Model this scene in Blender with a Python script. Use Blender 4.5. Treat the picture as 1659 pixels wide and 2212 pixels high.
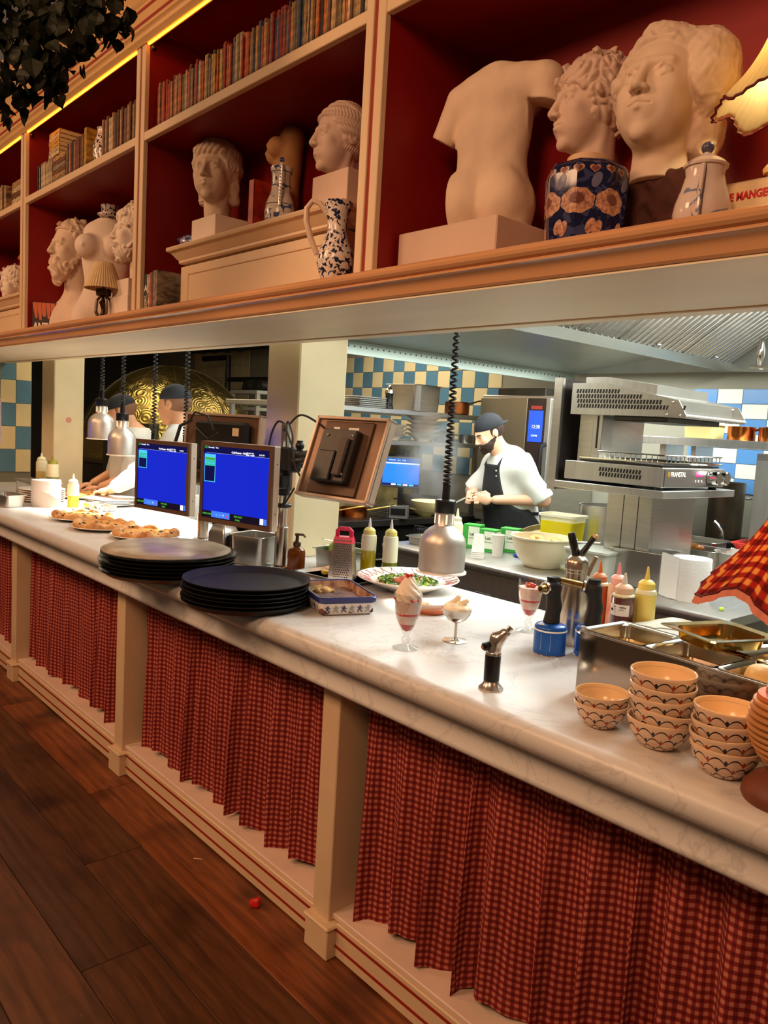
import bpy, bmesh, math, random
import numpy as np
from mathutils import Vector, Matrix

for _o in list(bpy.data.objects):
    bpy.data.objects.remove(_o, do_unlink=True)
SC = bpy.context.scene
COL = SC.collection
PI = math.pi
random.seed(7)

# ------------------------------------------------------------------ camera
_cam = bpy.data.cameras.new('camera')
_cam.sensor_fit = 'HORIZONTAL'
_cam.sensor_width = 36.0
_cam.lens = 36.0 * 1700.0 / 1659.0
_cam.clip_start = 0.05
_cam.clip_end = 60
CAM = bpy.data.objects.new('camera', _cam)
COL.objects.link(CAM)
_rx, _ry, _rz = (0.6617248, 0.74745524, 0.05857437), (0.11845288, -0.02708237, -0.99259028), (-0.74033047, 0.6637599, -0.1064593)
CAM.matrix_world = Matrix(((_rx[0], -_ry[0], -_rz[0], 0.0), (_rx[1], -_ry[1], -_rz[1], 0.0),
                           (_rx[2], -_ry[2], -_rz[2], 1.6), (0, 0, 0, 1)))
SC.camera = CAM

# ------------------------------------------------------------------ world, lights, exposure
SC.view_settings.view_transform = 'Standard'
SC.view_settings.look = 'None'
SC.view_settings.gamma = 1.0
SC.view_settings.use_curve_mapping = False
SC.view_settings.exposure = 0.0
_w = bpy.data.worlds.new('room_ambience')
SC.world = _w
_w.use_nodes = True
_w.node_tree.nodes['Background'].inputs[0].default_value = (1.0, 0.62, 0.38, 1)
_w.node_tree.nodes['Background'].inputs[1].default_value = 0.10


def area_light(name, loc, rot, size, power, color, size_y=None, spread=None):
    l = bpy.data.lights.new(name, 'AREA')
    l.energy = power
    l.color = color
    l.size = size
    if size_y:
        l.shape = 'RECTANGLE'
        l.size_y = size_y
    if spread:
        l.spread = spread
    o = bpy.data.objects.new(name, l)
    COL.objects.link(o)
    o.location = loc
    o.rotation_euler = rot
    return o


WARM = (1.0, 0.555, 0.30)
COOL = (0.95, 1.0, 0.95)
# dining room ceiling lamps (behind and above the photographer)
area_light('dining_lamp', (-0.3, -1.3, 3.3), (math.radians(38), 0, math.radians(10)), 0.9, 52, WARM)
area_light('dining_lamp', (-2.6, -1.2, 3.3), (math.radians(38), 0, 0), 0.9, 50, WARM)
area_light('dining_lamp', (-5.2, -0.9, 3.3), (math.radians(38), 0, math.radians(-10)), 0.9, 44, WARM)
# kitchen fluorescent fittings (ceiling of the aisle) and added fill lights under the hoods
area_light('kitchen_tube', (-1.6, 2.75, 2.70), (0, 0, 0), 2.4, 50, COOL, 0.7)
area_light('kitchen_tube', (-3.9, 2.75, 2.70), (0, 0, 0), 1.8, 32, COOL, 0.7)
area_light('hood_fill', (-3.1, 3.85, 2.085), (0, 0, 0), 0.9, 58, COOL, 2.4)  # added broad fill light; the hood has no exposed lamp here
area_light('hood_fill', (-1.3, 3.9, 2.45), (0, 0, 0), 0.4, 75, COOL, 1.6)
area_light('wall_side_tube', (-5.3, 4.4, 2.6), (0, 0, 0), 1.4, 26, (1.0, 0.86, 0.66), 1.4)
area_light('pizza_side_tube', (-6.0, 2.6, 2.6), (0, 0, 0), 1.2, 14, (1.0, 0.8, 0.5), 0.5)


# ------------------------------------------------------------------ helpers
def lin(c):
    c = c / 255.0
    return c / 12.92 if c <= 0.04045 else ((c + 0.055) / 1.055) ** 2.4


def rgb(r, g, b):
    return (lin(r), lin(g), lin(b), 1.0)


_MATS = {}


def mat(name, col, rough=0.5, metal=0.0, var=0.0, vscale=8.0, bump=0.0, bscale=40.0, trans=0.0, ior=1.45,
        emis=None, estr=0.0, coat=0.0, alpha=1.0, sss=0.0, col2=None, stretch=None, rand=0.0, detail=4.0, spec=None):
    if name in _MATS:
        return _MATS[name]
    m = bpy.data.materials.new(name)
    m.use_nodes = True
    nt = m.node_tree
    b = nt.nodes['Principled BSDF']
    if len(col) == 3:
        col = rgb(*col)
    b.inputs['Base Color'].default_value = col
    b.inputs['Roughness'].default_value = rough
    b.inputs['Metallic'].default_value = metal
    b.inputs['IOR'].default_value = ior
    b.inputs['Transmission Weight'].default_value = trans
    b.inputs['Coat Weight'].default_value = coat
    b.inputs['Alpha'].default_value = alpha
    if spec is not None:
        b.inputs['Specular IOR Level'].default_value = spec
    if sss:
        b.inputs['Subsurface Weight'].default_value = sss
        b.inputs['Subsurface Radius'].default_value = (0.02, 0.012, 0.008)
    if emis:
        b.inputs['Emission Color'].default_value = rgb(*emis) if len(emis) == 3 else emis
        b.inputs['Emission Strength'].default_value = estr
    if var or bump or col2:
        tc = nt.nodes.new('ShaderNodeTexCoord')
        vec = tc.outputs['Object']
        if stretch:
            mp = nt.nodes.new('ShaderNodeMapping')
            mp.inputs['Scale'].default_value = stretch
            nt.links.new(vec, mp.inputs['Vector'])
            vec = mp.outputs['Vector']
    last = None
    if var or col2:
        n = nt.nodes.new('ShaderNodeTexNoise')
        n.inputs['Scale'].default_value = vscale
        n.inputs['Detail'].default_value = detail
        nt.links.new(vec, n.inputs['Vector'])
        r = nt.nodes.new('ShaderNodeValToRGB')
        r.color_ramp.elements[0].position = 0.35
        r.color_ramp.elements[1].position = 0.65
        if col2:
            c2 = rgb(*col2) if len(col2) == 3 else col2
        else:
            c2 = tuple(x * (1 - var) for x in col[:3]) + (1,)
        r.color_ramp.elements[0].color = c2
        r.color_ramp.elements[1].color = col
        nt.links.new(n.outputs['Fac'], r.inputs['Fac'])
        last = r.outputs['Color']
    if rand:
        oi = nt.nodes.new('ShaderNodeObjectInfo')
        hs = nt.nodes.new('ShaderNodeHueSaturation')
        mr = nt.nodes.new('ShaderNodeMapRange')
        mr.inputs['To Min'].default_value = 1 - rand
        mr.inputs['To Max'].default_value = 1 + rand
        nt.links.new(oi.outputs['Random'], mr.inputs['Value'])
        nt.links.new(mr.outputs['Result'], hs.inputs['Value'])
        if last:
            nt.links.new(last, hs.inputs['Color'])
        else:
            hs.inputs['Color'].default_value = col
        last = hs.outputs['Color']
    if last:
        nt.links.new(last, b.inputs['Base Color'])
    if bump:
        n2 = nt.nodes.new('ShaderNodeTexNoise')
        n2.inputs['Scale'].default_value = bscale
        n2.inputs['Detail'].default_value = 4
        nt.links.new(vec, n2.inputs['Vector'])
        bp = nt.nodes.new('ShaderNodeBump')
        bp.inputs['Strength'].default_value = bump
        bp.inputs['Distance'].default_value = 0.01
        nt.links.new(n2.outputs['Fac'], bp.inputs['Height'])
        nt.links.new(bp.outputs['Normal'], b.inputs['Normal'])
    _MATS[name] = m
    return m


def nodes_of(name, rough=0.5, metal=0.0):
    """A new principled material plus its tree, for hand-wired patterns."""
    m = bpy.data.materials.new(name)
    m.use_nodes = True
    nt = m.node_tree
    b = nt.nodes['Principled BSDF']
    b.inputs['Roughness'].default_value = rough
    b.inputs['Metallic'].default_value = metal
    _MATS[name] = m
    return m, nt, b


def nmath(nt, op, a, b=None, c=None):
    n = nt.nodes.new('ShaderNodeMath')
    n.operation = op
    for i, x in enumerate((a, b, c)):
        if x is None:
            continue
        if isinstance(x, (int, float)):
            n.inputs[i].default_value = x
        else:
            nt.links.new(x, n.inputs[i])
    return n.outputs[0]


def nmix(nt, fac, a, b):
    n = nt.nodes.new('ShaderNodeMix')
    n.data_type = 'RGBA'
    for i, x in ((0, fac), (6, a), (7, b)):
        if isinstance(x, (tuple, list, float, int)):
            n.inputs[i].default_value = x
        else:
            nt.links.new(x, n.inputs[i])
    return n.outputs[2]


def tag(o, label=None, cat=None, group=None, kind=None):
    if label:
        o['label'] = label
    if cat:
        o['category'] = cat
    if group:
        o['group'] = group
    if kind:
        o['kind'] = kind
    return o


def thing(name, label, cat, loc=(0, 0, 0), rz=0.0, group=None, kind=None):
    o = bpy.data.objects.new(name, None)
    o.empty_display_size = 0.05
    COL.objects.link(o)
    o.location = loc
    o.rotation_euler = (0, 0, rz)
    return tag(o, label, cat, group, kind)


def link(name, me, m=None, parent=None, loc=None, rot=None):
    o = bpy.data.objects.new(name, me)
    COL.objects.link(o)
    if m is not None and not me.materials:
        for x in (m if isinstance(m, (list, tuple)) else [m]):
            me.materials.append(x)
    if parent:
        o.parent = parent
    if loc:
        o.location = loc
    if rot:
        o.rotation_euler = rot
    return o


def dup(o, loc=None, rz=None, parent=None):
    c = o.copy()
    COL.objects.link(c)
    if parent is not None:
        c.parent = parent
    if loc is not None:
        c.location = loc
    if rz is not None:
        c.rotation_euler = (0, 0, rz)
    for ch in list(o.children):
        dup(ch, parent=c)
    return c


class B:
    """collects simple shapes into ONE mesh"""

    def __init__(s):
        s.v, s.f, s.m, s.k = [], [], [], 0

    def add(s, vs, fs):
        o = len(s.v)
        s.v += [tuple(map(float, v)) for v in vs]
        for f in fs:
            s.f.append([i + o for i in f])
            s.m.append(s.k)
        return s

    def slot(s, k):
        s.k = k
        return s

    def box(s, x0, x1, y0, y1, z0, z1, b=0.0):
        if b <= 0:
            vs = [(x, y, z) for z in (z0, z1) for y in (y0, y1) for x in (x0, x1)]
            return s.add(vs, [(0, 2, 3, 1), (4, 5, 7, 6), (0, 1, 5, 4), (2, 6, 7, 3), (0, 4, 6, 2), (1, 3, 7, 5)])
        b = min(b, abs(x1 - x0) / 2.01, abs(y1 - y0) / 2.01, abs(z1 - z0) / 2.01)
        X, Y, Z = (x0, x1), (y0, y1), (z0, z1)
        sg = (b, -b)
        vs, id_ = [], {}
        for i in (0, 1):
            for j in (0, 1):
                for k in (0, 1):
                    for a in range(3):
                        p = [X[i] + sg[i], Y[j] + sg[j], Z[k] + sg[k]]
                        p[a] = (X[i], Y[j], Z[k])[a]
                        id_[(i, j, k, a)] = len(vs)
                        vs.append(p)
        fs = []
        for a in range(3):
            for e in (0, 1):
                q = []
                for (u, w) in ((0, 0), (0, 1), (1, 1), (1, 0)):
                    c = [0, 0, 0]
                    c[a] = e
                    c[(a + 1) % 3] = u
                    c[(a + 2) % 3] = w
                    q.append(id_[(c[0], c[1], c[2], a)])
                fs.append(q if e == 0 else q[::-1])
        for a in range(3):
            a1, a2 = (a + 1) % 3, (a + 2) % 3
            for u in (0, 1):
                for w in (0, 1):
                    c0 = [0, 0, 0]
                    c0[a1], c0[a2] = u, w
                    c1 = list(c0)
                    c1[a] = 1
                    q = [id_[(*c0, a1)], id_[(*c1, a1)], id_[(*c1, a2)], id_[(*c0, a2)]]
                    fs.append(q if (u + w) % 2 == 0 else q[::-1])
        for i in (0, 1):
            for j in (0, 1):
                for k in (0, 1):
                    q = [id_[(i, j, k, a)] for a in range(3)]
                    fs.append(q)
        return s.add(vs, fs)

    def ring(s, pts_rings, close_u=True, cap0=False, cap1=False):
        """rings of equal length -> quads"""
        n = len(pts_rings[0])
        vs = [p for r in pts_rings for p in r]
        fs = []
        for i in range(len(pts_rings) - 1):
            for j in range(n if close_u else n - 1):
                a, b_ = i * n + j, i * n + (j + 1) % n
                fs.append((a, b_, b_ + n, a + n))
        if cap0:
            fs.append(list(range(n))[::-1])
        if cap1:
            k = (len(pts_rings) - 1) * n
            fs.append([k + j for j in range(n)])
        return s.add(vs, fs)

    def lathe(s, prof, c=(0, 0, 0), n=32, sx=1.0, sy=1.0, cap0=True, cap1=True, wob=None):
        rs = []
        for r, z in prof:
            ring = []
            for j in range(n):
                a = 2 * PI * j / n
                w = wob(a, r, z) if wob else 1.0
                ring.append((c[0] + r * w * sx * math.cos(a), c[1] + r * w * sy * math.sin(a), c[2] + z))
            rs.append(ring)
        return s.ring(rs, True, cap0 and prof[0][0] > 1e-6, cap1 and prof[-1][0] > 1e-6)

    def cyl(s, c, r, z0, z1, n=24, r1=None, b=0.0):
        r1 = r if r1 is None else r1
        if b:
            pr = [(r - b, z0), (r, z0 + b), (r1, z1 - b), (r1 - b, z1)]
        else:
            pr = [(r, z0), (r1, z1)]
        return s.lathe(pr, c, n)

    def tube(s, path, r, n=8, cap=True, close=False):
        P = [Vector(p) for p in path]
        R = r if isinstance(r, (list, tuple)) else [r] * len(P)
        rings, up = [], None
        L = len(P)
        for i in range(L):
            if close:
                t = (P[(i + 1) % L] - P[i - 1])
            else:
                t = P[min(i + 1, L - 1)] - P[max(i - 1, 0)]
            if t.length < 1e-9:
                t = Vector((0, 0, 1))
            t.normalize()
            if up is None:
                up = Vector((0, 0, 1)) if abs(t.z) < 0.9 else Vector((1, 0, 0))
            a = t.cross(up)
            if a.length < 1e-6:
                a = t.cross(Vector((1, 0.3, 0)))
            a.normalize()
            b_ = a.cross(t)
            up = b_
            rings.append([P[i] + (a * math.cos(2 * PI * j / n) + b_ * math.sin(2 * PI * j / n)) * R[i] for j in range(n)])
        if close:
            rings.append(rings[0])
        return s.ring(rings, True, cap and not close, cap and not close)

    def ext(s, poly, axis, a, b_):
        """extrude a closed 2-D polygon (list of (u,w)) along axis from a to b_"""
        def mk(u, w, t):
            return {'x': (t, u, w), 'y': (u, t, w), 'z': (u, w, t)}[axis]
        n = len(poly)
        vs = [mk(u, w, a) for u, w in poly] + [mk(u, w, b_) for u, w in poly]
        fs = [(i, (i + 1) % n, n + (i + 1) % n, n + i) for i in range(n)]
        fs += [list(range(n))[::-1], [n + i for i in range(n)]]
        return s.add(vs, fs)

    def sph(s, c, r, n=16, m=10, sz=1.0, sx=1.0, sy=1.0):
        pr = [(max(1e-7, r * math.sin(PI * i / m)), -r * sz * math.cos(PI * i / m)) for i in range(m + 1)]
        return s.lathe(pr, c, n, sx, sy, False, False)

    def mark(s):
        return len(s.v)

    def T(s, M, start=0):
        for i in range(start, len(s.v)):
            s.v[i] = tuple(M @ Vector(s.v[i]))
        return s

    def me(s, name, mats=None, ang=35.0, fix=True):
        me = bpy.data.meshes.new(name)
        me.from_pydata(s.v, [], s.f)
        if mats is not None:
            for x in (mats if isinstance(mats, (list, tuple)) else [mats]):
                me.materials.append(x)
            if isinstance(mats, (list, tuple)) and len(mats) > 1:
                me.polygons.foreach_set('material_index', s.m)
        if fix:
            bm = bmesh.new()
            bm.from_mesh(me)
            bmesh.ops.remove_doubles(bm, verts=bm.verts, dist=1e-6)
            bmesh.ops.recalc_face_normals(bm, faces=bm.faces)
            bm.to_mesh(me)
            bm.free()
        if ang:
            me.polygons.foreach_set('use_smooth', [True] * len(me.polygons))
            me.set_sharp_from_angle(angle=math.radians(ang))
        me.update()
        return me

    def o(s, name, mats, parent=None, loc=None, rot=None, ang=35.0, fix=True):
        return link(name, s.me(name, mats, ang, fix), None, parent, loc, rot)


def Rz(a):
    return Matrix.Rotation(a, 4, 'Z')


def Rx(a):
    return Matrix.Rotation(a, 4, 'X')


def Ry(a):
    return Matrix.Rotation(a, 4, 'Y')


def Tr(x, y, z):
    return Matrix.Translation((x, y, z))


def arr_mesh(name, V, F, mats, smooth=True, uv=None):
    me = bpy.data.meshes.new(name)
    me.from_pydata(np.asarray(V, float).tolist(), [], np.asarray(F).tolist())
    for x in (mats if isinstance(mats, (list, tuple)) else [mats]):
        me.materials.append(x)
    if smooth:
        me.polygons.foreach_set('use_smooth', [True] * len(me.polygons))
    if uv is not None:
        ul = me.uv_layers.new(name='UVMap')
        li = np.zeros(len(me.loops), int)
        me.loops.foreach_get('vertex_index', li)
        ul.data.foreach_set('uv', np.asarray(uv, float)[li].ravel())
    me.update()
    return me


def grid_mesh(name, P, mats, uv=None, closed=False, smooth=True):
    """P: (nu,nv,3) array of points; uv (nu,nv,2)"""
    nu, nv = P.shape[:2]
    I = np.arange(nu * nv).reshape(nu, nv)
    if closed:
        J = np.vstack([I, I[:1]])
    else:
        J = I
    F = np.stack([J[:-1, :-1], J[1:, :-1], J[1:, 1:], J[:-1, 1:]], -1).reshape(-1, 4)
    return arr_mesh(name, P.reshape(-1, 3), F, mats, smooth, None if uv is None else uv.reshape(-1, 2))


_TEXTS = []


def lettering(txt, size, m, parent, loc, rot, bold=0.0, sx=1.0, align='LEFT', name='lettering'):
    cu = bpy.data.curves.new('lettering', 'FONT')
    cu.body = txt
    cu.size = size
    cu.extrude = 0.0004
    cu.offset = bold
    cu.align_x = align
    cu.resolution_u = 3
    _TEXTS.append((cu, m, parent, loc, rot, sx, name))


def finish_lettering():
    """turn all requested texts into flat letter meshes (one evaluation for all of them)"""
    obs = []
    for q in _TEXTS:
        ob = bpy.data.objects.new('lettering', q[0])
        COL.objects.link(ob)
        obs.append(ob)
    dg = bpy.context.evaluated_depsgraph_get()
    mes = [bpy.data.meshes.new_from_object(ob.evaluated_get(dg)) for ob in obs]
    for ob in obs:
        bpy.data.objects.remove(ob, do_unlink=True)
    for me, (cu, m, parent, loc, rot, sx, name) in zip(mes, _TEXTS):
        bpy.data.curves.remove(cu)
        me.name = 'lettering'
        me.materials.clear()
        me.materials.append(m)
        o = link(name, me, None, parent, loc)
        o.rotation_euler = rot
        o.scale = (sx, 1, 1)


# ------------------------------------------------------------------ signed-distance sculpting (statues, people)
F32 = np.float32


def ell(P, c, r):
    r = np.array(r, F32)
    q = P - np.array(c, F32)
    a = q / r
    k0 = np.sqrt(np.einsum('...i,...i', a, a)) + 1e-6
    a /= r
    k1 = np.sqrt(np.einsum('...i,...i', a, a)) + 1e-6
    return k0 * (k0 - 1) / k1


def cap(P, a, b, ra, rb=None):
    rb = ra if rb is None else rb
    a = np.array(a, F32)
    ba = np.array(b, F32) - a
    pa = P - a
    h = np.clip((pa @ ba) * F32(1 / max(1e-9, float(ba @ ba))), 0, 1)
    pa -= h[..., None] * ba
    return np.sqrt(np.einsum('...i,...i', pa, pa)) - (F32(ra) + F32(rb - ra) * h)


def bxs(P, c, h, r=0.0):
    q = np.abs(P - np.array(c, F32)) - np.array(h, F32) + r
    return np.sqrt((np.maximum(q, 0) ** 2).sum(-1)) + np.minimum(q.max(-1), 0) - r


def smin(a, b, k):
    h = np.clip(0.5 + 0.5 * (b - a) / k, 0, 1)
    return b + (a - b) * h - k * h * (1 - h)


def smax(a, b, k):
    return -smin(-a, -b, k)


def rotP(P, R, c=(0, 0, 0)):
    """evaluate a shape rotated by 3x3 R about c"""
    c = np.array(c, F32)
    return (P - c) @ np.array(R, F32) + c


def rmat(ax, ang):
    return np.array(Matrix.Rotation(ang, 3, ax), F32)


def sn(P, f, s=0.0):
    x, y, z = P[..., 0] * f, P[..., 1] * f, P[..., 2] * f
    return (np.sin(x + 1.7 * np.sin(y * 0.7 + s)) * np.sin(y * 1.1 + 1.3 * np.sin(z * 0.8 + 2 * s)) +
            np.sin(z + 1.5 * np.sin(x * 0.9 + s) + 1.0)) * 0.5


def surf(fn, lo, hi, step):
    lo, hi = np.array(lo, F32), np.array(hi, F32)
    n = np.maximum(4, np.ceil((hi - lo) / step).astype(int) + 1)
    ax = [lo[i] + step * np.arange(n[i], dtype=F32) for i in range(3)]
    c = 4                                   # coarse pass, then only the cells near the surface
    n = ((n - 1 + c - 1) // c) * c + 1
    ax = [lo[i] + step * np.arange(n[i], dtype=F32) for i in range(3)]
    G = np.stack(np.meshgrid(*[a[::c] for a in ax], indexing='ij'), -1).astype(F32)
    cval = fn(G).astype(F32)
    near = np.abs(cval) < step * c * 1.25 + 0.010 * (hi - lo).max() * 1.5
    nb = near[:-1, :-1, :-1] | near[1:, :-1, :-1] | near[:-1, 1:, :-1] | near[:-1, :-1, 1:] | near[1:, 1:, 1:] | near[1:, 1:, :-1] | near[1:, :-1, 1:] | near[:-1, 1:, 1:]
    val = np.repeat(np.repeat(np.repeat(cval, c, 0), c, 1), c, 2)[:n[0], :n[1], :n[2]].copy()
    fm = np.zeros(val.shape, bool)
    r = np.repeat(np.repeat(np.repeat(nb, c, 0), c, 1), c, 2)
    fm[:-1, :-1, :-1] = r
    fm[1:, 1:, 1:] |= r
    I = np.argwhere(fm)
    PT = (lo + step * I).astype(F32)
    val[fm] = np.concatenate([fn(PT[k:k + 40000]).astype(F32) for k in range(0, len(PT), 40000)])
    for a in range(3):   # close the surface at the bounds
        sl = [slice(None)] * 3
        for e in (0, -1):
            sl[a] = e
            val[tuple(sl)] = np.maximum(val[tuple(sl)], step * 0.3)
    S = val < 0
    nx, ny, nz = val.shape
    offs = [(0, 0, 0), (1, 0, 0), (0, 1, 0), (1, 1, 0), (0, 0, 1), (1, 0, 1), (0, 1, 1), (1, 1, 1)]

    def sh(A, o):
        return A[o[0]:nx - 1 + o[0], o[1]:ny - 1 + o[1], o[2]:nz - 1 + o[2]]
    cnt = sum(sh(S, o).astype(np.int8) for o in offs)
    act = (cnt > 0) & (cnt < 8)
    ijk = np.argwhere(act)
    acc = np.zeros((len(ijk), 3), F32)
    num = np.zeros(len(ijk), F32)
    cv = [val[ijk[:, 0] + o[0], ijk[:, 1] + o[1], ijk[:, 2] + o[2]] for o in offs]
    for a in range(8):
        for b in range(a + 1, 8):
            d = np.array(offs[b]) - np.array(offs[a])
            if np.abs(d).sum() != 1:
                continue
            va, vb = cv[a], cv[b]
            cr = (va < 0) != (vb < 0)
            t = np.where(cr, va / np.where(cr, va - vb, 1), 0)
            p = np.array(offs[a], F32) + t[:, None] * d.astype(F32)
            acc += np.where(cr[:, None], p, 0)
            num += cr
    V = lo + step * (ijk + acc / num[:, None])
    idx = np.full(act.shape, -1, int)
    idx[act] = np.arange(len(ijk))
    Q = []
    for a in range(3):
        b, c = (a + 1) % 3, (a + 2) % 3
        sl0 = [slice(1, -1)] * 3
        sl1 = [slice(1, -1)] * 3
        sl0[a] = slice(0, -1)
        sl1[a] = slice(1, None)
        s0, s1 = S[tuple(sl0)], S[tuple(sl1)]
        e = np.argwhere(s0 != s1)
        if not len(e):
            continue
        inside = s0[tuple(e.T)]
        base = e.copy()
        base[:, b] += 1
        base[:, c] += 1

        def cell(db, dc):
            q = base.copy()
            q[:, b] += db
            q[:, c] += dc
            return idx[tuple(q.T)]
        q = np.stack([cell(-1, -1), cell(0, -1), cell(0, 0), cell(-1, 0)], 1)
        q[~inside] = q[~inside][:, ::-1]
        Q.append(q)
    Q = np.vstack(Q)
    Q = Q[(Q >= 0).all(1)]
    return V, Q


def sculpt(name, fn, lo, hi, step, m, parent=None, loc=None, rz=None, scale=1.0, label=None):
    V, Q = surf(fn, lo, hi, step)
    o = link(name, arr_mesh(name, V * scale, Q, m), None, parent, loc)
    if rz is not None:
        o.rotation_euler = (0, 0, rz)
    return o

# ================================================================== materials used everywhere
CREAM = mat('cream_paint', (222, 194, 158), 0.42, var=0.10, vscale=3, bump=0.04, bscale=60)
CREAM2 = mat('cream_paint_soffit', (238, 222, 192), 0.45, var=0.08, vscale=2, stretch=(0.4, 3, 3))
PILLAR = mat('pillar_paint', (222, 206, 164), 0.5, var=0.07, vscale=5)
REDPAINT = mat('dark_red_paint', (138, 8, 3), 0.55, var=0.15, vscale=5)
STRIPE = mat('stripe_red_paint', (150, 38, 16), 0.5)
STEEL = mat('brushed_steel', (196, 192, 184), 0.28, 0.95, var=0.10, vscale=6, stretch=(1, 1, 12))
STEELH = mat('brushed_steel_flat', (190, 188, 182), 0.33, 0.9, var=0.12, vscale=5, stretch=(10, 1, 1))
STEELD = mat('dark_steel', (70, 66, 60), 0.35, 0.85, var=0.2, vscale=9)
CHROME = mat('chrome', (225, 222, 215), 0.10, 1.0)
ALU = mat('satin_aluminium', (214, 208, 200), 0.42, 0.85, var=0.06, vscale=30)
BLACKP = mat('black_plastic', (18, 17, 17), 0.38, var=0.2, vscale=20)
BLACKM = mat('matte_black_rubber', (26, 24, 23), 0.62, var=0.2, vscale=30)
WHITEC = mat('white_china', (238, 232, 222), 0.18, coat=0.3)
WHITEP = mat('white_paper', (240, 236, 230), 0.85, bump=0.15, bscale=120)
PLASTIC = mat('milky_plastic', (232, 230, 216), 0.35, trans=0.35, ior=1.2)


def thin_glass():
    m, nt, b = nodes_of('clear_glass', 0.05)
    tr = nt.nodes.new('ShaderNodeBsdfTransparent')
    tr.inputs['Color'].default_value = (.94, .95, .94, 1)
    fr = nt.nodes.new('ShaderNodeLayerWeight')
    gl = nt.nodes.new('ShaderNodeBsdfGlossy')
    gl.inputs['Roughness'].default_value = .04
    mx = nt.nodes.new('ShaderNodeMixShader')
    nt.links.new(nmath(nt, 'MULTIPLY_ADD', nmath(nt, 'POWER', fr.outputs['Facing'], 3.0), .6, .05), mx.inputs[0])
    nt.links.new(tr.outputs[0], mx.inputs[1])
    nt.links.new(gl.outputs[0], mx.inputs[2])
    nt.links.new(mx.outputs[0], nt.nodes['Material Output'].inputs['Surface'])
    return m


GLASS = thin_glass()
COPPER = mat('copper', (196, 112, 52), 0.25, 1.0, var=0.25, vscale=12)
COPPERD = mat('worn_copper', (150, 84, 40), 0.38, 0.9, var=0.4, vscale=14)
PLASTER = mat('aged_plaster', (226, 200, 176), 0.72, var=0.14, vscale=7, bump=0.12, bscale=55)
PLASTERW = mat('white_plaster', (234, 216, 198), 0.75, var=0.08, vscale=6, bump=0.08, bscale=70)
PLASTERP = mat('pinkish_plaster', (214, 186, 168), 0.75, var=0.10, vscale=4, bump=0.08, bscale=60)


def marble_mat():
    m, nt, b = nodes_of('white_marble', 0.33)
    tc = nt.nodes.new('ShaderNodeTexCoord')
    n1 = nt.nodes.new('ShaderNodeTexNoise')
    n1.inputs['Scale'].default_value = 3.2
    n1.inputs['Detail'].default_value = 8
    n1.inputs['Roughness'].default_value = 0.62
    n1.inputs['Distortion'].default_value = 1.6
    nt.links.new(tc.outputs['Object'], n1.inputs['Vector'])
    v = nmath(nt, 'ABSOLUTE', nmath(nt, 'SUBTRACT', n1.outputs['Fac'], 0.5))
    r = nt.nodes.new('ShaderNodeValToRGB')
    r.color_ramp.elements[0].position = 0.0
    r.color_ramp.elements[0].color = (0.50, 0.48, 0.465, 1)
    r.color_ramp.elements[1].position = 0.022
    r.color_ramp.elements[1].color = (0.66, 0.645, 0.625, 1)
    nt.links.new(v, r.inputs['Fac'])
    n2 = nt.nodes.new('ShaderNodeTexNoise')
    n2.inputs['Scale'].default_value = 5
    n2.inputs['Detail'].default_value = 5
    nt.links.new(tc.outputs['Object'], n2.inputs['Vector'])
    f = nmath(nt, 'MULTIPLY', n2.outputs['Fac'], 0.55)
    c = nmix(nt, f, r.outputs['Color'], (0.57, 0.55, 0.535, 1))
    nt.links.new(c, b.inputs['Base Color'])
    return m


MARBLE = marble_mat()


def gingham_mat(name, period, light, mid, dark, trans=0.0):
    m, nt, b = nodes_of(name, 0.85)
    uv = nt.nodes.new('ShaderNodeUVMap')
    sp = nt.nodes.new('ShaderNodeSeparateXYZ')
    nt.links.new(uv.outputs['UV'], sp.inputs[0])
    q = []
    for ax in (0, 1):
        fr = nmath(nt, 'FRACT', nmath(nt, 'DIVIDE', sp.outputs[ax], period))
        # soft-edged check so that the weave does not alias
        e = nmath(nt, 'SUBTRACT', 0.25, nmath(nt, 'ABSOLUTE', nmath(nt, 'SUBTRACT', fr, 0.5)))
        s_ = nmath(nt, 'MULTIPLY_ADD', e, 9.0, 0.5)
        n = nt.nodes.new('ShaderNodeClamp')
        nt.links.new(s_, n.inputs['Value'])
        q.append(n.outputs[0])
    s = nmath(nt, 'MULTIPLY', nmath(nt, 'ADD', q[0], q[1]), 0.5)
    r = nt.nodes.new('ShaderNodeValToRGB')
    r.color_ramp.elements[0].color = rgb(*light)
    r.color_ramp.elements[1].color = rgb(*dark)
    e = r.color_ramp.elements.new(0.5)
    e.color = rgb(*mid)
    nt.links.new(s, r.inputs['Fac'])
    nt.links.new(r.outputs['Color'], b.inputs['Base Color'])
    if trans:
        b.inputs['Transmission Weight'].default_value = 0
        tl = nt.nodes.new('ShaderNodeBsdfTranslucent')
        nt.links.new(r.outputs['Color'], tl.inputs['Color'])
        mx = nt.nodes.new('ShaderNodeMixShader')
        mx.inputs[0].default_value = trans
        out = nt.nodes['Material Output']
        nt.links.new(b.outputs[0], mx.inputs[1])
        nt.links.new(tl.outputs[0], mx.inputs[2])
        nt.links.new(mx.outputs[0], out.inputs['Surface'])
    return m


GINGHAM = gingham_mat('gingham_cotton', 0.0185, (194, 116, 98), (140, 33, 28), (94, 9, 9))


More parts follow.
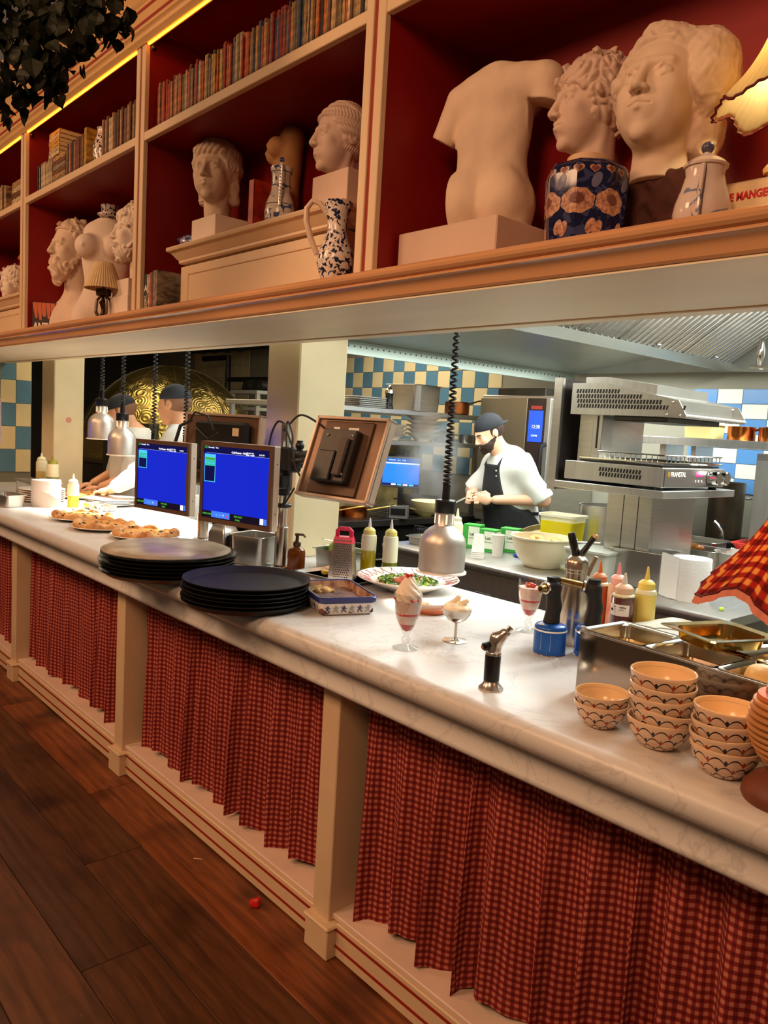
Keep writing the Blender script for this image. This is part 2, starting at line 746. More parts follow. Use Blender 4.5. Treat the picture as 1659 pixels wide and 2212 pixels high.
def plank_mat(name, c1, c2):
    m, nt, b = nodes_of(name, 0.42)
    tc = nt.nodes.new('ShaderNodeTexCoord')
    oi = nt.nodes.new('ShaderNodeObjectInfo')
    mp = nt.nodes.new('ShaderNodeMapping')
    mp.inputs['Scale'].default_value = (1.2, 14, 4)
    ad = nt.nodes.new('ShaderNodeVectorMath')
    ad.operation = 'ADD'
    sc = nt.nodes.new('ShaderNodeVectorMath')
    sc.operation = 'SCALE'
    sc.inputs[0].default_value = (7.3, 3.1, 5.7)
    nt.links.new(oi.outputs['Random'], sc.inputs['Scale'])
    nt.links.new(tc.outputs['Object'], ad.inputs[0])
    nt.links.new(sc.outputs[0], ad.inputs[1])
    nt.links.new(ad.outputs[0], mp.inputs['Vector'])
    n1 = nt.nodes.new('ShaderNodeTexNoise')
    n1.inputs['Scale'].default_value = 3.0
    n1.inputs['Detail'].default_value = 7
    n1.inputs['Distortion'].default_value = 1.2
    nt.links.new(mp.outputs[0], n1.inputs['Vector'])
    w = nt.nodes.new('ShaderNodeTexWave')
    w.wave_type = 'BANDS'
    w.bands_direction = 'Y'
    w.inputs['Scale'].default_value = .5
    w.inputs['Distortion'].default_value = 9
    w.inputs['Detail'].default_value = 3
    nt.links.new(mp.outputs[0], w.inputs['Vector'])
    f = nmath(nt, 'ADD', nmath(nt, 'MULTIPLY', n1.outputs['Fac'], 0.82), nmath(nt, 'MULTIPLY', w.outputs['Fac'], 0.14))
    n3 = nt.nodes.new('ShaderNodeTexNoise')       # knots and dark patches
    n3.inputs['Scale'].default_value = 3.4
    n3.inputs['Detail'].default_value = 2
    nt.links.new(ad.outputs[0], n3.inputs['Vector'])
    r = nt.nodes.new('ShaderNodeValToRGB')
    r.color_ramp.elements[0].position = 0.25
    r.color_ramp.elements[0].color = rgb(*c2)
    r.color_ramp.elements[1].position = 0.75
    r.color_ramp.elements[1].color = rgb(*c1)
    nt.links.new(f, r.inputs['Fac'])
    r2 = nt.nodes.new('ShaderNodeValToRGB')
    r2.color_ramp.elements[0].position = 0.32
    r2.color_ramp.elements[0].color = (0.35, 0.3, 0.27, 1)
    r2.color_ramp.elements[1].position = 0.52
    r2.color_ramp.elements[1].color = (1, 1, 1, 1)
    nt.links.new(n3.outputs['Fac'], r2.inputs['Fac'])
    mu = nt.nodes.new('ShaderNodeMix')
    mu.data_type = 'RGBA'
    mu.blend_type = 'MULTIPLY'
    mu.inputs[0].default_value = 1.0
    nt.links.new(r.outputs['Color'], mu.inputs[6])
    nt.links.new(r2.outputs['Color'], mu.inputs[7])
    hs = nt.nodes.new('ShaderNodeHueSaturation')
    mr = nt.nodes.new('ShaderNodeMapRange')
    mr.inputs['To Min'].default_value = 0.7
    mr.inputs['To Max'].default_value = 1.2
    nt.links.new(oi.outputs['Random'], mr.inputs['Value'])
    nt.links.new(mr.outputs['Result'], hs.inputs['Value'])
    nt.links.new(mu.outputs[2], hs.inputs['Color'])
    nt.links.new(hs.outputs['Color'], b.inputs['Base Color'])
    bp = nt.nodes.new('ShaderNodeBump')
    bp.inputs['Strength'].default_value = 0.12
    bp.inputs['Distance'].default_value = 0.004
    nt.links.new(f, bp.inputs['Height'])
    nt.links.new(bp.outputs[0], b.inputs['Normal'])
    return m


PLANK = plank_mat('oak_plank', (104, 66, 38), (62, 37, 20))
PLANKR = plank_mat('oak_plank_reddish', (140, 80, 42), (82, 42, 20))

# ================================================================== floor
fl = B().box(-11, 1.6, -1.5, 5.6, -0.08, -0.016).o('floor', mat('subfloor', (44, 28, 18), 0.7))
tag(fl, 'dark oak plank floor of the dining room', kind='structure')
rows = [(1.238, 1.44, [-8.4, -6.1, -4.35, -3.128, -1.05, 0.9]), (1.026, 1.238, [-8.4, -6.6, -4.7, -2.618, -0.6, 0.9]),
        (0.812, 1.026, [-8.4, -5.8, -4.3, -2.09, 0.2, 0.9]), (0.600, 0.812, [-7.4, -5.2, -2.95, -1.1, 0.9]),
        (0.387, 0.600, [-7.0, -4.6, -2.35, -0.4, 0.9]), (0.174, 0.387, [-6, -3.6, -1.6, 0.6])]
for k, (y0, y1, xs) in enumerate(rows):
    for a, b_ in zip(xs[:-1], xs[1:]):
        B().box(-(b_ - a) / 2 + 0.0012, (b_ - a) / 2 - 0.0012, y0 - y1 + 0.0024, 0, -0.016, 0, 0.0014).o(
            'plank', PLANKR if k == 0 else PLANK, fl, ((a + b_) / 2, y1 - 0.0012, 0))

# ================================================================== serving counter front
POSTX = [-6.211, -4.706, -3.208, -1.702]      # right edge of each plinth block
ctr = thing('serving_counter', 'long cream wooden serving counter front with square posts and red pinstripes', 'counter',
            (-3, 1.43, 0))


def cpart(b, name, m, parent=ctr):
    return b.T(Tr(3, -1.43, 0)).o(name, m, parent)


cpart(B().box(-7.4, 0.7, 1.70, 1.73, 0.12, 0.86), 'back_panel', mat('dark_panel', (90, 40, 26), 0.7))
cpart(B().box(-7.4, 0.7, 1.436, 1.70, 0.112, 0.13, 0.003), 'ledge', mat('ledge_paint', (230, 204, 184), 0.5, var=0.08))
edges = [-7.4] + [x for p in POSTX for x in (p - 0.115, p)] + [0.7]
for i in range(0, len(edges), 2):
    a, b_ = edges[i], edges[i + 1]
    cpart(B().box(a, b_, 1.430, 1.50, 0.006, 0.112, 0.003), 'kick_board', CREAM)
    for z in (0.036, 0.088):
        cpart(B().box(a, b_, 1.4285, 1.4325, z, z + 0.009), 'pinstripe', STRIPE)
for p in POSTX:
    po = cpart(B().box(p - 0.106, p - 0.024, 1.42, 1.56, 0.10, 0.86, 0.003), 'post', CREAM)
    cpart(B().box(p - 0.113, p, 1.398, 1.56, 0.0, 0.094, 0.003), 'plinth_block', CREAM, po)
    cpart(B().box(p - 0.119, p + 0.006, 1.392, 1.56, 0.094, 0.106, 0.005), 'plinth_cap', CREAM, po)

# ------------------------------------------------------------------ gingham curtains
def curtain(x0, x1, seed, label):
    rnd = random.Random(seed)
    nu, nv = 420, 36
    L = x1 - x0
    t = np.linspace(0, 1, nu)
    nf = int(L / 0.118)
    ctrl = np.sort(np.array([0] + [(i + rnd.uniform(-.38, .38)) / nf for i in range(1, nf)] + [1.0]))
    ph = np.interp(t, ctrl, np.arange(nf + 1)) * 2 * PI
    am = np.interp(t, ctrl, [rnd.uniform(.35, 1.35) for _ in ctrl])
    lean = np.interp(t, ctrl, [rnd.uniform(-.012, .012) for _ in ctrl])
    P = np.zeros((nu, nv, 3))
    UV = np.zeros((nu, nv, 2))
    hem = 0.137 + 0.014 * np.sin(ph * 0.37 + seed) + 0.004 * np.sin(ph)
    prev = None
    for j in range(nv):
        s = j / (nv - 1)            # 0 top .. 1 bottom
        A = (0.011 + 0.030 * s ** 0.7) * am
        sharp = np.sin(ph + 0.55 * np.sin(ph))
        small = 0.004 * (1 - s) * np.sin(ph * 3.1 + seed) + 0.0035 * np.sin(ph * 2.03 + 5 * s + seed)
        y = 1.512 - 0.004 * s - A * sharp + small
        x = x0 + L * t + lean * s + 0.010 * s * np.cos(ph) * am
        z = 0.852 + (hem - 0.852) * s
        P[:, j, 0], P[:, j, 1], P[:, j, 2] = x, y, z
        UV[:, j, 1] = (0.852 - 0.137) * (1 - s)
    mid = P[:, int(nv * .7)]
    d = np.concatenate([[0], np.cumsum(np.linalg.norm(np.diff(mid[:, :2], axis=0), axis=1))])
    UV[:, :, 0] = d[:, None]
    c0 = np.array([(x0 + x1) / 2, 1.535, 0.13])
    o = link('gingham_curtain', grid_mesh('gingham_curtain', P - c0, GINGHAM, UV), None, None, tuple(c0))
    tag(o, label, 'curtain', 'gingham curtains under the counter')
    return o


curtain(-7.2, -6.318, 3, 'red gingham curtain at the far left end of the counter, only a sliver showing')
curtain(-6.202, -4.815, 5, 'narrow looking strip of red gingham curtain left of the leftmost full post')
curtain(-4.697, -3.318, 8, 'red gingham curtain below the pizzas and the stacked steel trays')
curtain(-3.197, -1.812, 11, 'red gingham curtain below the black trays and blue baking dish')
curtain(-1.690, 0.55, 17, 'nearest red gingham curtain, below the patterned bowls at the right')

# ------------------------------------------------------------------ marble worktop
prof = [(1.335 + 0.033 * math.cos(a), 0.967 + 0.033 * math.sin(a)) for a in [PI / 2 + PI * i / 14 for i in range(15)]]
prof += [(1.345, 0.929), (1.350, 0.918), (1.353, 0.90), (1.354, 0.872), (1.349, 0.866), (1.348, 0.858), (1.353, 0.850),
         (1.362, 0.847), (1.46, 0.847), (1.46, 0.95), (2.228, 0.95), (2.232, 0.954), (2.232, 0.996), (2.228, 1.0)]
mw = B().ext([(y - 1.8, z - 0.847) for y, z in prof], 'x', -4.4, 3.75).o('marble_worktop', MARBLE, None, (-3, 1.8, 0.847), ang=50)
tag(mw, 'long white marble worktop with rounded front edge on the counter', 'worktop')

# ================================================================== bookcase above the counter
bc = thing('bookcase', 'built-in cream bookcase with red painted bays above the kitchen opening', 'bookcase', (-3, 1.42, 1.925))


def bpart(b, name, m, parent=bc, ang=35):
    return b.T(Tr(3, -1.42, -1.925)).o(name, m, parent, ang=ang)


bpart(B().box(-7.6, 0.8, 1.80, 1.83, 1.96, 3.2), 'back_panel', REDPAINT)
bpart(B().box(-7.6, 0.8, 1.44, 1.80, 3.10, 3.13), 'top_panel', REDPAINT)
DIVX = [-6.105, -4.634, -3.164, -1.693, 0.45]
for d in DIVX:
    dv = bpart(B().box(d - 0.078, d - 0.002, 1.44, 1.80, 1.985, 3.10), 'divider', REDPAINT)
    bpart(B().box(d - 0.081, d - 0.050, 1.42, 1.44, 1.985, 3.06, 0.002), 'divider_face', CREAM, dv)
    bpart(B().box(d - 0.032, d, 1.42, 1.44, 1.985, 3.06, 0.002), 'divider_face', CREAM, dv)
    bpart(B().box(d - 0.050, d - 0.032, 1.427, 1.44, 1.985, 3.06), 'divider_stripe', STRIPE, dv)
LED = mat('led_strip', (255, 190, 70), 0.5, emis=(255, 140, 28), estr=13.0)
for a, b_ in zip([-7.5] + DIVX[:-1], [d - 0.081 for d in DIVX]):
    sh = bpart(B().box(a, b_, 1.445, 1.80, 2.694, 2.722), 'shelf', REDPAINT)
    bpart(B().box(a, b_, 1.422, 1.445, 2.690, 2.724, 0.002), 'shelf_lip', CREAM, sh)
    bpart(B().box(a + 0.012, b_ - 0.012, 1.423, 1.429, 3.054, 3.0585), 'led_strip', LED)
    for xx in (a + 0.02,):
        bpart(B().sph((xx, 1.445, 3.045), 0.011).tube([(xx, 1.445, 3.045), (xx + 0.01, 1.44, 3.062)], 0.004), 'led_clip', BLACKP)
fz = [(1.44, 3.06), (1.416, 3.06), (1.412, 3.066), (1.402, 3.075), (1.402, 3.085), (1.398, 3.092), (1.390, 3.097),
      (1.390, 3.186), (1.384, 3.192), (1.380, 3.199), (1.384, 3.208), (1.40, 3.216), (1.40, 3.355), (1.392, 3.362),
      (1.388, 3.372), (1.372, 3.39), (1.36, 3.41), (1.345, 3.42), (1.34, 3.44), (1.83, 3.44), (1.83, 3.13), (1.44, 3.13)]
frz = bpart(B().ext(fz, 'x', -7.6, 0.8), 'frieze', mat('frieze_paint', (214, 170, 112), 0.45, var=0.12, vscale=3))
for z in (3.110, 3.160):
    bpart(B().box(-7.6, 0.8, 1.3885, 1.392, z, z + 0.012), 'frieze_stripe', STRIPE, frz)
lg = [(1.345, 1.925), (1.340, 1.930), (1.338, 1.940), (1.334, 1.950), (1.326, 1.957), (1.318, 1.960), (1.318, 1.963), (1.322, 1.965),
      (1.324, 1.968), (1.316, 1.971), (1.311, 1.977), (1.310, 1.984), (1.313, 1.991), (1.32, 1.996), (1.33, 1.997), (1.80, 1.997),
      (1.80, 1.925)]
bpart(B().ext(lg, 'x', -7.6, 0.8), 'ledge_moulding', mat('ledge_varnish', (208, 156, 112), 0.25, var=0.12, vscale=2), ang=28)
bpart(B().box(-7.6, 0.8, 1.348, 1.80, 1.9200, 1.925), 'soffit_board', CREAM2)
bpart(B().box(-7.6, 0.8, 1.80, 1.90, 1.9225, 1.99), 'soffit_board', CREAM2)
bpart(B().box(-7.6, 0.8, 1.80, 1.812, 1.916, 1.923, 0.002), 'soffit_bead', mat('soffit_bead', (196, 158, 108), 0.4))
tag(B().box(-9, 0.9, 1.84, 1.90, 1.99, 3.44).o('wall_header', CREAM), 'plaster wall over the kitchen opening', kind='structure')

# ================================================================== kitchen shell
for i, (x0, x1, y0, y1) in enumerate(((-3.08, -2.83, 2.0, 2.262), (-6.10, -5.84, 2.0, 2.215))):
    pl = B().box(x0, x1, y0, y1, 1.0, 2.72, 0.006).o('trim_%d' % (i + 1), PILLAR)
    tag(pl, ('cream painted pillar between the two monitors poles', 'cream painted pillar behind the left heat lamps')[i],
        kind='structure')
    if i == 1:
        q = B().cyl((0, 0, 0), 0.021, 0, 0.0015, 20).T(Ry(PI / 2)).o('pink_stain', mat('pink_stain', (206, 142, 122), 0.7), pl)
        q.location = (-5.8398, 2.105, 1.52)
wb = B().box(-11, 1.0, 5.262, 5.36, 0, 2.8).o('wall_back', mat('tile_grout', (150, 146, 130), 0.8))
tag(wb, 'kitchen back wall with chequered blue and cream tiles', kind='structure')
tag(B().box(-11.1, -11.0, 1.9, 5.36, 0, 2.8).o('wall_left', mat('kitchen_wall', (60, 54, 44), 0.7)), 'dark far left kitchen wall', kind='structure')
tag(B().box(1.0, 1.1, 1.9, 5.36, 0, 2.8).o('wall_right', mat('kitchen_wall2', (170, 164, 150), 0.6)), 'right kitchen wall', kind='structure')
tag(B().box(-11.1, 1.1, 1.9, 5.36, 2.8, 2.86).o('ceiling', mat('kitchen_ceiling', (150, 146, 138), 0.8)), 'kitchen ceiling', kind='structure')
TB = mat('tile_blue', (92, 134, 160), 0.18, var=0.12, vscale=3, rand=0.10)
TC = mat('tile_cream', (226, 210, 164), 0.18, var=0.06, vscale=3, rand=0.05)
TBB = mat('tile_bright_blue', (92, 146, 204), 0.16, rand=0.06)
TCC = mat('tile_white', (226, 230, 218), 0.16, rand=0.04)


def tiles(parent, x0, nx, w, z0, nz, h, y, ma, mb, flip=0, plain=None):
    me = {}
    for k in range(nz):
        for i in range(nx):
            m = ma if (i + k + flip) % 2 == 0 else mb
            if plain and plain(i, k):
                m = mb
            if m not in me:
                me[m] = B().box(-w / 2 + .0015, w / 2 - .0015, -0.008, 0, -h / 2 + .0015, h / 2 - .0015, 0.0018).me('tile', m)
            link('tile', me[m], None, parent, (x0 + w * (i + .5), y, z0 + h * (k + .5)))


tiles(wb, -6.62, 14, 0.155, 1.22, 7, 0.155, 5.262, TB, TC, 1)
tiles(wb, -2.72, 6, 0.172, 1.30, 7, 0.099, 5.262, TBB, TCC, 0)
tiles(wb, -9.9, 9, 0.155, 1.66, 6, 0.155, 5.262, TB, TC, 0, plain=lambda i, k: k < 5)
wp = B().box(-6.66, -6.6, 1.55, 2.085, 1.0, 2.3).o('wall_partition', mat('tile_grout2', (120, 118, 104), 0.8))
tag(wp, 'tiled partition at the far left of the counter', kind='structure')
for k in range(6):
    for i in range(4):
        m = TB if (i + k) % 2 else TC
        B().box(0, 0.007, -0.115 / 2 + .0012, 0.115 / 2 - .0012, -0.09 + .0012, 0.09 - .0012, 0.0015).o(
            'tile', m, wp, (-6.6, 2.081 - 0.115 * (i + .5), 1.12 + 0.18 * (k + .5) - 0.04))

# ================================================================== sculpted heads and torsos
def head_base(P, male=1.0, fat=0.0):
    """unit head: chin z=-.5, crown z=.5, face towards -y"""
    X = np.abs(P[..., 0])
    Q = np.stack([X, P[..., 1], P[..., 2]], -1)      # mirror
    d = ell(P, (0, .06, .13), (.325, .395, .365))
    d = smin(d, ell(P, (0, -.11, -.10), (.255 + fat, .285, .36)), .12)
    d = smin(d, ell(P, (0, -.16, -.33), (.165 + fat, .18, .155)), .10)
    d = smin(d, ell(P, (0, -.315, -.425), (.075, .065, .062)), .06)
    d = smin(d, ell(Q, (.165, -.275, -.10), (.085, .075, .075)), .07)         # cheekbones
    d = smin(d, ell(Q, (.13, -.20, -.22), (.115, .15, .14)), .08)
    d = smin(d, cap(Q, (.0, -.372, .075), (.17, -.315, .085), .035, .028), .05)   # brow
    d = smax(d, -ell(Q, (.128, -.428, .010), (.092, .082, .052)), .045)          # eye sockets
    d = smin(d, ell(Q, (.128, -.318, .008), (.062, .052, .044)), .012)           # eyeballs
    d = smin(d, cap(Q, (.072, -.352, .018), (.128, -.372, .042), .012), .012)    # upper lids
    d = smin(d, cap(Q, (.128, -.372, .042), (.186, -.332, .012), .012), .012)
    d = smin(d, cap(Q, (.080, -.350, -.018), (.130, -.362, -.034), .009), .015)  # lower lids
    d = smin(d, cap(Q, (.130, -.362, -.034), (.182, -.330, -.008), .009), .015)
    d = smax(d, -ell(Q, (.128, -.374, .006), (.022, .016, .022)), .006)         # pupils
    d = smin(d, cap(P, (0, -.375, .06), (0, -.465, -.125), .030, .044), .035)    # nose
    d = smin(d, ell(Q, (.044, -.425, -.142), (.034, .045, .030)), .022)
    d = smax(d, -ell(Q, (.026, -.445, -.172), (.016, .022, .014)), .012)
    d = smin(d, ell(P, (0, -.345, -.25), (.11, .075, .085)), .05)                # muzzle
    d = smin(d, cap(Q, (.0, -.418, -.222), (.082, -.372, -.238), .020, .010), .016)  # upper lip
    d = smin(d, cap(Q, (.0, -.412, -.272), (.070, -.374, -.256), .025, .012), .016)  # lower lip
    d = smax(d, -cap(Q, (.0, -.440, -.245), (.092, -.382, -.246), .010, .006), .012)  # mouth line
    d = smax(d, -ell(P, (0, -.425, -.335), (.06, .03, .022)), .03)               # chin fold
    d = smin(d, ell(Q, (.318, .045, -.02), (.034, .075, .110)), .03)             # ears
    d = smax(d, -ell(Q, (.352, .030, -.01), (.022, .040, .065)), .015)
    return d


def neck_fn(P, lean=0.06, length=.45, r=.185):
    d = cap(P, (0, .06, -.22), (0, .06 + lean, -.5 - length), r, r * 1.12)
    X = np.abs(P[..., 0])
    Q = np.stack([X, P[..., 1], P[..., 2]], -1)
    return smin(d, cap(Q, (.19, .06, -.22), (.05, -.08, -.5 - length), .045, .05), .05)


def curls(P, f, amp, seed=0.0):
    a = np.sin(P[..., 0] * f + 2.2 * np.sin(P[..., 2] * f * .6 + seed) + seed)
    b = np.sin(P[..., 1] * f * 1.05 + 2.0 * np.sin(P[..., 0] * f * .7 + 1.3 * seed))
    c = np.sin(P[..., 2] * f * .95 + 2.2 * np.sin(P[..., 1] * f * .65 + .7 * seed))
    return amp * (a * b + b * c + c * a) * .6


def waves(P, f, amp, seed=0.0):
    """long locks combed along the scalp"""
    ang = np.arctan2(P[..., 0], P[..., 1] + .02)
    return amp * np.sin(f * ang + 3.5 * np.sin(P[..., 2] * 9 + seed) + 2 * np.sin(P[..., 2] * 21 + seed)) * (0.6 + .4 * np.sin(P[..., 2] * 26))


def hair_shell(P, grow, line_z=.24, temple=-.06, side=-.20):
    """scalp region: offset cranium minus the face area"""
    d = ell(P, (0, .07, .13), (.325 + grow, .39 + grow, .365 + grow))
    z, y = P[..., 2], P[..., 1]
    # keep where behind the hair line
    t = np.clip((z - side) / (line_z - side), 0, 1)
    ylim = temple - .26 * t ** 1.5
    front = ylim - y                         # >0 in front of the hair line
    front = np.where(z > line_z, np.minimum(front, (line_z - z) * 1.0 + front), front)
    return smax(d, np.where(z > line_z + .10, -1.0, front), .03)


def h_head1(P):
    d = smin(head_base(P), neck_fn(P, .04, .42), .06)
    h = hair_shell(P, .055, .26, -.10, -.25) - np.abs(waves(P, 16, .020, 1.0)) - curls(P, 30, .006)
    fr = ell(P, (0, -.22, .27), (.27, .16, .10)) - .022 * np.abs(np.sin(P[..., 0] * 34 + 2 * np.sin(P[..., 2] * 14)))   # fringe roll
    tail = cap(P, (0, .30, .05), (0, .34, -.62), .17, .12)
    side = cap(np.stack([np.abs(P[..., 0]), P[..., 1], P[..., 2]], -1), (.30, .02, .05), (.27, .16, -.40), .07, .07)
    tail = smin(tail, side, .06) - np.abs(waves(P, 13, .020, .4))
    return smin(smin(d, smin(h, fr, .04), .02), tail, .03)


def h_head2(P):
    d = smin(head_base(P), neck_fn(P, .05, .40, .17), .06)
    h = hair_shell(P, .05, .27, -.06, -.16) - np.abs(waves(P, 22, .016, 2.0)) - .010 * np.sin(P[..., 2] * 60 + 9 * P[..., 1])
    band = np.abs(ell(P, (0, .07, .13), (.385, .45, .425)))
    pl = np.abs((P[..., 2] - .22) * .75 + (P[..., 1] - .1) * .62 - .10) - .018
    h = smin(h, smax(band - .016, pl, .01), .01)
    bun = ell(P, (0, .48, .02), (.14, .13, .13)) - .012 * np.sin(P[..., 2] * 50)
    return smin(smin(d, h, .02), bun, .06)


def h_curly(P):
    d = smin(head_base(P), neck_fn(P, .05, 1.4, .21), .06)
    h = hair_shell(P, .065, .20, -.10, -.12) - np.abs(curls(P, 22, .046, .6)) - curls(P, 44, .007, 2.0)
    return smin(d, h, .015)


def h_big(P):
    d = smin(head_base(P, fat=.015), neck_fn(P, .02, .30, .20), .07)
    d = smin(d, ell(P, (0, -.26, -.30), (.12, .10, .12)), .06)
    roll = cap(P, (-.05, -.20, .40), (-.35, -.10, .12), .10, .085)
    roll = smin(roll, cap(P, (-.35, -.08, .10), (-.36, .05, -.10), .08, .07), .04)
    roll2 = cap(P, (.02, -.16, .38), (.30, -.05, .26), .10, .15)
    puff = ell(P, (.34, .04, .12), (.19, .28, .33))
    puff = smin(puff, ell(P, (.26, .20, -.25), (.15, .20, .24)), .08)
    capp = hair_shell(P, .05, .30, -.05, -.10)
    h = smin(smin(roll, roll2, .05), smin(puff, capp, .06), .05) - .010 * sn(P, 26) - .006 * sn(P, 60, 1.0)
    return smin(d, h, .012)


def beardf(P, f, amp, length=.28):
    Q = np.stack([np.abs(P[..., 0]), P[..., 1], P[..., 2]], -1)
    b = cap(P, (0, -.28, -.36), (0, -.30, -.42 - length), .18, .09)
    b = smin(b, cap(Q, (.24, -.02, -.16), (.14, -.22, -.42), .07, .12), .08)
    b = smin(b, cap(Q, (.0, -.425, -.205), (.11, -.37, -.27), .022, .026), .02)
    mouth = cap(Q, (.0, -.46, -.255), (.075, -.40, -.258), .016)
    b = b - curls(P, f, amp, 1.4) - .012 * np.sin(P[..., 0] * 40 + 3 * np.sin(P[..., 2] * 16))
    return smax(b, -mouth, .015)


def h_homer(P):
    d = head_base(P)
    d = smin(d, beardf(P, 30, .020, .22), .02)
    h = hair_shell(P, .05, .34, .02, -.10) - curls(P, 24, .030, .3)
    band = np.abs(ell(P, (0, .07, .13), (.36, .425, .40)))
    h = smin(h, smax(band - .02, np.abs((P[..., 2] - .26) + (P[..., 1] + .1) * .32) - .022, .01), .01)
    back = cap(P, (0, .33, .0), (0, .30, -.50), .17, .14) - curls(P, 24, .030, .8)
    d = smin(d, smin(h, back, .05), .02)
    d = smin(d, neck_fn(P, .05, .5, .22), .05)
    X = np.abs(P[..., 0])
    Q = np.stack([X, P[..., 1], P[..., 2]], -1)
    sh = cap(Q, (.10, .12, -1.05), (.66, .16, -1.25), .26, .30)
    sh = smin(sh, ell(P, (0, .06, -1.45), (.72, .42, .55)), .2)
    return smin(d, sh, .14)


def h_seneca(P):
    d = smin(head_base(P), neck_fn(P, .02, .55, .19), .06)
    d = smin(d, beardf(P, 34, .018, .10), .02)
    h = hair_shell(P, .06, .24, -.12, -.18) - np.abs(waves(P, 14, .035, 2.2)) - curls(P, 26, .022, 3.0)
    fr = ell(P, (0, -.25, .25), (.25, .12, .12)) - .025 * np.sin(P[..., 0] * 30 + 3 * np.sin(P[..., 2] * 12))
    return smin(d, smin(h, fr, .05), .02)


def t_back(P):
    """female torso seen from the back (back towards -y), hips z=0, shoulders z~1"""
    X = np.abs(P[..., 0])
    Q = np.stack([X, P[..., 1], P[..., 2]], -1)
    d = ell(P, (0.0, 0.02, .62), (.27, .165, .36))
    d = smin(d, ell(P, (.03, 0, .84), (.33, .15, .14)), .12)
    d = smin(d, ell(P, (-.01, .01, .40), (.235, .15, .24)), .12)
    d = smin(d, ell(P, (0, .02, .10), (.325, .20, .26)), .14)
    d = smin(d, ell(Q, (.145, -.115, .10), (.165, .125, .19)), .06)           # buttocks
    d = smin(d, cap(Q, (.16, .0, .05), (.155, .0, -.35), .17, .14), .06)     # thighs
    d = smax(d, -cap(P, (0, -.262, .20), (0, -.215, -.30), .032, .048), .022)    # cleft
    d = smax(d, -cap(P, (-.01, -.215, .78), (-.005, -.20, .32), .012, .02), .09)   # spine
    d = smin(d, smin(cap(P, (.22, .0, .86), (.36, .0, .85), .13, .12), cap(P, (.36, .0, .85), (.40, .0, .62), .115, .105), .04), .06)       # right stump
    arm2 = cap(P, (-.26, .0, .80), (-.39, .02, .56), .105, .09)
    d = smin(d, arm2, .05)
    d = smin(d, cap(P, (.03, .02, .9), (.05, .03, 1.03), .12, .11), .08)
    # cut planes: stumps, neck, thighs
    d = smax(d, np.where((P[..., 0] > .27) & (P[..., 2] > .44), .70 - P[..., 2] - .25 * (P[..., 0] - .40), -1), .008)
    n = np.array([-.48, .05, -.88], F32)
    d = smax(d, np.where(P[..., 0] < -.22, (P - np.array([-.41, .02, .565], F32)) @ n, -1), .008)
    d = smax(d, P[..., 2] - 1.0, .03)
    return d - .004 * sn(P, 24)


def t_front(P):
    """female torso, front towards -y, pelvis z=0"""
    X = np.abs(P[..., 0])
    Q = np.stack([X, P[..., 1], P[..., 2]], -1)
    d = ell(P, (0, 0, .64), (.26, .17, .32))
    d = smin(d, ell(P, (0, .02, .36), (.215, .15, .26)), .12)
    d = smin(d, ell(P, (0, .01, .05), (.31, .20, .27)), .14)
    d = smin(d, ell(P, (0, .02, .86), (.24, .13, .12)), .10)
    d = smin(d, ell(Q, (.145, -.155, .68), (.122, .115, .122)), .05)
    d = smin(d, ell(Q, (.15, -.272, .675), (.018, .014, .018)), .012)
    d = smin(d, cap(Q, (.17, -.02, -.02), (.15, -.04, -.40), .17, .13), .05)
    d = smax(d, -ell(P, (0, -.185, .28), (.018, .03, .022)), .02)
    d = smin(d, cap(P, (0, .03, .9), (0, .02, 1.02), .10, .09), .06)
    d = smax(d, P[..., 2] - .99, .02)
    return d


def bust(name, fn, m, loc, H, rz, zlo, zhi=.62, tilt=0.0, res=95, xl=.55, yl=.62, label=None, parent=None):
    st = 1.0 / res
    V, Q = surf(fn, (-xl, -.56, zlo), (xl, yl, zhi), st)
    M = np.array(Rx(tilt).to_3x3())
    V = (V @ M.T) * H
    o = link(name, arr_mesh(name, V, Q, m), None, parent, loc)
    o.rotation_euler = (0, 0, rz)
    return o

# ================================================================== things in the bookcase
ZL, ZM, ZT = 1.997, 2.262, 2.724          # ledge, mantel top, upper shelf
# ------------------------------------------------------------------ ceramics patterns
def pattern_mat(name, base, ink, scale=40, thr=0.56, rough=0.2, dist=1.5, soft=0.02):
    m, nt, b = nodes_of(name, rough)
    tc = nt.nodes.new('ShaderNodeTexCoord')
    n = nt.nodes.new('ShaderNodeTexNoise')
    n.inputs['Scale'].default_value = scale
    n.inputs['Detail'].default_value = 1.5
    n.inputs['Distortion'].default_value = dist
    nt.links.new(tc.outputs['Object'], n.inputs['Vector'])
    r = nt.nodes.new('ShaderNodeValToRGB')
    r.color_ramp.elements[0].position = thr - soft
    r.color_ramp.elements[0].color = rgb(*base)
    r.color_ramp.elements[1].position = thr + soft
    r.color_ramp.elements[1].color = rgb(*ink)
    nt.links.new(n.outputs['Fac'], r.inputs['Fac'])
    nt.links.new(r.outputs['Color'], b.inputs['Base Color'])
    return m


DELFT = pattern_mat('blue_white_glaze', (226, 214, 202), (70, 84, 140), 38, 0.60)
DELFT2 = pattern_mat('blue_flower_glaze', (226, 214, 206), (32, 40, 70), 80, 0.54, dist=0.8)
DELFTB = pattern_mat('blue_blot_glaze', (150, 150, 178), (62, 72, 120), 30, 0.50)
PALEGL = pattern_mat('pale_blue_glaze', (212, 196, 188), (120, 130, 160), 26, 0.63, 0.12)
DARKBLUE = pattern_mat('dark_blue_glaze', (20, 24, 62), (58, 62, 104), 34, 0.55, 0.14)

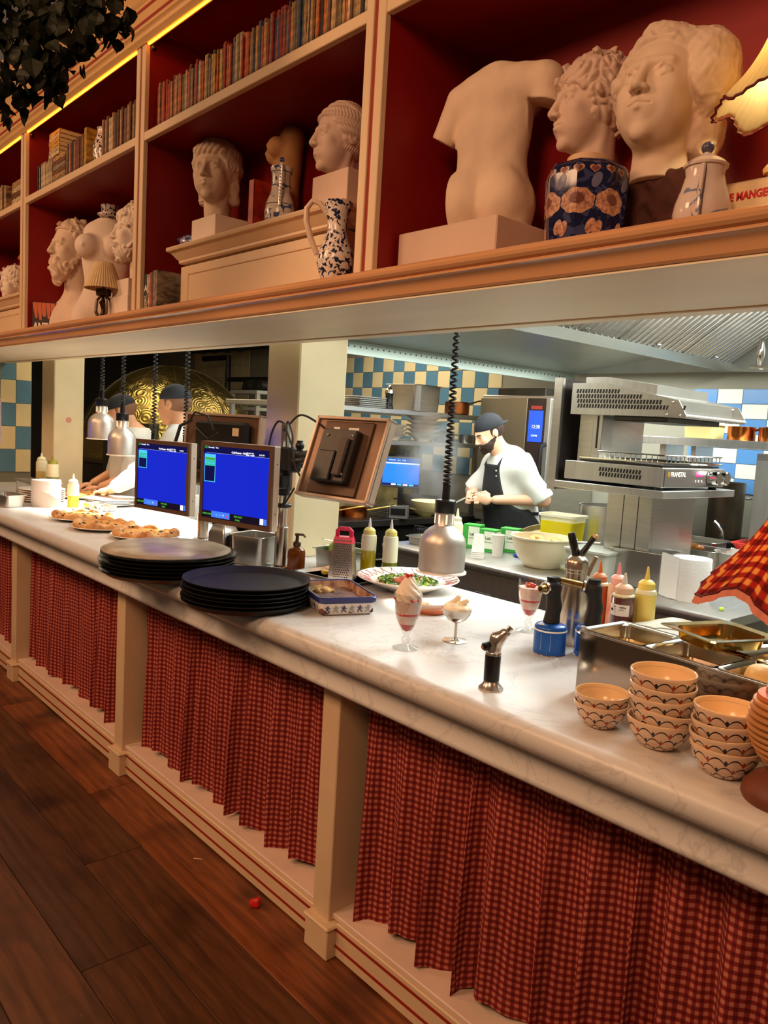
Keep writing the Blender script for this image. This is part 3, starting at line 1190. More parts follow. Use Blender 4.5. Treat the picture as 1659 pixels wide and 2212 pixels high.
# ------------------------------------------------------------------ books
BKCOL = {'red': (176, 40, 26), 'orange': (206, 104, 36), 'yellow': (214, 168, 66), 'tan': (190, 150, 100), 'brown': (120, 74, 42),
         'teal': (84, 112, 112), 'blue': (72, 88, 130), 'cream': (222, 200, 160), 'black': (44, 34, 30), 'olive': (128, 116, 62),
         'grey': (150, 136, 116), 'pink': (196, 96, 84)}


def book_mat(k):
    c = BKCOL[k]
    dark = tuple(int(x * .42) for x in c)
    return mat('book_' + k, c, 0.6, col2=dark, vscale=55, stretch=(1.6, 0.3, 0.75), rand=0.18, detail=5)


PAGES = mat('book_pages', (226, 204, 158), 0.9, var=0.25, vscale=220, stretch=(1, .02, .02))
_bk = {}


def book(x, w, h, d, col, z, y=1.462, label=None, group=None, rot=None, name='paperback'):
    key = (round(w, 3), round(h, 2), round(d, 2), col)
    if key not in _bk:
        b = B()
        b.slot(0).box(-w / 2, w / 2, 0, 0.004, 0, h, 0.0012)
        b.box(-w / 2, -w / 2 + 0.0012, 0.003, d, 0, h).box(w / 2 - 0.0012, w / 2, 0.003, d, 0, h)
        b.slot(1).box(-w / 2 + 0.0012, w / 2 - 0.0012, 0.004, d - 0.003, 0.002, h - 0.002)
        _bk[key] = b.me('paperback', [book_mat(col), PAGES], fix=False, ang=0)
    o = link(name, _bk[key], None, None, (x, y, z))
    if rot:
        o.rotation_euler = rot
    tag(o, label, 'book', group)
    return o


rb = random.Random(21)
ONES = 'first second third fourth fifth sixth seventh eighth ninth tenth eleventh twelfth thirteenth fourteenth fifteenth sixteenth seventeenth eighteenth nineteenth twentieth'.split()


def ordn(cnt, c):
    cnt[c] = cnt.get(c, 0) + 1
    k = cnt[c]
    return ONES[k - 1] if k <= 20 else 'twenty-' + ONES[k - 21]



def row(x0, x1, pal, z, hr, wr, where, group, y=1.462):
    x = x0
    cnt = {}
    while x < x1 - wr[0]:
        w = round(rb.uniform(*wr), 3)
        if x + w > x1:
            break
        c = rb.choice(pal(x) if callable(pal) else pal)
        h = round(rb.uniform(*hr), 2)
        book(x + w / 2, w - 0.0008, h, 0.12, c, z, y + rb.uniform(0, .008),
             '%s-spined paperback, %s %s one from the left %s' % (c, ordn(cnt, c), c, where), group)
        x += w


def palC(x):
    if x < -2.45:
        return ['red', 'orange', 'yellow', 'tan', 'teal', 'cream', 'red', 'orange', 'olive', 'grey', 'brown']
    if x < -2.15:
        return ['yellow', 'teal', 'red', 'blue', 'pink', 'orange', 'grey', 'blue']
    return ['tan', 'brown', 'brown', 'tan', 'black', 'olive', 'orange', 'cream']


row(-3.150, -1.790, palC, ZT, (0.165, 0.195), (0.009, 0.016), 'in the long top row', 'books in the long top row')
row(-4.590, -4.36, ['cream', 'cream', 'grey', 'black', 'cream'], ZT, (0.15, 0.165), (0.010, 0.015), 'left of the yellow stack',
    'books at the left of the middle top bay')
row(-4.15, -3.92, ['brown', 'red', 'black', 'tan', 'brown'], ZT, (0.17, 0.185), (0.012, 0.016), 'between yellow stack and jar',
    'books beside the yellow stack')
row(-3.715, -3.255, ['cream', 'brown', 'tan', 'black', 'brown', 'grey'], ZT, (0.175, 0.19), (0.012, 0.02), 'right of the painted jar',
    'books right of the painted jar')
row(-4.84, -4.72, ['cream', 'tan', 'orange'], ZT, (0.16, 0.18), (0.010, 0.016), 'in the leftmost top bay', 'books in the leftmost top bay')
row(-5.5, -5.14, ['cream', 'tan', 'brown'], ZT, (0.15, 0.18), (0.012, 0.018), 'by the left frame edge', 'books at the frame edge')
# flat stacks
for k in range(7):
    c = ['brown', 'grey', 'tan', 'brown', 'grey', 'brown', 'tan'][k]
    o = book(-4.348, 0.022, 0.175, 0.13, c, ZT + 0.011 + k * 0.0222, 1.466, 'flat lying book in the dark stack under the yellow books, number %s from below' % (
        'one two three four five six seven'.split()[k]), 'flat stack of books under the yellow ones', (0, PI / 2, 0))
for k in range(6):
    c = ['cream', 'cream', 'yellow', 'yellow', 'cream', 'yellow'][k]
    o = book(-4.44 + 0.004 * (k % 3), 0.0205, 0.15, 0.13, c, ZT + 0.168 + 0.0105 + k * 0.0207, 1.475, 'thin %s book lying flat high up in the yellow stack, layer %s' % (
        c, 'one two three four five six'.split()[k]), 'yellow stack of books', (0, PI / 2, 0))
b = B().box(-0.014, 0.014, 0, 0.13, 0, 0.2, 0.001)
o = b.o('paperback', book_mat('yellow'), None, (-3.898, 1.462, ZT))
tag(o, 'yellow book with bold black lettering beside the painted jar', 'book')
lettering('DUNIO', 0.048, BLACKP, o, (0.0146, 0.122, 0.02), (PI / 2, -PI / 2, PI / 2), 0.002)
for k in range(5):
    book(-5.03, 0.03, 0.16, 0.13, ['tan', 'cream', 'brown', 'cream', 'tan'][k], ZT + 0.0155 + k * 0.031, 1.468,
         'thick book lying flat in the leftmost top bay, layer %s' % 'one two three four five'.split()[k], 'flat stack in the leftmost bay', (0, PI / 2, 0))
# painted jar on the upper shelf
j = thing('painted_jar', 'small cream jar painted with dark flowers between books on the top shelf', 'jar', (-3.80, 1.515, ZT))
B().lathe([(0.036, 0), (0.040, .006), (0.041, .03), (0.052, .07), (0.048, .11), (0.034, .15), (0.031, .175), (0.036, .185)], n=28).o(
    'body', DELFT2, j)
B().lathe([(0.041, .022), (0.0425, .026), (0.0425, .034), (0.041, .038)], n=28, cap0=False, cap1=False).o('painted_band', BLACKP, j)

# ------------------------------------------------------------------ mantel shaped plinths
def mantel(x0, x1, name, label, zt=ZM):
    r = thing(name, label, 'plinth', ((x0 + x1) / 2, 1.62, ZL))
    c = (x0 + x1) / 2
    b = B().box(x0 - c, x1 - c, -0.115, 0.15, 0, zt - ZL - 0.075, 0.002)
    b.o('body', CREAM, r)
    pr = [(-.115, .10), (-.122, .106), (-.122, .114), (-.130, .122), (-.140, .135), (-.146, .142), (-.152, .144), (-.158, .148),
          (-.161, .156), (-.158, .163), (-.152, .1655)]
    h = zt - ZL
    rings = []
    for dy, zz in pr:
        g = -(dy + .115)
        zz = zz - .1655 + h
        rings.append([(x0 - c - g, dy, zz), (x1 - c + g, dy, zz), (x1 - c + g, .15, zz), (x0 - c - g, .15, zz)])
    B().ring(rings, True, True, True).o('cornice', CREAM, r, ang=28)
    # recessed panel frame on the front
    pz0, pz1 = 0.03, h - 0.105
    px0, px1 = x0 - c + .06, x1 - c - .06
    for a in ((px0, px1, pz1 - .006, pz1), (px0, px1, pz0, pz0 + .006), (px0, px0 + .006, pz0, pz1), (px1 - .006, px1, pz0, pz1)):
        B().box(a[0], a[1], -.119, -.113, a[2], a[3], .002).o('panel_bead', CREAM, r)
    return r


mantel(-2.975, -1.935, 'moulded_plinth', 'long cream moulded plinth carrying the two plaster heads')
mantel(-5.95, -4.90, 'moulded_plinth', 'cream moulded plinth at the left edge, only its end showing', 2.25)

# ------------------------------------------------------------------ plaster heads, left to right
t = thing('bust_sculpture', 'bearded plaster bust with headband and broad shoulders', 'bust', (-4.47, 1.625, ZL))
bust('bust_body', h_homer, PLASTER, (0, 0, .472), 0.29, math.radians(6), -1.63, xl=1.08, res=95, parent=t)
t = thing('plaster_torso', 'nude female plaster torso with a teacup on its neck', 'torso', (-4.10, 1.66, ZL))
bust('torso_body', t_front, PLASTERW, (0, 0, .085), 0.50, math.radians(48), -.17, 1.02, parent=t)
t = thing('bust_sculpture', 'bearded plaster head in profile beside the divider', 'head', (-3.60, 1.60, ZL))
bust('head_body', h_seneca, PLASTERW, (0, 0, .43), 0.245, math.radians(-20), -.93, parent=t)
B().box(-.10, .11, -.09, .10, 0, .13, .002).box(-.085, .09, -.08, .09, .13, .206, .002).o('plinth', PLASTERW, t)
t = thing('bust_sculpture', 'plaster head with wavy fringe and long hair on a cube', 'head', (-2.862, 1.62, ZM))
bust('head_body', h_head1, PLASTER, (-.085, .01, .312), 0.250, math.radians(36), -.80, parent=t)
B().box(-.093, .093, -.085, .085, 0, .108, .002).o('cube_plinth', PLASTERW, t)
t = thing('bust_sculpture', 'plaster head in profile with headband on a block', 'head', (-2.03, 1.60, ZM))
bust('head_body', h_head2, PLASTERP, (-.066, 0, .240), 0.215, math.radians(-12), -.72, parent=t)
B().box(-.105, .075, -.075, .09, 0, .115, .002).o('block_plinth', PLASTERP, t)
t = thing('plaster_torso', 'plaster torso seen from the back with two arm stumps', 'torso', (-1.50, 1.635, ZL))
bust('torso_body', t_back, PLASTER, (.02, 0, .180), 0.385, math.radians(17), -.12, 1.06, parent=t, res=110)
B().box(-.18, .177, -.135, .13, 0, .137, .003).o('plinth', PLASTERP, t)
t = thing('bust_sculpture', 'curly haired plaster head behind the blue jar', 'head', (-1.200, 1.68, ZL))
bust('head_body', h_curly, PLASTERP, (0, 0, .405), 0.225, math.radians(-30), -1.72, parent=t)
t = thing('bust_sculpture', 'large female plaster head with rolled hair on a dark rough stone', 'head', (-0.925, 1.585, ZL))
hb = bust('head_body', h_big, PLASTER, (-.005, -.03, .322), 0.265, math.radians(4), -.69, tilt=math.radians(-8), parent=t, res=125)
sculpt('stone_base', lambda P: bxs(P, (0, 0, .082), (.078, .075, .082), .012) - .007 * sn(P, 60) - .004 * sn(P, 140, 1.0),
       (-.1, -.1, -.002), (.1, .1, .18), .004, mat('dark_rough_stone', (84, 44, 34), 0.85, var=.4, vscale=18, bump=.3, bscale=80), t,
       (0.01, 0.0, 0))
t = thing('plaster_torso', 'small brownish torso cast behind the blue and white jug', 'torso', (-2.60, 1.715, ZM))
bust('torso_body', t_front, mat('ochre_plaster', (206, 150, 96), 0.7, var=.2, vscale=9), (0, 0, .128), 0.31, math.radians(-30), -.41, 1.02,
     tilt=math.radians(-6), parent=t, res=70)
t = thing('plaster_fragment', 'small plaster foot fragment beside the block of the profile head', 'sculpture', (-2.195, 1.60, ZM))
sculpt('fragment_body', lambda P: smin(smin(ell(P, (0, 0, .035), (.032, .03, .036)), ell(P, (.01, .012, .08), (.022, .022, .05)), .02),
                                       ell(P, (-.022, -.005, .02), (.022, .024, .021)), .015) - .003 * sn(P, 120),
       (-.06, -.06, -.001), (.06, .06, .14), .003, PLASTER, t)
t = thing('brass_lid', 'small dark brass lid with knob on the plinth', 'lid', (-2.262, 1.60, ZM))
B().lathe([(.032, 0), (.034, .006), (.026, .022), (.012, .034), (.006, .038), (.009, .046), (.007, .054), (0.0001, .058)], n=20).o(
    'lid_body', mat('dark_brass', (96, 70, 34), .4, .8), t)
t = thing('bust_sculpture', 'small curly plaster head at the left frame edge', 'head', (-5.42, 1.60, 2.25))
bust('head_body', h_curly, PLASTERW, (0, 0, .12), 0.20, math.radians(10), -.6, parent=t, res=55)
t = thing('terracotta_bust', 'terracotta head in shadow at the left frame edge', 'head', (-5.30, 1.72, 2.25))
bust('head_body', h_head2, mat('terracotta', (178, 96, 48), .7, var=.2), (0, 0, .30), 0.26, math.radians(-20), -1.15, parent=t, res=55)

# ------------------------------------------------------------------ small ceramics
t = thing('teacup', 'blue and white teacup with saucer on top of the torso neck', 'cup', (-4.085, 1.665, 2.5765))
B().lathe([(.02, 0), (.046, .004), (.062, .016), (.062, .019), (.045, .008), (.02, .006)], n=24).o('saucer', DELFT2, t)
B().lathe([(.022, .008), (.026, .012), (.042, .035), (.046, .064), (.044, .064), (.039, .035), (.02, .014)], n=24).o('cup', DELFT2, t)
B().tube([(-.044, 0, .055), (-.062, 0, .05), (-.064, 0, .035), (-.04, 0, .026)], .004, 8).o('handle', DELFT2, t)
t = thing('ceramic_duck', 'small blue and white ceramic duck left of the first head', 'figurine', (-3.005, 1.565, ZM))
sculpt('duck_body', lambda P: smin(smin(ell(P, (0, 0, .035), (.05, .032, .034)), cap(P, (-.035, 0, .045), (-.066, 0, .05), .018, .008), .015),
                                   smin(cap(P, (.03, 0, .05), (.036, 0, .085), .016, .014), ell(P, (.038, 0, .095), (.022, .019, .02)), .012), .012),
       (-.09, -.05, -.001), (.09, .05, .13), .004, DELFTB, t, rz=math.radians(25))
B().lathe([(.008, 0), (.004, .014), (.001, .02)], n=10).T(Ry(PI / 2)).o('beak', DELFTB, t, (.055, .025, .094))
t = thing('ceramic_jug', 'blue and white jug with striped handle on the long plinth', 'jug', (-2.405, 1.585, ZM))
B().lathe([(.036, 0), (.040, .006), (.052, .04), (.054, .062), (.046, .10), (.034, .128), (.032, .185), (.038, .205), (.0385, .213), (.034, .213), (.029, .18), (.03, .12)],
          n=32).o('body', DELFT, t)
for z in (.196, .150, .085):
    r_ = np.interp(z, [.062, .10, .128, .185, .205], [.054, .046, .034, .032, .038])
    B().lathe([(r_ + .0004, z - .0016), (r_ + .0016, z), (r_ + .0004, z + .0016)], n=32, cap0=False, cap1=False).o('painted_ring', mat('grey_blue_glaze', (110, 110, 140), .2), t)
hd = B().tube([(.030, -.018, .200), (.044, -.030, .218), (.053, -.036, .20), (.052, -.036, .15), (.048, -.034, .10), (.046, -.033, .075)], .0052, 8).o('handle', WHITEC, t)
for k in range(11):
    z = .09 + k * .0105
    B().box(-.0012, .0012, -.006, .006, -.0018, .0018).T(Rz(math.radians(55))).o('handle_stripe', mat('ink_blue', (46, 52, 90), .3), hd, (.0525, -.0395, z))
B().sph((.046, -.031, .224), .009, 10, 8).o('thumb_rest', DELFTB, t)
t = thing('ceramic_jug', 'white jug with black blue flowers and tall loop handle by the divider', 'jug', (-1.872, 1.432, ZL))
B().lathe([(.028, 0), (.034, .004), (.048, .04), (.055, .068), (.050, .10), (.034, .135), (.027, .16), (.031, .20), (.043, .238), (.041, .240), (.024, .19), (.022, .15)],
          n=32).o('body', DELFT2, t)
B().tube([(-.030, -.012, .205), (-.048, -.03, .238), (-.066, -.044, .245), (-.082, -.052, .225), (-.082, -.052, .19), (-.068, -.044, .14), (-.052, -.03, .095)],
         [.008, .008, .008, .0085, .009, .009, .008], 10).o('handle', mat('handle_glaze', (214, 186, 164), .25), t)
# octagonal blue jar
t = thing('ginger_jar', 'dark blue octagonal jar painted with pink peonies on the ledge', 'jar', (-1.018, 1.425, ZL))


def octr(a, r):
    k = (a + PI / 8) % (PI / 4) - PI / 8
    return r * (0.965 / max(math.cos(k), .93))


def octwob(a, r, z):
    return octr(a, 1.0)


B().lathe([(.070, 0), (.074, .004), (.078, .03), (.082, .10), (.083, .135), (.081, .150), (.074, .160), (.060, .166), (.046, .168)], n=64, wob=octwob).o(
    'body', DARKBLUE, t)
B().lathe([(.044, .164), (.043, .182), (.040, .1845), (.034, .1845), (.033, .165)], n=40).o('collar', mat('unglazed_rim', (214, 176, 140), .6), t)
PEONY = mat('peony_pink', (206, 156, 124), .3, col2=(140, 90, 80), vscale=160)
PEONYD = mat('peony_dark', (110, 60, 56), .4)


def jar_decal(ang, z, f, m, name, n=40, rp=.0012, lift=0.0):
    b = B()
    rings = []
    for s in (0.02, .35, .7, 1.0):
        ring = []
        for k in range(n):
            a = 2 * PI * k / n
            du, dz = f(a)
            th = ang + du * s / .082
            zz = z + dz * s
            r0 = np.interp(zz, [0, .03, .10, .135, .15, .16], [.074, .078, .082, .083, .081, .074])
            rr = octr(th, r0) + rp * (1 - .5 * s) + lift
            ring.append((rr * math.cos(th), rr * math.sin(th), zz))
        rings.append(ring)
    b.ring(rings, True, True, False)
    return b.o(name, m, t)


def fl_big(a):
    r = .034 * (1 + .13 * abs(math.sin(4 * a + .4)))
    return r * math.cos(a), r * .68 * math.sin(a)


def fl_heart(a):
    x = 16 * math.sin(a) ** 3
    y = 13 * math.cos(a) - 5 * math.cos(2 * a) - 2 * math.cos(3 * a) - math.cos(4 * a)
    return x * .00072, y * .00062


def fl_leaf(a):
    return .010 * math.cos(a) + .004 * math.sin(a), .015 * math.sin(a)


FA = math.radians(-66)
for k, da in enumerate((0, -52, 52, -104)):
    fo = jar_decal(FA + math.radians(da), .078, fl_big, PEONY, 'peony')
    jar_decal(FA + math.radians(da), .078, lambda a: (.42 * fl_big(a)[0], .42 * fl_big(a)[1] + .004), PEONYD, 'peony_centre', 24, .0006, .0012)
    jar_decal(FA + math.radians(da + 22), .030, fl_leaf, PEONY, 'leaf_mark', 20)
    jar_decal(FA + math.radians(da - 20), .026, fl_leaf, PEONY, 'leaf_mark', 20)
    jar_decal(FA + math.radians(da + 26), .118, fl_leaf, mat('leaf_blue', (104, 104, 136), .3), 'leaf_mark', 20)
for k in range(-5, 6):
    jar_decal(FA + k * math.radians(22.5), .140, fl_heart, PEONY, 'heart_mark', 28)
    jar_decal(FA + k * math.radians(22.5), .140, lambda a: (.62 * fl_heart(a)[0], .62 * fl_heart(a)[1]), PEONYD, 'heart_centre', 28, .0006, .0012)
# coffee pot
t = thing('coffee_pot', 'small pale glazed coffee pot with blue knobbed lid at the ledge edge', 'pot', (-0.757, 1.425, ZL))
B().lathe([(.042, 0), (.047, .006), (.052, .028), (.049, .048), (.040, .075), (.034, .098), (.036, .112), (.034, .112), (.031, .098)], n=36).o('body', PALEGL, t)
ld = B().lathe([(.039, .112), (.040, .116), (.033, .123), (.020, .131), (.008, .134), (.006, .14), (.0001, .141)], n=32).o('lid', PALEGL, t)
B().sph((0, 0, .149), .0115, 14, 10, .95).o('knob', mat('knob_blue', (84, 84, 108), .2), ld)
for s in (-1, 1):
    B().tube([(s * .004 + .012, -.030, .112), (s * .004 + .013, -.033, .095), (s * .005 + .016, -.043, .06), (s * .005 + .018, -.048, .03), (s * .005 + .016, -.046, .006)],
             .0016, 6).o('painted_line', mat('line_brown', (84, 62, 66), .3), t)
B().tube([(.012, -.0315, .112), (.013, -.0345, .095), (.016, -.0445, .06), (.018, -.0495, .03), (.016, -.0475, .006)], .0045, 8).o('strap_handle', PALEGL, t)

# ------------------------------------------------------------------ shelf lamps
def pleated(name, r0, r1, z0, z1, npl, m, parent, amp=.003, scal=0.0, ns=6, uvs=1.0, phase=0.0, dip=0.0, bell=0.0, lip=None):
    nu, nv = npl * 6, 18
    a = np.linspace(0, 2 * PI, nu, endpoint=False)
    P = np.zeros((nu, nv, 3))
    UV = np.zeros((nu, nv, 2))
    for j in range(nv):
        s = j / (nv - 1)
        r = r0 + (r1 - r0) * (s - bell * math.sin(PI * s)) + amp * (.35 + .65 * s) * np.cos(npl * a)
        sc = scal * s ** 2 * np.cos(ns * a + phase)
        r = r + sc * .55
        z = z0 + (z1 - z0) * s + sc * dip
        P[:, j] = np.stack([r * np.cos(a), r * np.sin(a), np.broadcast_to(z, a.shape)], -1)
        UV[:, j, 0] = a * (r1) * uvs
        UV[:, j, 1] = s * math.hypot(r1 - r0, z1 - z0) * uvs
    o = link(name, grid_mesh(name, P, m, UV, closed=True), None, parent)
    so = o.modifiers.new('thickness', 'SOLIDIFY')
    so.thickness = .0012
    return o, P[:, -1]


def translucent(name, col, tf=.5):
    m, nt, b = nodes_of(name, .8)
    b.inputs['Base Color'].default_value = rgb(*col)
    tl = nt.nodes.new('ShaderNodeBsdfTranslucent')
    tl.inputs['Color'].default_value = rgb(*col)
    mx = nt.nodes.new('ShaderNodeMixShader')
    mx.inputs[0].default_value = tf
    nt.links.new(b.outputs[0], mx.inputs[1])
    nt.links.new(tl.outputs[0], mx.inputs[2])
    nt.links.new(mx.outputs[0], nt.nodes['Material Output'].inputs['Surface'])
    return m


def bulb(parent, loc, power, color, r=.02):
    l = bpy.data.lights.new('bulb_light', 'POINT')
    l.energy = power
    l.color = color
    l.shadow_soft_size = r
    o = bpy.data.objects.new('bulb_light', l)
    COL.objects.link(o)
    o.parent = parent
    o.location = loc
    return o


SHADEC = translucent('pleated_cream_silk', (236, 222, 180), .55)
t = thing('table_lamp', 'small unlit lamp with pleated shade in front of the female torso', 'lamp', (-3.70, 1.485, ZL))
pleated('shade', .040, .086, .285, .165, 40, mat('pleated_linen', (222, 196, 152), .8), t, .0022)
B().lathe([(.022, 0), (.03, .004), (.018, .012), (.010, .03), (.016, .05), (.009, .07), (.014, .09), (.020, .105), (.010, .118), (.008, .14), (.006, .20)], n=20).o(
    'stem', mat('dark_bronze', (70, 50, 34), .35, .8), t)
B().lathe([(.032, .135), (.034, .15), (.034, .165), (.030, .166)], n=20).o('socket', mat('dark_bronze', (70, 50, 34), .35, .8), t)
for k in range(5):
    a = 2 * PI * k / 5
    B().tube([(.016 * math.cos(a), .016 * math.sin(a), .02), (.040 * math.cos(a), .040 * math.sin(a), .06), (.036 * math.cos(a), .036 * math.sin(a), .11), (.014 * math.cos(a), .014 * math.sin(a), .135)],
             .006, 6).o('scroll', mat('pewter', (120, 108, 96), .4, .7, var=.4, vscale=60), t)
t = thing('table_lamp', 'lit shelf lamp with scalloped pleated shade and gilded base at the right edge', 'lamp', (-0.683, 1.555, 2.0902))
so, rim = pleated('shade', .034, .118, .285, .150, 44, SHADEC, t, .0025, .012, 7, 1, .8, -.9, .12)
B().tube([tuple(p) for p in rim[::3]], .0028, 6, close=True).o('shade_trim', mat('dark_red_trim', (92, 16, 12), .6), so)
B().lathe([(.03, 0), (.034, .004), (.034, .012), (.024, .016), (.026, .022), (.02, .028)], n=28).o('gilt_base', mat('polished_brass', (224, 168, 60), .15, 1.0), t)
B().lathe([(.024, .028), (.026, .036), (.020, .044), (.013, .052), (.012, .07), (.016, .11), (.019, .15), (.016, .175), (.008, .18)], n=28).o('onyx_stem', mat('pale_onyx', (232, 204, 150), .3, sss=.3), t)
B().lathe([(.010, .18), (.014, .20), (.014, .215), (.006, .22)], n=16).o('socket', mat('polished_brass', (224, 168, 60), .15, 1.0), t)
B().lathe([(.004, .285), (.012, .292), (.014, .302), (.009, .314), (.0001, .318)], n=18).o('finial', mat('red_glass_knob', (200, 20, 12), .2), t)
bulb(t, (0, 0, .235), 2.6, (1.0, .78, .42))
# two books under the lamp
for k, (txt, tc, bcol, z, hh) in enumerate((('DES GUEULES D', BLACKP, 'cream', ZL, .043), ('NE MANGEONS LA C', mat('print_red', (196, 20, 14), .6), 'cream', ZL + .0435, .049))):
    o = B().slot(0).box(-.12, .12, 0, .16, 0, .0015).box(-.12, .12, 0, .16, hh - .0015, hh).box(-.12, .12, 0, .004, 0, hh, .001).slot(1).box(-.118, .118, .004, .157, .0015, hh - .0015).o(
        'paperback', [mat('spine_%d' % k, ((206, 178, 128), (226, 200, 160))[k], .5), PAGES], None, (-.632, 1.475, z))
    tag(o, ('lower white book with black title under the lit shelf lamp', 'upper white book with red title under the lit shelf lamp')[k], 'book', 'books under the lit shelf lamp')
    lettering(txt, .020, tc, o, (-.112, -.0006, .012 + .004 * k), (PI / 2, 0, 0), .0008, .82)
    B().box(-.02, .12, -.0004, .0, .002, .010).o('photo_strip', BLACKP, o)
# books at the foot of the long plinth
xs = -3.152
for k, (c, w, h, lab) in enumerate((('black', .026, .17, 'black-spined book with white letter A, leftmost of five below the plinth'), ('cream', .024, .165, 'white-spined book with printed title, second of five below the plinth'),
                                    ('pink', .018, .17, 'pinkish paperback, third of five below the plinth'), ('brown', .014, .172, 'thin brown paperback, fourth of five below the plinth'),
                                    ('grey', .034, .175, 'grey book showing its back cover, nearest the plinth end'))):
    o = book(xs + w / 2 + (.004 if k == 0 else 0), w - .001, h, .13, c, ZL, 1.432, lab, 'books left of the long plinth')
    if k == 0:
        lettering('A', .034, WHITEC, o, (-.010, -.0006, .10), (PI / 2, 0, 0), .001)
        lettering('DOCUMENT', .013, WHITEC, o, (.004, -.0006, .008), (PI / 2, -PI / 2, 0), .0005)
    if k == 1:
        lettering('HISTOIRE', .014, BLACKP, o, (.005, -.0006, .03), (PI / 2, -PI / 2, 0), .0005)
    xs += w + .0005
t = thing('paperback', 'book with cover photo of a hand and title beginning ANTO beside the divider', 'book', (-4.598, 1.452, ZL), math.radians(52))
B().slot(0).box(0, .128, 0, .022, 0, .175, .001).o('cover', mat('dark_cover', (38, 16, 12), .45), t)
HAND = mat('photo_skin', (196, 96, 54), .5)
for k in range(5):
    B().tube([(.012 + k * .024, -.0004, .172), (.018 + k * .023, -.0004, .13 - .012 * (k % 3)), (.022 + k * .022, -.0004, .098 - .010 * ((k + 1) % 3))], [.011, .010, .005], 8).T(
        Matrix.Diagonal((1, .05, 1, 1))).o('cover_photo', HAND, t, (0, -.0002, 0))
lettering('ANTO', .052, WHITEC, t, (.006, -.0008, .028), (PI / 2, 0, 0), .002, .72)
lettering('SON NOM EST', .011, WHITEC, t, (.012, -.0008, .012), (PI / 2, 0, 0), 0)
o = B().slot(0).box(-.016, -.0145, 0, .12, 0, .212).box(.0145, .016, 0, .12, 0, .212).box(-.016, .016, 0, .004, 0, .212, .001).slot(1).box(-.0145, .0145, .004, .118, .002, .21).o(
    'hardback', [mat('red_face_cover', (196, 60, 36), .45, col2=(120, 18, 12), vscale=16), PAGES], None, (-2.600, 1.585, ZM))
tag(o, 'red hardback standing between the first head and the jug', 'book')

# ================================================================== hanging foliage, top left
LEAF = mat('dark_leaf', (30, 33, 17), .6, var=.4, vscale=30, rand=.5, spec=.25)
t = thing('hanging_foliage', 'dark green foliage hanging in from the top left corner', 'plant', (-2.45, .75, 3.4))
rl = random.Random(5)
lm = []
for v in range(4):
    b = B()
    L, W = .052 + .006 * v, .026 + .004 * (v % 2)
    prof_ = [(0, .0), (.25, .85), (.5, 1.0), (.75, .62), (.92, .22), (1, 0)]
    rings = []
    for s, w in prof_:
        z = .012 * math.sin(PI * s) * (1 if v % 2 else -1) - .01 * s * s
        ww = max(w * W * (1.0 if v < 2 else (1.15 if int(s * 8) % 2 == 0 else .75)), .0006)
        rings.append([(s * L, -ww, z + .006), (s * L, 0, z), (s * L, ww, z + .006)])
    b.ring(rings, False)
    lm.append(b.me('leaf', LEAF, 0, False))
stf = B()
for k in range(1500):
    zt = rl.random()
    s = rl.uniform(-.42, .30)
    bot = 2.44 + (0.0 if s < .03 else (s - .03) * .95) + .03 * math.sin(s * 40)
    z = bot + (3.05 - bot) * zt ** 1.25
    d = rl.uniform(-.10, .10)
    pos = (s * .66 + .74 * d - 0.01, s * .75 - .66 * d - .04, z - 3.4)
    eu = (rl.uniform(-1.2, 1.2), rl.uniform(.3, 1.7), rl.uniform(0, 6.28))
    sc_ = rl.uniform(.5, .95)
    me_ = lm[rl.randrange(4)]
    if k < 280:
        o = link('leaf', me_, None, t, pos)
        o.rotation_euler = eu
        o.scale = [sc_] * 3
    else:
        M_ = Matrix.LocRotScale(Vector(pos), __import__('mathutils').Euler(eu), Vector((sc_,) * 3))
        stf.add([tuple(M_ @ v.co) for v in me_.vertices], [tuple(p.vertices) for p in me_.polygons])
o = stf.o('small_leaves', LEAF, t, ang=0, fix=False)
o['kind'] = 'stuff'
for k in range(14):
    s = -.4 + k * .05
    B().tube([(s * .3, s * .35, 0.0), (s * .6, s * .68 - .04, -.35), (s * .66, s * .75 - .04, -.62), (s * .66 + .01, s * .75 - .05, -.88 + max(0, s) * .9)], .003, 5).o(
        'twig', mat('twig_brown', (60, 44, 28), .8), t)

# ================================================================== things on the marble worktop
ZC = 1.0
rp = random.Random(33)


def lathe_thing(name, label, cat, loc, parts, group=None, rz=0):
    t_ = thing(name, label, cat, loc, rz, group)
    for nm, prof_, m in parts:
        B().lathe(prof_, n=36).o(nm, m, t_)
    return t_


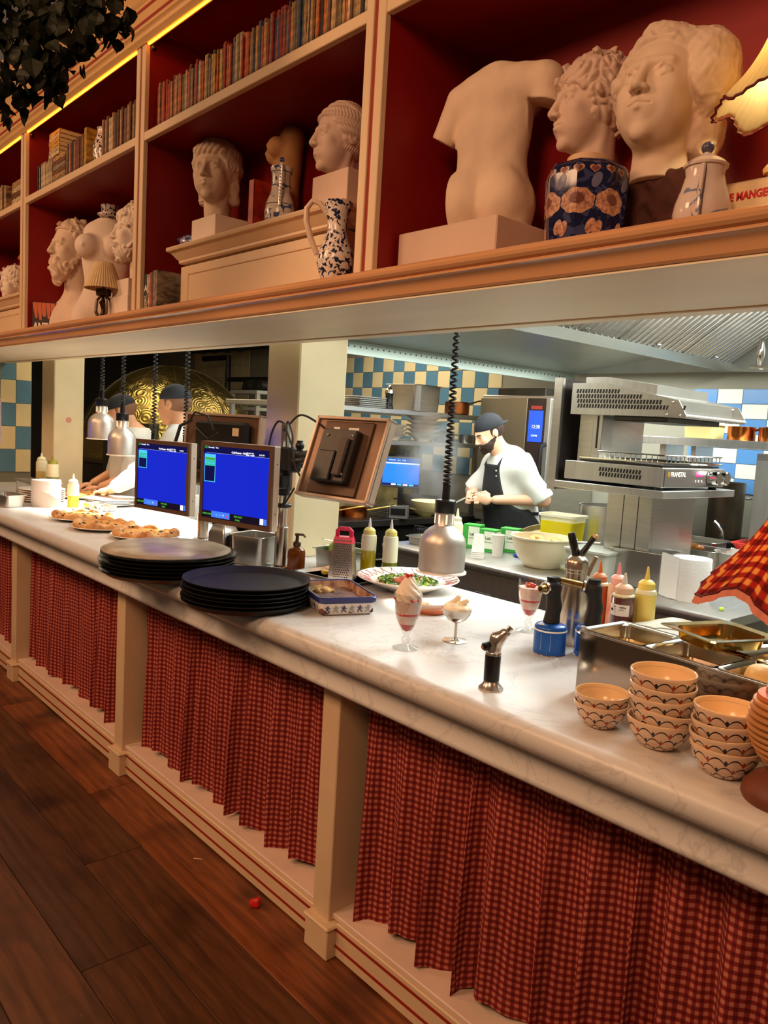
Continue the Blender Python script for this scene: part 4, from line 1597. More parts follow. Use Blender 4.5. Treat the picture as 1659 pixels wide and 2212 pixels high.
# ------------------------------------------------------------------ heat lamps
def heat_lamp(x, z, label, power, y=1.95):
    t_ = thing('heat_lamp', label, 'heat lamp', (x, y, z), 0, 'pendant heat lamps over the pass')
    B().lathe([(.083, 0), (.086, .002), (.086, .005), (.080, .007), (.080, .10), (.076, .118), (.064, .138), (.048, .152), (.035, .160), (.033, .163),
               (.033, .205), (.030, .205), (.030, .160), (.045, .148), (.060, .134), (.072, .114), (.076, .10), (.076, .004)], n=48, cap0=False, cap1=False).o('bell', ALU, t_)
    B().lathe([(.078, -.002), (.088, -.001), (.088, .004), (.079, .006)], n=48, cap0=False, cap1=False).o('rim', WHITEC, t_)
    for k in range(8):
        a = 2 * PI * k / 8 + .2
        B().box(-.003, .003, -.0012, .0012, -.016, .016, .001).T(Rz(a + PI / 2)).o('vent_slot', mat('slot_glow', (255, 236, 200), .5, emis=(255, 226, 180), estr=1.2), t_,
                                                                       (.0332 * math.cos(a), .0332 * math.sin(a), .184))
    B().lathe([(.034, .205), (.036, .208), (.036, .246), (.033, .250), (.014, .252), (.013, .300), (.008, .305)], n=32).o('socket_cover', BLACKP, t_)
    top = 1.99 - z
    n = 400
    path = []
    turns = (top - .30) / .019
    for i in range(n + 1):
        s = i / n
        zz = .30 + (top - .30) * (s ** 1.18)
        a = 2 * PI * turns * s
        r_ = .0115 * (1 - .25 * s)
        path.append((r_ * math.cos(a), r_ * math.sin(a), zz))
    B().tube(path, .0042, 6).o('coiled_cord', BLACKM, t_, ang=0)
    B().sph((0, 0, .07), .035, 18, 12, 1.1).o('bulb', mat('lamp_bulb', (255, 240, 214), .3, emis=(255, 222, 170), estr=6.0), t_)
    l = bpy.data.lights.new('heat_lamp_light', 'SPOT')
    l.energy = power
    l.color = (1.0, .90, .74)
    l.spot_size = math.radians(112)
    l.spot_blend = .5
    l.shadow_soft_size = .05
    o_ = bpy.data.objects.new('heat_lamp_light', l)
    COL.objects.link(o_)
    o_.parent = t_
    o_.location = (0, 0, .02)
    return t_


heat_lamp(-1.862, 1.117, 'large aluminium heat lamp hanging low over the salad plate', 52)
heat_lamp(-4.85, 1.425, 'aluminium heat lamp nearest the left pillar, higher of the left pair', 80)
heat_lamp(-4.54, 1.345, 'aluminium heat lamp partly hidden by the left monitor, lower of the left pair', 80)
heat_lamp(-4.12, 1.19, 'heat lamp hidden behind the left monitor with only its cord and cap showing', 80)
heat_lamp(-3.75, 1.19, 'heat lamp behind the pole with only its coiled cord showing', 60)

# ------------------------------------------------------------------ monitors
SCREEN = mat('screen_blue', (10, 20, 120), .18, emis=(14, 40, 215), estr=0.85)
SCRD = mat('screen_navy', (4, 8, 40), .2, emis=(6, 14, 90), estr=.6)
CYAN = mat('screen_cyan', (60, 150, 200), .3, emis=(70, 190, 235), estr=1.0)
TEAL = mat('screen_teal', (40, 150, 140), .3, emis=(40, 190, 170), estr=.9)
SGREEN = mat('screen_green', (40, 120, 50), .3, emis=(70, 170, 60), estr=.8)
SWHITE = mat('screen_white', (220, 230, 255), .3, emis=(205, 220, 255), estr=1.0)
SBTN = mat('screen_button', (40, 80, 200), .3, emis=(64, 120, 235), estr=1.0)
SDARK = mat('screen_bar', (8, 6, 20), .3, emis=(16, 10, 40), estr=.5)
BEZEL = mat('bronze_steel_bezel', (128, 100, 82), .35, .6, var=.1)
SIDE = mat('pale_steel_side', (224, 208, 190), .35, .4)


def monitor(label, loc, rz, ticket_h, head, tick_cells):
    t_ = thing('order_monitor', label, 'monitor', loc, rz, 'order monitors facing the room')
    W, H, D = .375, .307, .042
    b_ = B()
    for (x0, x1, z0, z1) in ((-W / 2, W / 2, H / 2 - .017, H / 2), (-W / 2, W / 2, -H / 2, -H / 2 + .017), (-W / 2, -W / 2 + .015, -H / 2 + .017, H / 2 - .017), (W / 2 - .015, W / 2, -H / 2 + .017, H / 2 - .017)):
        b_.box(x0, x1, 0, .010, z0, z1)
    b_.o('bezel', BEZEL, t_)
    h_ = B().box(-W / 2, W / 2, .010, D, -H / 2, H / 2, .002).o('housing', SIDE, t_)
    for s in (-1, 1):
        B().cyl((0, 0, 0), .0025, 0, .001, 10).T(Ry(PI / 2)).o('screw', BLACKP, h_, (W / 2, .026, s * .09))
    sc = B().box(-W / 2 + .014, W / 2 - .014, .005, .0095, -H / 2 + .016, H / 2 - .016).o('screen', SCREEN, t_)
    x0, x1, z0, z1 = -W / 2 + .014, W / 2 - .014, -H / 2 + .016, H / 2 - .016
    y = .0046

    def rect(a, b2, c, d, m, nm='screen_field', yy=0.0):
        B().box(x0 + a, x0 + b2, y - yy, y + .0002, z1 - d, z1 - c).o(nm, m, sc)
    w = x1 - x0
    rect(0, w, 0, .027, SCRD)
    rect(0, .022, 0, .011, SGREEN)
    rect(.012, .35 * w, .0265, .0272, SWHITE)
    rect(.35 * w, w, .0265, .0272, SWHITE)
    rect(0.004, .064, .032, .032 + ticket_h, CYAN, 'ticket')
    rect(0.007, .061, .046 + .010 * tick_cells, .029 + ticket_h, SCRD, 'ticket_field', .0003)
    for k in range(tick_cells):
        rect(.007, .061, .045 + k * .011, .054 + k * .011, TEAL if k % 2 else SGREEN if tick_cells > 2 and k == 0 else TEAL, 'ticket_line', .0004)
    rect(0, w, .247, .275, SDARK)
    rect(.05, .15, .246, .270, SBTN, 'button_bar', .0003)
    rect(w - .040, w - .022, .248, .270, SWHITE, 'button', .0003)
    rect(w - .020, w, .248, .270, SBTN, 'button', .0003)
    R_ = (PI / 2, 0, 0)
    lettering(head, .010, SWHITE, sc, (x0 + .43 * w, y - .0006, z1 - .022), R_, .0002)
    lettering('Parked  Due', .007, SWHITE, sc, (x0 + .66 * w, y - .0006, z1 - .018), R_)
    lettering('00:00 + 00:00', .0075, SWHITE, sc, (x0 + .65 * w, y - .0006, z1 - .026), R_)
    lettering('9:19 PM', .008, SWHITE, sc, (x0 + .84 * w, y - .0006, z1 - .022), R_)
    lettering('Recent(1)   View', .008, SWHITE, sc, (x0 + .024, y - .0006, z1 - .009), R_)
    lettering('ORDER TAKEN', .009, SGREEN, sc, (x0 + .002, y - .0006, z1 - .262), R_, .0002, .8)
    lettering('ITEM TAKEN', .009, SGREEN, sc, (x0 + .50 * w, y - .0006, z1 - .258), R_, .0002, .85)
    lettering('(TABLE)', .008, SGREEN, sc, (x0 + .52 * w, y - .0006, z1 - .270), R_, .0002, .85)
    for k, q in enumerate(('<', '>', '^', 'x')):
        lettering(q, .014, CYAN if k < 2 else (SWHITE if k == 2 else mat('screen_red', (200, 40, 40), .3, emis=(210, 40, 50), estr=.8)), sc, (x0 + .075 + k * .019, y - .0008, z1 - .264), R_, .0004)
    return t_


m2 = monitor('right hand order monitor facing the room with blue screen', (-2.529, 1.518, 1.357), math.radians(12.6), .105, 'Cold Runner - 06:28', 3)
m1 = monitor('left hand order monitor facing the room with blue screen', (-3.175, 1.541, 1.334), math.radians(10.4), .078, 'Hot Runner - 06:26', 2)

# poles with their arms
def pole(x, y, ztop, label, sleeve):
    t_ = thing('monitor_pole', label, 'pole', (x, y, ZC))
    B().cyl((0, 0, 0), .0195, .0, ztop - ZC, 28, b=.002).o('tube', CHROME, t_)
    B().cyl((0, 0, 0), .0265, 0, sleeve, 28, b=.002).o('sleeve', mat('brushed_sleeve', (190, 176, 160), .22, 1.0), t_)
    B().cyl((0, 0, 0), .045, 0, .008, 32, b=.002).o('base_flange', CHROME, t_)
    B().cyl((0, 0, 0), .006, 0, .0012, 12).T(Rx(PI / 2)).o('bolt_hole', BLACKP, t_, (.012, -.0193, ztop - ZC - .025))
    return t_


p2_ = pole(-2.677, 1.84, 1.592, 'chrome pole carrying the right monitors, near the pillar', .17)
p1_ = pole(-3.454, 1.905, 1.585, 'chrome pole carrying the left monitor', .13)
for (pp, mz, targ) in ((p2_, .36, (.13, -.24, .36)), (p1_, .34, (.27, -.30, .34))):
    B().cyl((0, 0, 0), .034, mz - .04, mz + .045, 24, b=.004).o('clamp', BLACKP, pp)
    B().box(-.025, .055, -.05, .0, mz - .03, mz + .03, .006).o('arm_joint', BLACKP, pp)
    B().tube([(.0, -.03, mz), tuple(targ)], .019, 10).o('arm', BLACKP, pp)
    B().box(-.06, .06, -.02, .018, -.07, .07, .004).o('mount_plate', BLACKP, pp, targ, (0, 0, math.radians(12)))
# hub and second arm on the right pole
B().cyl((0, 0, 0), .036, .25, .268, 24, b=.005).o('collar', BLACKP, p2_)
B().cyl((0, 0, 0), .026, .30, .345, 24, b=.004).o('clamp', BLACKP, p2_)
B().box(.02, .095, -.045, .02, .40, .50, .008).o('arm_joint', BLACKP, p2_)
B().box(.085, .135, -.04, .015, .42, .49, .008).o('arm_joint', BLACKP, p2_)
B().tube([(.11, -.02, .46), (.20, -.045, .47), (.27, -.06, .475)], [.026, .024, .028], 12).o('arm', BLACKP, p2_)
B().sph((.135, -.025, .51), .018).tube([(.135, -.025, .49), (.135, -.025, .53)], .012, 10).o('tilt_knob', BLACKP, p2_)
for pts in ([(.0, .0, .585), (-.03, -.02, .60), (-.06, -.03, .55), (-.085, -.03, .46)], [(.0, 0, .585), (.04, -.02, .60), (.09, -.03, .545), (.10, -.04, .49)],
            [(.02, .0, .59), (.14, -.03, .63), (.30, -.06, .60), (.40, -.06, .55)], [(.02, -.02, .58), (.12, -.05, .50), (.20, -.08, .42), (.32, -.09, .34), (.40, -.08, .33), (.43, -.07, .37)],
            [(.09, -.03, .41), (.11, -.05, .37), (.10, -.06, .30), (.085, -.06, .265), (.12, -.06, .30), (.16, -.06, .345)]):
    P_ = [Vector(p) for p in pts]
    dense = []
    for i in range(len(P_) - 1):
        a0 = P_[max(i - 1, 0)]
        a3 = P_[min(i + 2, len(P_) - 1)]
        for k in range(7):
            s = k / 7
            dense.append(tuple(.5 * ((2 * P_[i]) + (-a0 + P_[i + 1]) * s + (2 * a0 - 5 * P_[i] + 4 * P_[i + 1] - a3) * s * s + (-a0 + 3 * P_[i] - 3 * P_[i + 1] + a3) * s ** 3)))
    dense.append(tuple(P_[-1]))
    B().tube(dense, .0042, 6).o('cable', BLACKM, p2_)


def rear_monitor(label, loc, rz, tilt, w=.36, h=.31, mount=True):
    t_ = thing('order_monitor', label, 'monitor', loc, rz, 'order monitors turned to the kitchen')
    q = B()
    q.box(-w / 2, w / 2, -.004, .0, -h / 2 + .01, h / 2 - .01)
    M_ = Rx(tilt)
    q.T(M_).o('back_plate', mat('bronze_steel_back', (116, 90, 72), .35, .5, var=.1), t_)
    f_ = B()
    for (x0, x1, z0, z1) in ((-w / 2, w / 2, h / 2 - .012, h / 2), (-w / 2, w / 2, -h / 2, -h / 2 + .012), (-w / 2, -w / 2 + .012, -h / 2, h / 2), (w / 2 - .012, w / 2, -h / 2, h / 2)):
        f_.box(x0, x1, -.013, .030, z0, z1, .002)
    f_.T(M_).o('frame', mat('pale_bronze_frame', (190, 168, 150), .35, .4), t_)
    B().box(-w / 2 + .012, w / 2 - .012, .012, .018, -h / 2 + .012, h / 2 - .012).T(M_).o('screen', SCREEN, t_)
    if mount:
        B().box(-.125, .115, -.012, -.004, -.14, .135, .003).T(M_).o('rear_plate', mat('dark_bronze_plate', (84, 62, 46), .4, .4), t_)
        B().box(-.095, .075, -.045, -.012, -.10, .095, .005).T(M_).o('mount_box', mat('mount_black', (40, 32, 27), .4), t_)
        B().box(.02, .060, -.062, -.045, -.08, .06, .005).T(M_).o('mount_bracket', mat('mount_brown', (58, 44, 36), .45), t_)
        B().box(-.07, .012, -.060, -.045, -.10, .01, .004).T(M_).o('mount_bracket', BLACKP, t_)
        for sx in (-1, 1):
            for sz in (-1, 1):
                B().sph((sx * .06, -.047, sz * .07), .005, 8, 6).T(M_).o('screw', CHROME, t_)
        B().box(-.075, -.045, -.0135, -.012, .10, .112).box(.0, .05, -.0135, -.012, .10, .112).T(M_).o('rating_label', WHITEP, t_)
    return t_


rear_monitor('monitor turned to the kitchen, tilted, its back and cables showing', (-2.205, 1.765, 1.482), math.radians(7), math.radians(-19))
t = rear_monitor('monitor behind the left pole seen from the back with black electronics', (-3.12, 1.80, 1.455), math.radians(20), math.radians(-4), .43, .33, False)
B().box(-.12, .17, -.05, -.004, -.10, .13, .012).o('electronics_box', BLACKP, t)
B().box(.10, .135, -.0515, -.050, .07, .105).o('sticker', mat('beige_sticker', (206, 184, 150), .6), t)
B().box(-.05, .04, -.10, -.05, -.05, .02, .01).o('mount_joint', BLACKP, t)
B().tube([(-.15, -.05, .12), (-.08, -.09, .165), (.0, -.10, .15), (.03, -.09, .09)], .005, 6).o('cable', BLACKM, t)
B().tube([(-.13, -.05, .13), (-.19, -.06, .10), (-.21, -.07, .02), (-.20, -.07, -.10)], .008, 6).o('cable', BLACKM, t)
B().tube([(-.10, -.06, .10), (.0, -.09, .05), (.06, -.10, .08)], .004, 6).o('cable', BLACKM, t)
# far left monitor (only its back edge is in frame)
t = rear_monitor('monitor cut by the left frame edge, dark back with pale side', (-5.16, 1.36, 1.50), math.radians(-38), 0, .34, .29, True)
B().box(-.05, .12, -.10, -.05, .06, .14, .01).o('mount_arm', mat('brass_joint', (150, 110, 50), .4, .6), t)
t = thing('monitor_pole', 'chrome pole at the left frame edge', 'pole', (-5.30, 1.30, ZC))
B().cyl((0, 0, 0), .018, 0, .62, 20).o('tube', CHROME, t)
B().cyl((0, 0, 0), .045, 0, .008, 24, b=.002).o('base_flange', CHROME, t)

# ------------------------------------------------------------------ stacked trays
TRAYB = mat('tray_black', (24, 22, 21), .48, var=.3, vscale=25, bump=.05, bscale=200)
TRAYS = mat('tray_worn_steel', (206, 196, 178), .36, .5, var=.35, vscale=9)
TRAYR = mat('tray_dark_rim', (46, 40, 36), .3, .6)


def tray_stack(cx, cy, n, dz, R, names, mats, label_fn, group, last_m=None):
    pr = [(R * .84, .003), (R * .90, .006), (R * .97, .020), (R, .023), (R, .026), (R * .965, .0245), (R * .89, .009), (R * .84, .0065)]
    for k in range(n):
        jx, jy = rp.uniform(-.006, .006), rp.uniform(-.006, .006)
        b_ = B()
        b_.lathe([(1e-6, .003)] + pr + [(1e-6, .0065)], n=72, cap0=False, cap1=False)
        o_ = b_.o('serving_tray', last_m if (k == n - 1 and last_m) else mats, None, (cx + jx, cy + jy, ZC + k * dz - .003 + .0005 * k))
        tag(o_, label_fn(k), 'tray', group)


ORD = ['bottom', 'second', 'third', 'fourth', 'fifth', 'sixth', 'seventh', 'eighth']
tray_stack(-2.18, 1.365, 6, .0125, .207, None, TRAYB, lambda k: 'round black tray on the nearer stack, %s from the bottom' % ORD[k] if k else 'lowest round black tray of the nearer stack', 'nearer stack of black trays')
tray_stack(-2.745, 1.375, 6, .0125, .252, None, TRAYR, lambda k: 'large round tray on the farther stack, %s from the bottom' % ORD[k] if k else 'lowest large round tray of the farther stack', 'farther stack of large trays')
o = B().lathe([(1e-6, .006), (.215, .006), (.222, .005), (.236, .0), (.240, .0), (.240, .003), (.226, .009), (.216, .0125), (1e-6, .0125)], n=80, cap0=False, cap1=False).o(
    'serving_tray', TRAYS, None, (-2.757, 1.372, ZC + .0905))
tag(o, 'upturned worn steel tray topping the farther stack', 'tray', 'farther stack of large trays')

# ------------------------------------------------------------------ blue baking dish with tiramisu
t = thing('baking_dish', 'blue rimmed baking dish with dancing figures and chocolate dessert', 'dish', (-2.016, 1.612, ZC), math.radians(-20))


def rrect(hx, hy, r, n=6):
    pts = []
    for cx_, cy_, a0 in ((hx - r, hy - r, 0), (-hx + r, hy - r, PI / 2), (-hx + r, -hy + r, PI), (hx - r, -hy + r, 1.5 * PI)):
        for k in range(n + 1):
            a = a0 + PI / 2 * k / n
            pts.append((cx_ + r * math.cos(a), cy_ + r * math.sin(a)))
    return pts


def rr_loft(secs, n=6, cap0=True, cap1=True):
    b_ = B()
    b_.ring([[(x, y, z) for x, y in rrect(hx, hy, r, n)] for hx, hy, r, z in secs], True, cap0, cap1)
    return b_


rr_loft([(.125, .08, .02, 0), (.132, .087, .022, .004), (.141, .096, .024, .040)], cap1=False).o('outer_wall', mat('dish_white', (226, 216, 206), .2), t)
rr_loft([(.141, .096, .024, .040), (.145, .100, .025, .0435), (.147, .102, .025, .058), (.145, .100, .025, .061), (.139, .094, .023, .061), (.137, .092, .023, .058)], cap0=False, cap1=False).o(
    'blue_rim', mat('dish_blue', (44, 50, 110), .15), t)
rr_loft([(.137, .092, .023, .058), (.128, .083, .022, .008)], cap0=False).o('inner_wall', mat('dish_inside', (200, 168, 140), .3, col2=(110, 56, 44), vscale=22), t)
sculpt('dessert', lambda P: smax(bxs(P, (0, 0, .02), (.132, .087, .013), .004) - .0035 * sn(P, 60) - .002 * sn(P, 150, 1), -(P[..., 0] + .055) if False else -1 + 0 * P[..., 0], .01),
       (-.14, -.1, .004), (.14, .1, .045), .004, mat('cocoa_dessert', (120, 82, 66), .7, col2=(70, 34, 26), vscale=14), t)
sculpt('biscuit_layer', lambda P: ell(P, (-.088, -.025, .034), (.042, .05, .012)) - .006 * sn(P, 95) - .004 * sn(P, 190, 2.0),
       (-.14, -.09, .02), (-.03, .04, .06), .003, mat('biscuit_crumb', (214, 176, 110), .8, col2=(120, 84, 40), vscale=60), t)
FIG = mat('figure_blue', (40, 44, 84), .3)
FIGG = mat('figure_grey', (150, 150, 152), .3)


def figure(parent, x, z, s, m, flip, side):
    b_ = B()
    b_.sph((.0, 0, .017), .0032, 8, 6)
    b_.tube([(0, 0, .014), (.001, 0, .007)], .0032, 6)
    b_.tube([(.001, 0, .007), (.006, 0, .003), (.005, 0, -.003)], .0018, 5)
    b_.tube([(.001, 0, .007), (-.004, 0, .002), (-.009, 0, -.002)], .0018, 5)
    b_.tube([(0, 0, .013), (.006, 0, .012), (.010, 0, .016)], .0014, 5)
    b_.tube([(0, 0, .013), (-.006, 0, .010), (-.010, 0, .012)], .0014, 5)
    M_ = Matrix.Diagonal((s * flip, .25, s, 1))
    tiltv = -math.atan2(.009, .036)
    if side == 0:
        b_.T(Tr(x, -.0922, z) @ Rx(-tiltv) @ M_)
    else:
        b_.T(Tr(.1375, x, z) @ Rz(PI / 2) @ Rx(-tiltv) @ M_)
    b_.o('painted_figure', m, parent)


for k in range(8):
    figure(t, -.105 + k * .03, .014, .95, FIG if k % 2 == 0 else FIGG, 1 if k % 3 else -1, 0)
for k in range(6):
    figure(t, -.07 + k * .027, .014, 1.0, FIG if k % 2 == 0 else FIGG, 1 if k % 2 else -1, 1)
rr_loft([(.1322, .0872, .022, .0045), (.1325, .0875, .022, .0065)], cap0=False, cap1=False).o('painted_line', FIG, t)

# ------------------------------------------------------------------ sundaes and ice cream coupe
SYRUP = mat('strawberry_syrup', (200, 30, 26), .15, coat=.6)
CREAMF = mat('whipped_cream', (246, 232, 214), .45, sss=.15)
YOG = mat('sundae_cream', (244, 228, 216), .4, col2=(234, 178, 166), vscale=34)


def sundae(loc, label, full):
    t_ = thing('sundae', label, 'dessert', loc, 0, 'strawberry sundaes in tall glasses')
    H = .155 if full else .160
    pr = [(.036, 0), (.0365, .002), (.030, .0045), (.012, .010), (.008, .014), (.011, .020), (.0125, .026), (.008, .033), (.007, .038), (.010, .043),
          (.020, .060), (.030, .085), (.037, .115), (.0395, .14), (.039, H)]
    inn = [(r - .0022, z) for r, z in pr[::-1] if z > .046] + [(.001, .046)]
    B().lathe(pr + inn, n=40, cap1=False, wob=lambda a, r, z: 1 + (.012 * math.cos(20 * a) if .05 < z < .14 else 0)).o('glass', GLASS, t_)
    B().lathe([(.002, .047), (.0130, .0525), (.019, .063), (.0225, .070), (.0001, .072)], n=28).o('syrup', SYRUP, t_)
    B().lathe([(.0001, .0705), (.0222, .0702), (.0275, .085), (.0338, .112), (.0362, .132), (.0365, .138), (.0001, .139)], n=28).o('cream_layer', YOG, t_)
    B().lathe([(.0305, .094), (.0318, .096), (.0322, .099), (.031, .101)], n=28, cap0=False, cap1=False, wob=lambda a, r, z: 1 + .01 * math.sin(5 * a)).o('syrup_layer', SYRUP, t_)
    if full:
        def swirl(P):
            a = np.arctan2(P[..., 1], P[..., 0])
            r = np.hypot(P[..., 0], P[..., 1])
            R_ = np.interp(P[..., 2], [.135, .150, .165, .185, .20, .208], [.037, .036, .031, .020, .010, .001])
            return (r - R_ - .0035 * np.abs(np.sin(4 * a + P[..., 2] * 150)) + .002) * .6
        sculpt('cream_swirl', swirl, (-.045, -.045, .134), (.045, .045, .212), .0018, CREAMF, t_)
        for k in range(13):
            a = rp.uniform(0, 6.28)
            z = rp.choice([.205, .20, .195, .142, .14, .13])
            r_ = .007 if z > .19 else .036
            B().sph((0, 0, 0), .006, 8, 6, .7).o('strawberry_piece', SYRUP, t_, (r_ * math.cos(a), r_ * math.sin(a), z))
    else:
        for k in range(10):
            a = rp.uniform(0, 6.28)
            B().sph((0, 0, 0), rp.uniform(.005, .010), 8, 6, .7).o('strawberry_piece', SYRUP if k % 3 else mat('orange_fruit', (226, 110, 40), .3), t_,
                                                                   (rp.uniform(.0, .026) * math.cos(a), rp.uniform(0, .026) * math.sin(a), .140 + rp.uniform(0, .012)))
    return t_


sundae((-1.523, 1.474, ZC), 'tall strawberry sundae with a whipped cream swirl, nearest dessert glass', True)
sundae((-1.470, 1.945, ZC), 'half eaten looking strawberry sundae beside the blow torches', False)
t = thing('ice_cream_coupe', 'steel stemmed coupe piled with vanilla ice cream curls', 'dessert', (-1.506, 1.655, ZC))
B().lathe([(.036, 0), (.037, .002), (.010, .005), (.0045, .008), (.004, .05), (.010, .054), (.028, .064), (.040, .080), (.0445, .096), (.0435, .096), (.039, .082), (.026, .067), (.002, .058)], n=40, cap1=False).o(
    'coupe_cup', mat('coupe_steel', (206, 196, 184), .16, 1.0), t)
sculpt('ice_cream', lambda P: smin(smin(ell(P, (-.012, 0, .092), (.034, .034, .020)), ell(P, (.012, .004, .094), (.030, .032, .018)), .008), smin(cap(P, (-.024, -.01, .10), (.0, .004, .128), .012, .006), cap(P, (.006, .0, .10), (.026, .01, .120), .012, .008), .006), .006) - .0025 * sn(P, 150),
       (-.055, -.05, .07), (.055, .05, .14), .0022, mat('vanilla_ice', (246, 234, 206), .5, sss=.2), t)

# ------------------------------------------------------------------ blow torches, siphon
t = thing('kitchen_torch', 'small black and silver kitchen torch standing on the marble', 'torch', (-1.166, 1.418, ZC))
B().lathe([(.029, 0), (.0295, .003), (.026, .007), (.020, .013), (.0175, .020)], n=36).o('base', mat('torch_silver', (206, 200, 192), .22, .9), t)
B().lathe([(.0175, .020), (.0185, .021), (.019, .082), (.018, .083)], n=36).o('grip', BLACKP, t)
B().lathe([(.0185, .083), (.0185, .088), (.0165, .091)], n=36).o('collar_ring', mat('torch_silver', (206, 200, 192), .22, .9), t)
sculpt('head', lambda P: smin(cap(P, (0, 0, .095), (.006, .004, .122), .018, .016), cap(P, (.006, .004, .122), (.020, .014, .138), .0155, .012), .01),
       (-.04, -.04, .085), (.05, .05, .16), .002, mat('torch_silver', (206, 200, 192), .22, .9), t)
B().tube([(.018, .012, .134), (.030, .021, .152)], .0075, 14).o('nozzle', CHROME, t)
B().tube([(-.004, -.012, .106), (-.008, -.026, .103)], .010, 14).tube([(-.0078, -.025, .1032), (-.009, -.030, .1025)], .006, 12).o('trigger_knob', BLACKP, t)
B().tube([(-.0088, -.0295, .1025), (-.0092, -.031, .1023)], .0048, 12).o('trigger_cap', mat('trigger_copper', (190, 110, 70), .35, .4), t)
BLUECAN = mat('gas_blue', (24, 88, 178), .3, .2, var=.12, vscale=12)


def can_torch(x, y, label, burner, full_label):
    t_ = thing('blow_torch', label, 'torch', (x, y, ZC), 0, 'blue canister blow torches')
    cn = B().lathe([(.0435, 0), (.045, .0015), (.045, .072), (.0445, .076), (.040, .082), (.026, .087), (.020, .0875)], n=44).o('gas_canister', BLUECAN, t_)
    B().lathe([(.0452, .0), (.0462, .0015), (.0452, .003)], n=44, cap0=False, cap1=False).o('bottom_seam', CHROME, cn)
    B().lathe([(.0452, .0665), (.0455, .067), (.0455, .0705), (.0452, .071)], n=44, cap0=False, cap1=False).o('white_band', WHITEP, cn)
    lettering('ATTENTION GAZ BUTANE', .0028, BLACKP, cn, (-.018, -.0418, .0675), (PI / 2, 0, math.radians(0)))
    for k in range(3):
        a = math.radians(-120 + k * 34)
        B().box(-.0004, .0004, -.0003, .0003, 0, .045).T(Rz(a + PI / 2)).o('printed_line', mat('print_white', (170, 196, 226), .5), cn, (.0453 * math.cos(a), .0453 * math.sin(a), .016))
    B().box(-.007, .007, -.0004, 0, -.0045, .0045).T(Rx(-.9)).o('hazard_label', WHITEP, cn, (-.006, -.0335, .0842))

    def hfn(P):
        d = cap(P, (0, 0, .086), (.003, .003, .135), .0235, .0185)
        d = smin(d, cap(P, (.003, .003, .135), (-.003, -.002, .188), .0195, .0215), .012)
        return smin(d, cap(P, (-.003, -.002, .188), tuple(burner * .022 + np.array([-.003, -.002, .190])), .0205, .0165), .008)
    sculpt('grip', hfn, (-.05, -.05, .086), (.05, .05, .218), .0028, BLACKM, t_)
    bd = Vector(burner)
    o0 = Vector((-.003, -.002, .190)) + bd * .026
    B().tube([o0, o0 + bd * .006], .0175, 18).o('burner_collar', mat('collar_chrome', (220, 214, 200), .2, 1.0), t_)
    L = .024 if full_label else .070
    B().tube([o0 + bd * .006, o0 + bd * L], [.0115, .0105], 16).o('burner_tube', mat('brass_heat_stained', (176, 146, 96), .3, 1.0, var=.4, vscale=60), t_)
    B().tube([o0 + bd * L, o0 + bd * (L + .002)], .006, 14).o('burner_mouth', mat('burner_dark', (60, 36, 24), .5, .6), t_)
    B().lathe([(.0165, .205), (.0175, .209), (.0165, .216), (.008, .2175)], n=24, wob=lambda a, r, z: 1 + .03 * math.cos(12 * a)).o('gas_knob', BLACKP, t_, (-.003, -.002, 0))
    return t_


can_torch(-1.282, 1.800, 'blow torch on a blue gas canister pointing towards the room, nearest the marble edge', np.array([-.10, -.98, -.10]), True)
can_torch(-1.205, 1.885, 'second blow torch on a blue gas canister pointing sideways behind the steel rail', np.array([-.72, -.66, .16]), False)
t = thing('cream_siphon', 'tall stainless cream siphon with black charger handle behind the torches', 'siphon', (-1.312, 1.945, ZC))
B().lathe([(.041, 0), (.042, .003), (.042, .11), (.040, .14), (.034, .175), (.031, .20), (.031, .212), (.0325, .214), (.0325, .222), (.034, .224), (.034, .244), (.030, .252), (.020, .262), (.012, .266)], n=44).o(
    'flask', mat('siphon_steel', (206, 192, 174), .26, 1.0), t)
B().lathe([(.0105, 0), (.0125, .003), (.0115, .058), (.009, .066)], n=18).T(Ry(math.radians(-14)) @ Rx(math.radians(6))).o('charger_holder', BLACKP, t, (-.004, -.006, .264))
nz = B().tube([(.006, .004, .262), (.020, .016, .292)], [.010, .008], 14).tube([(.020, .016, .292), (.032, .027, .318)], [.0075, .0095], 12).o('nozzle', BLACKP, t)
B().lathe([(.008, 0), (.0095, .005), (.003, .012)], n=10, wob=lambda a, r, z: 1 + .2 * math.cos(5 * a)).T(Ry(.7)).o('nozzle_tip', mat('cream_crust', (206, 170, 120), .5), nz, (.033, .028, .318))
B().box(-.006, .006, -.002, .002, 0, .062, .001).T(Rz(.8) @ Ry(.35)).o('lever', mat('siphon_steel', (206, 192, 174), .26, 1.0), t, (.024, .022, .205))
B().tube([(-.006, -.012, .262), (.004, -.012, .284), (.018, .006, .262)], .004, 8).o('wire_bail', CHROME, t)

# ------------------------------------------------------------------ squeeze bottles
MILKY = mat('milky_bottle', (236, 232, 196), .35, sss=.2)


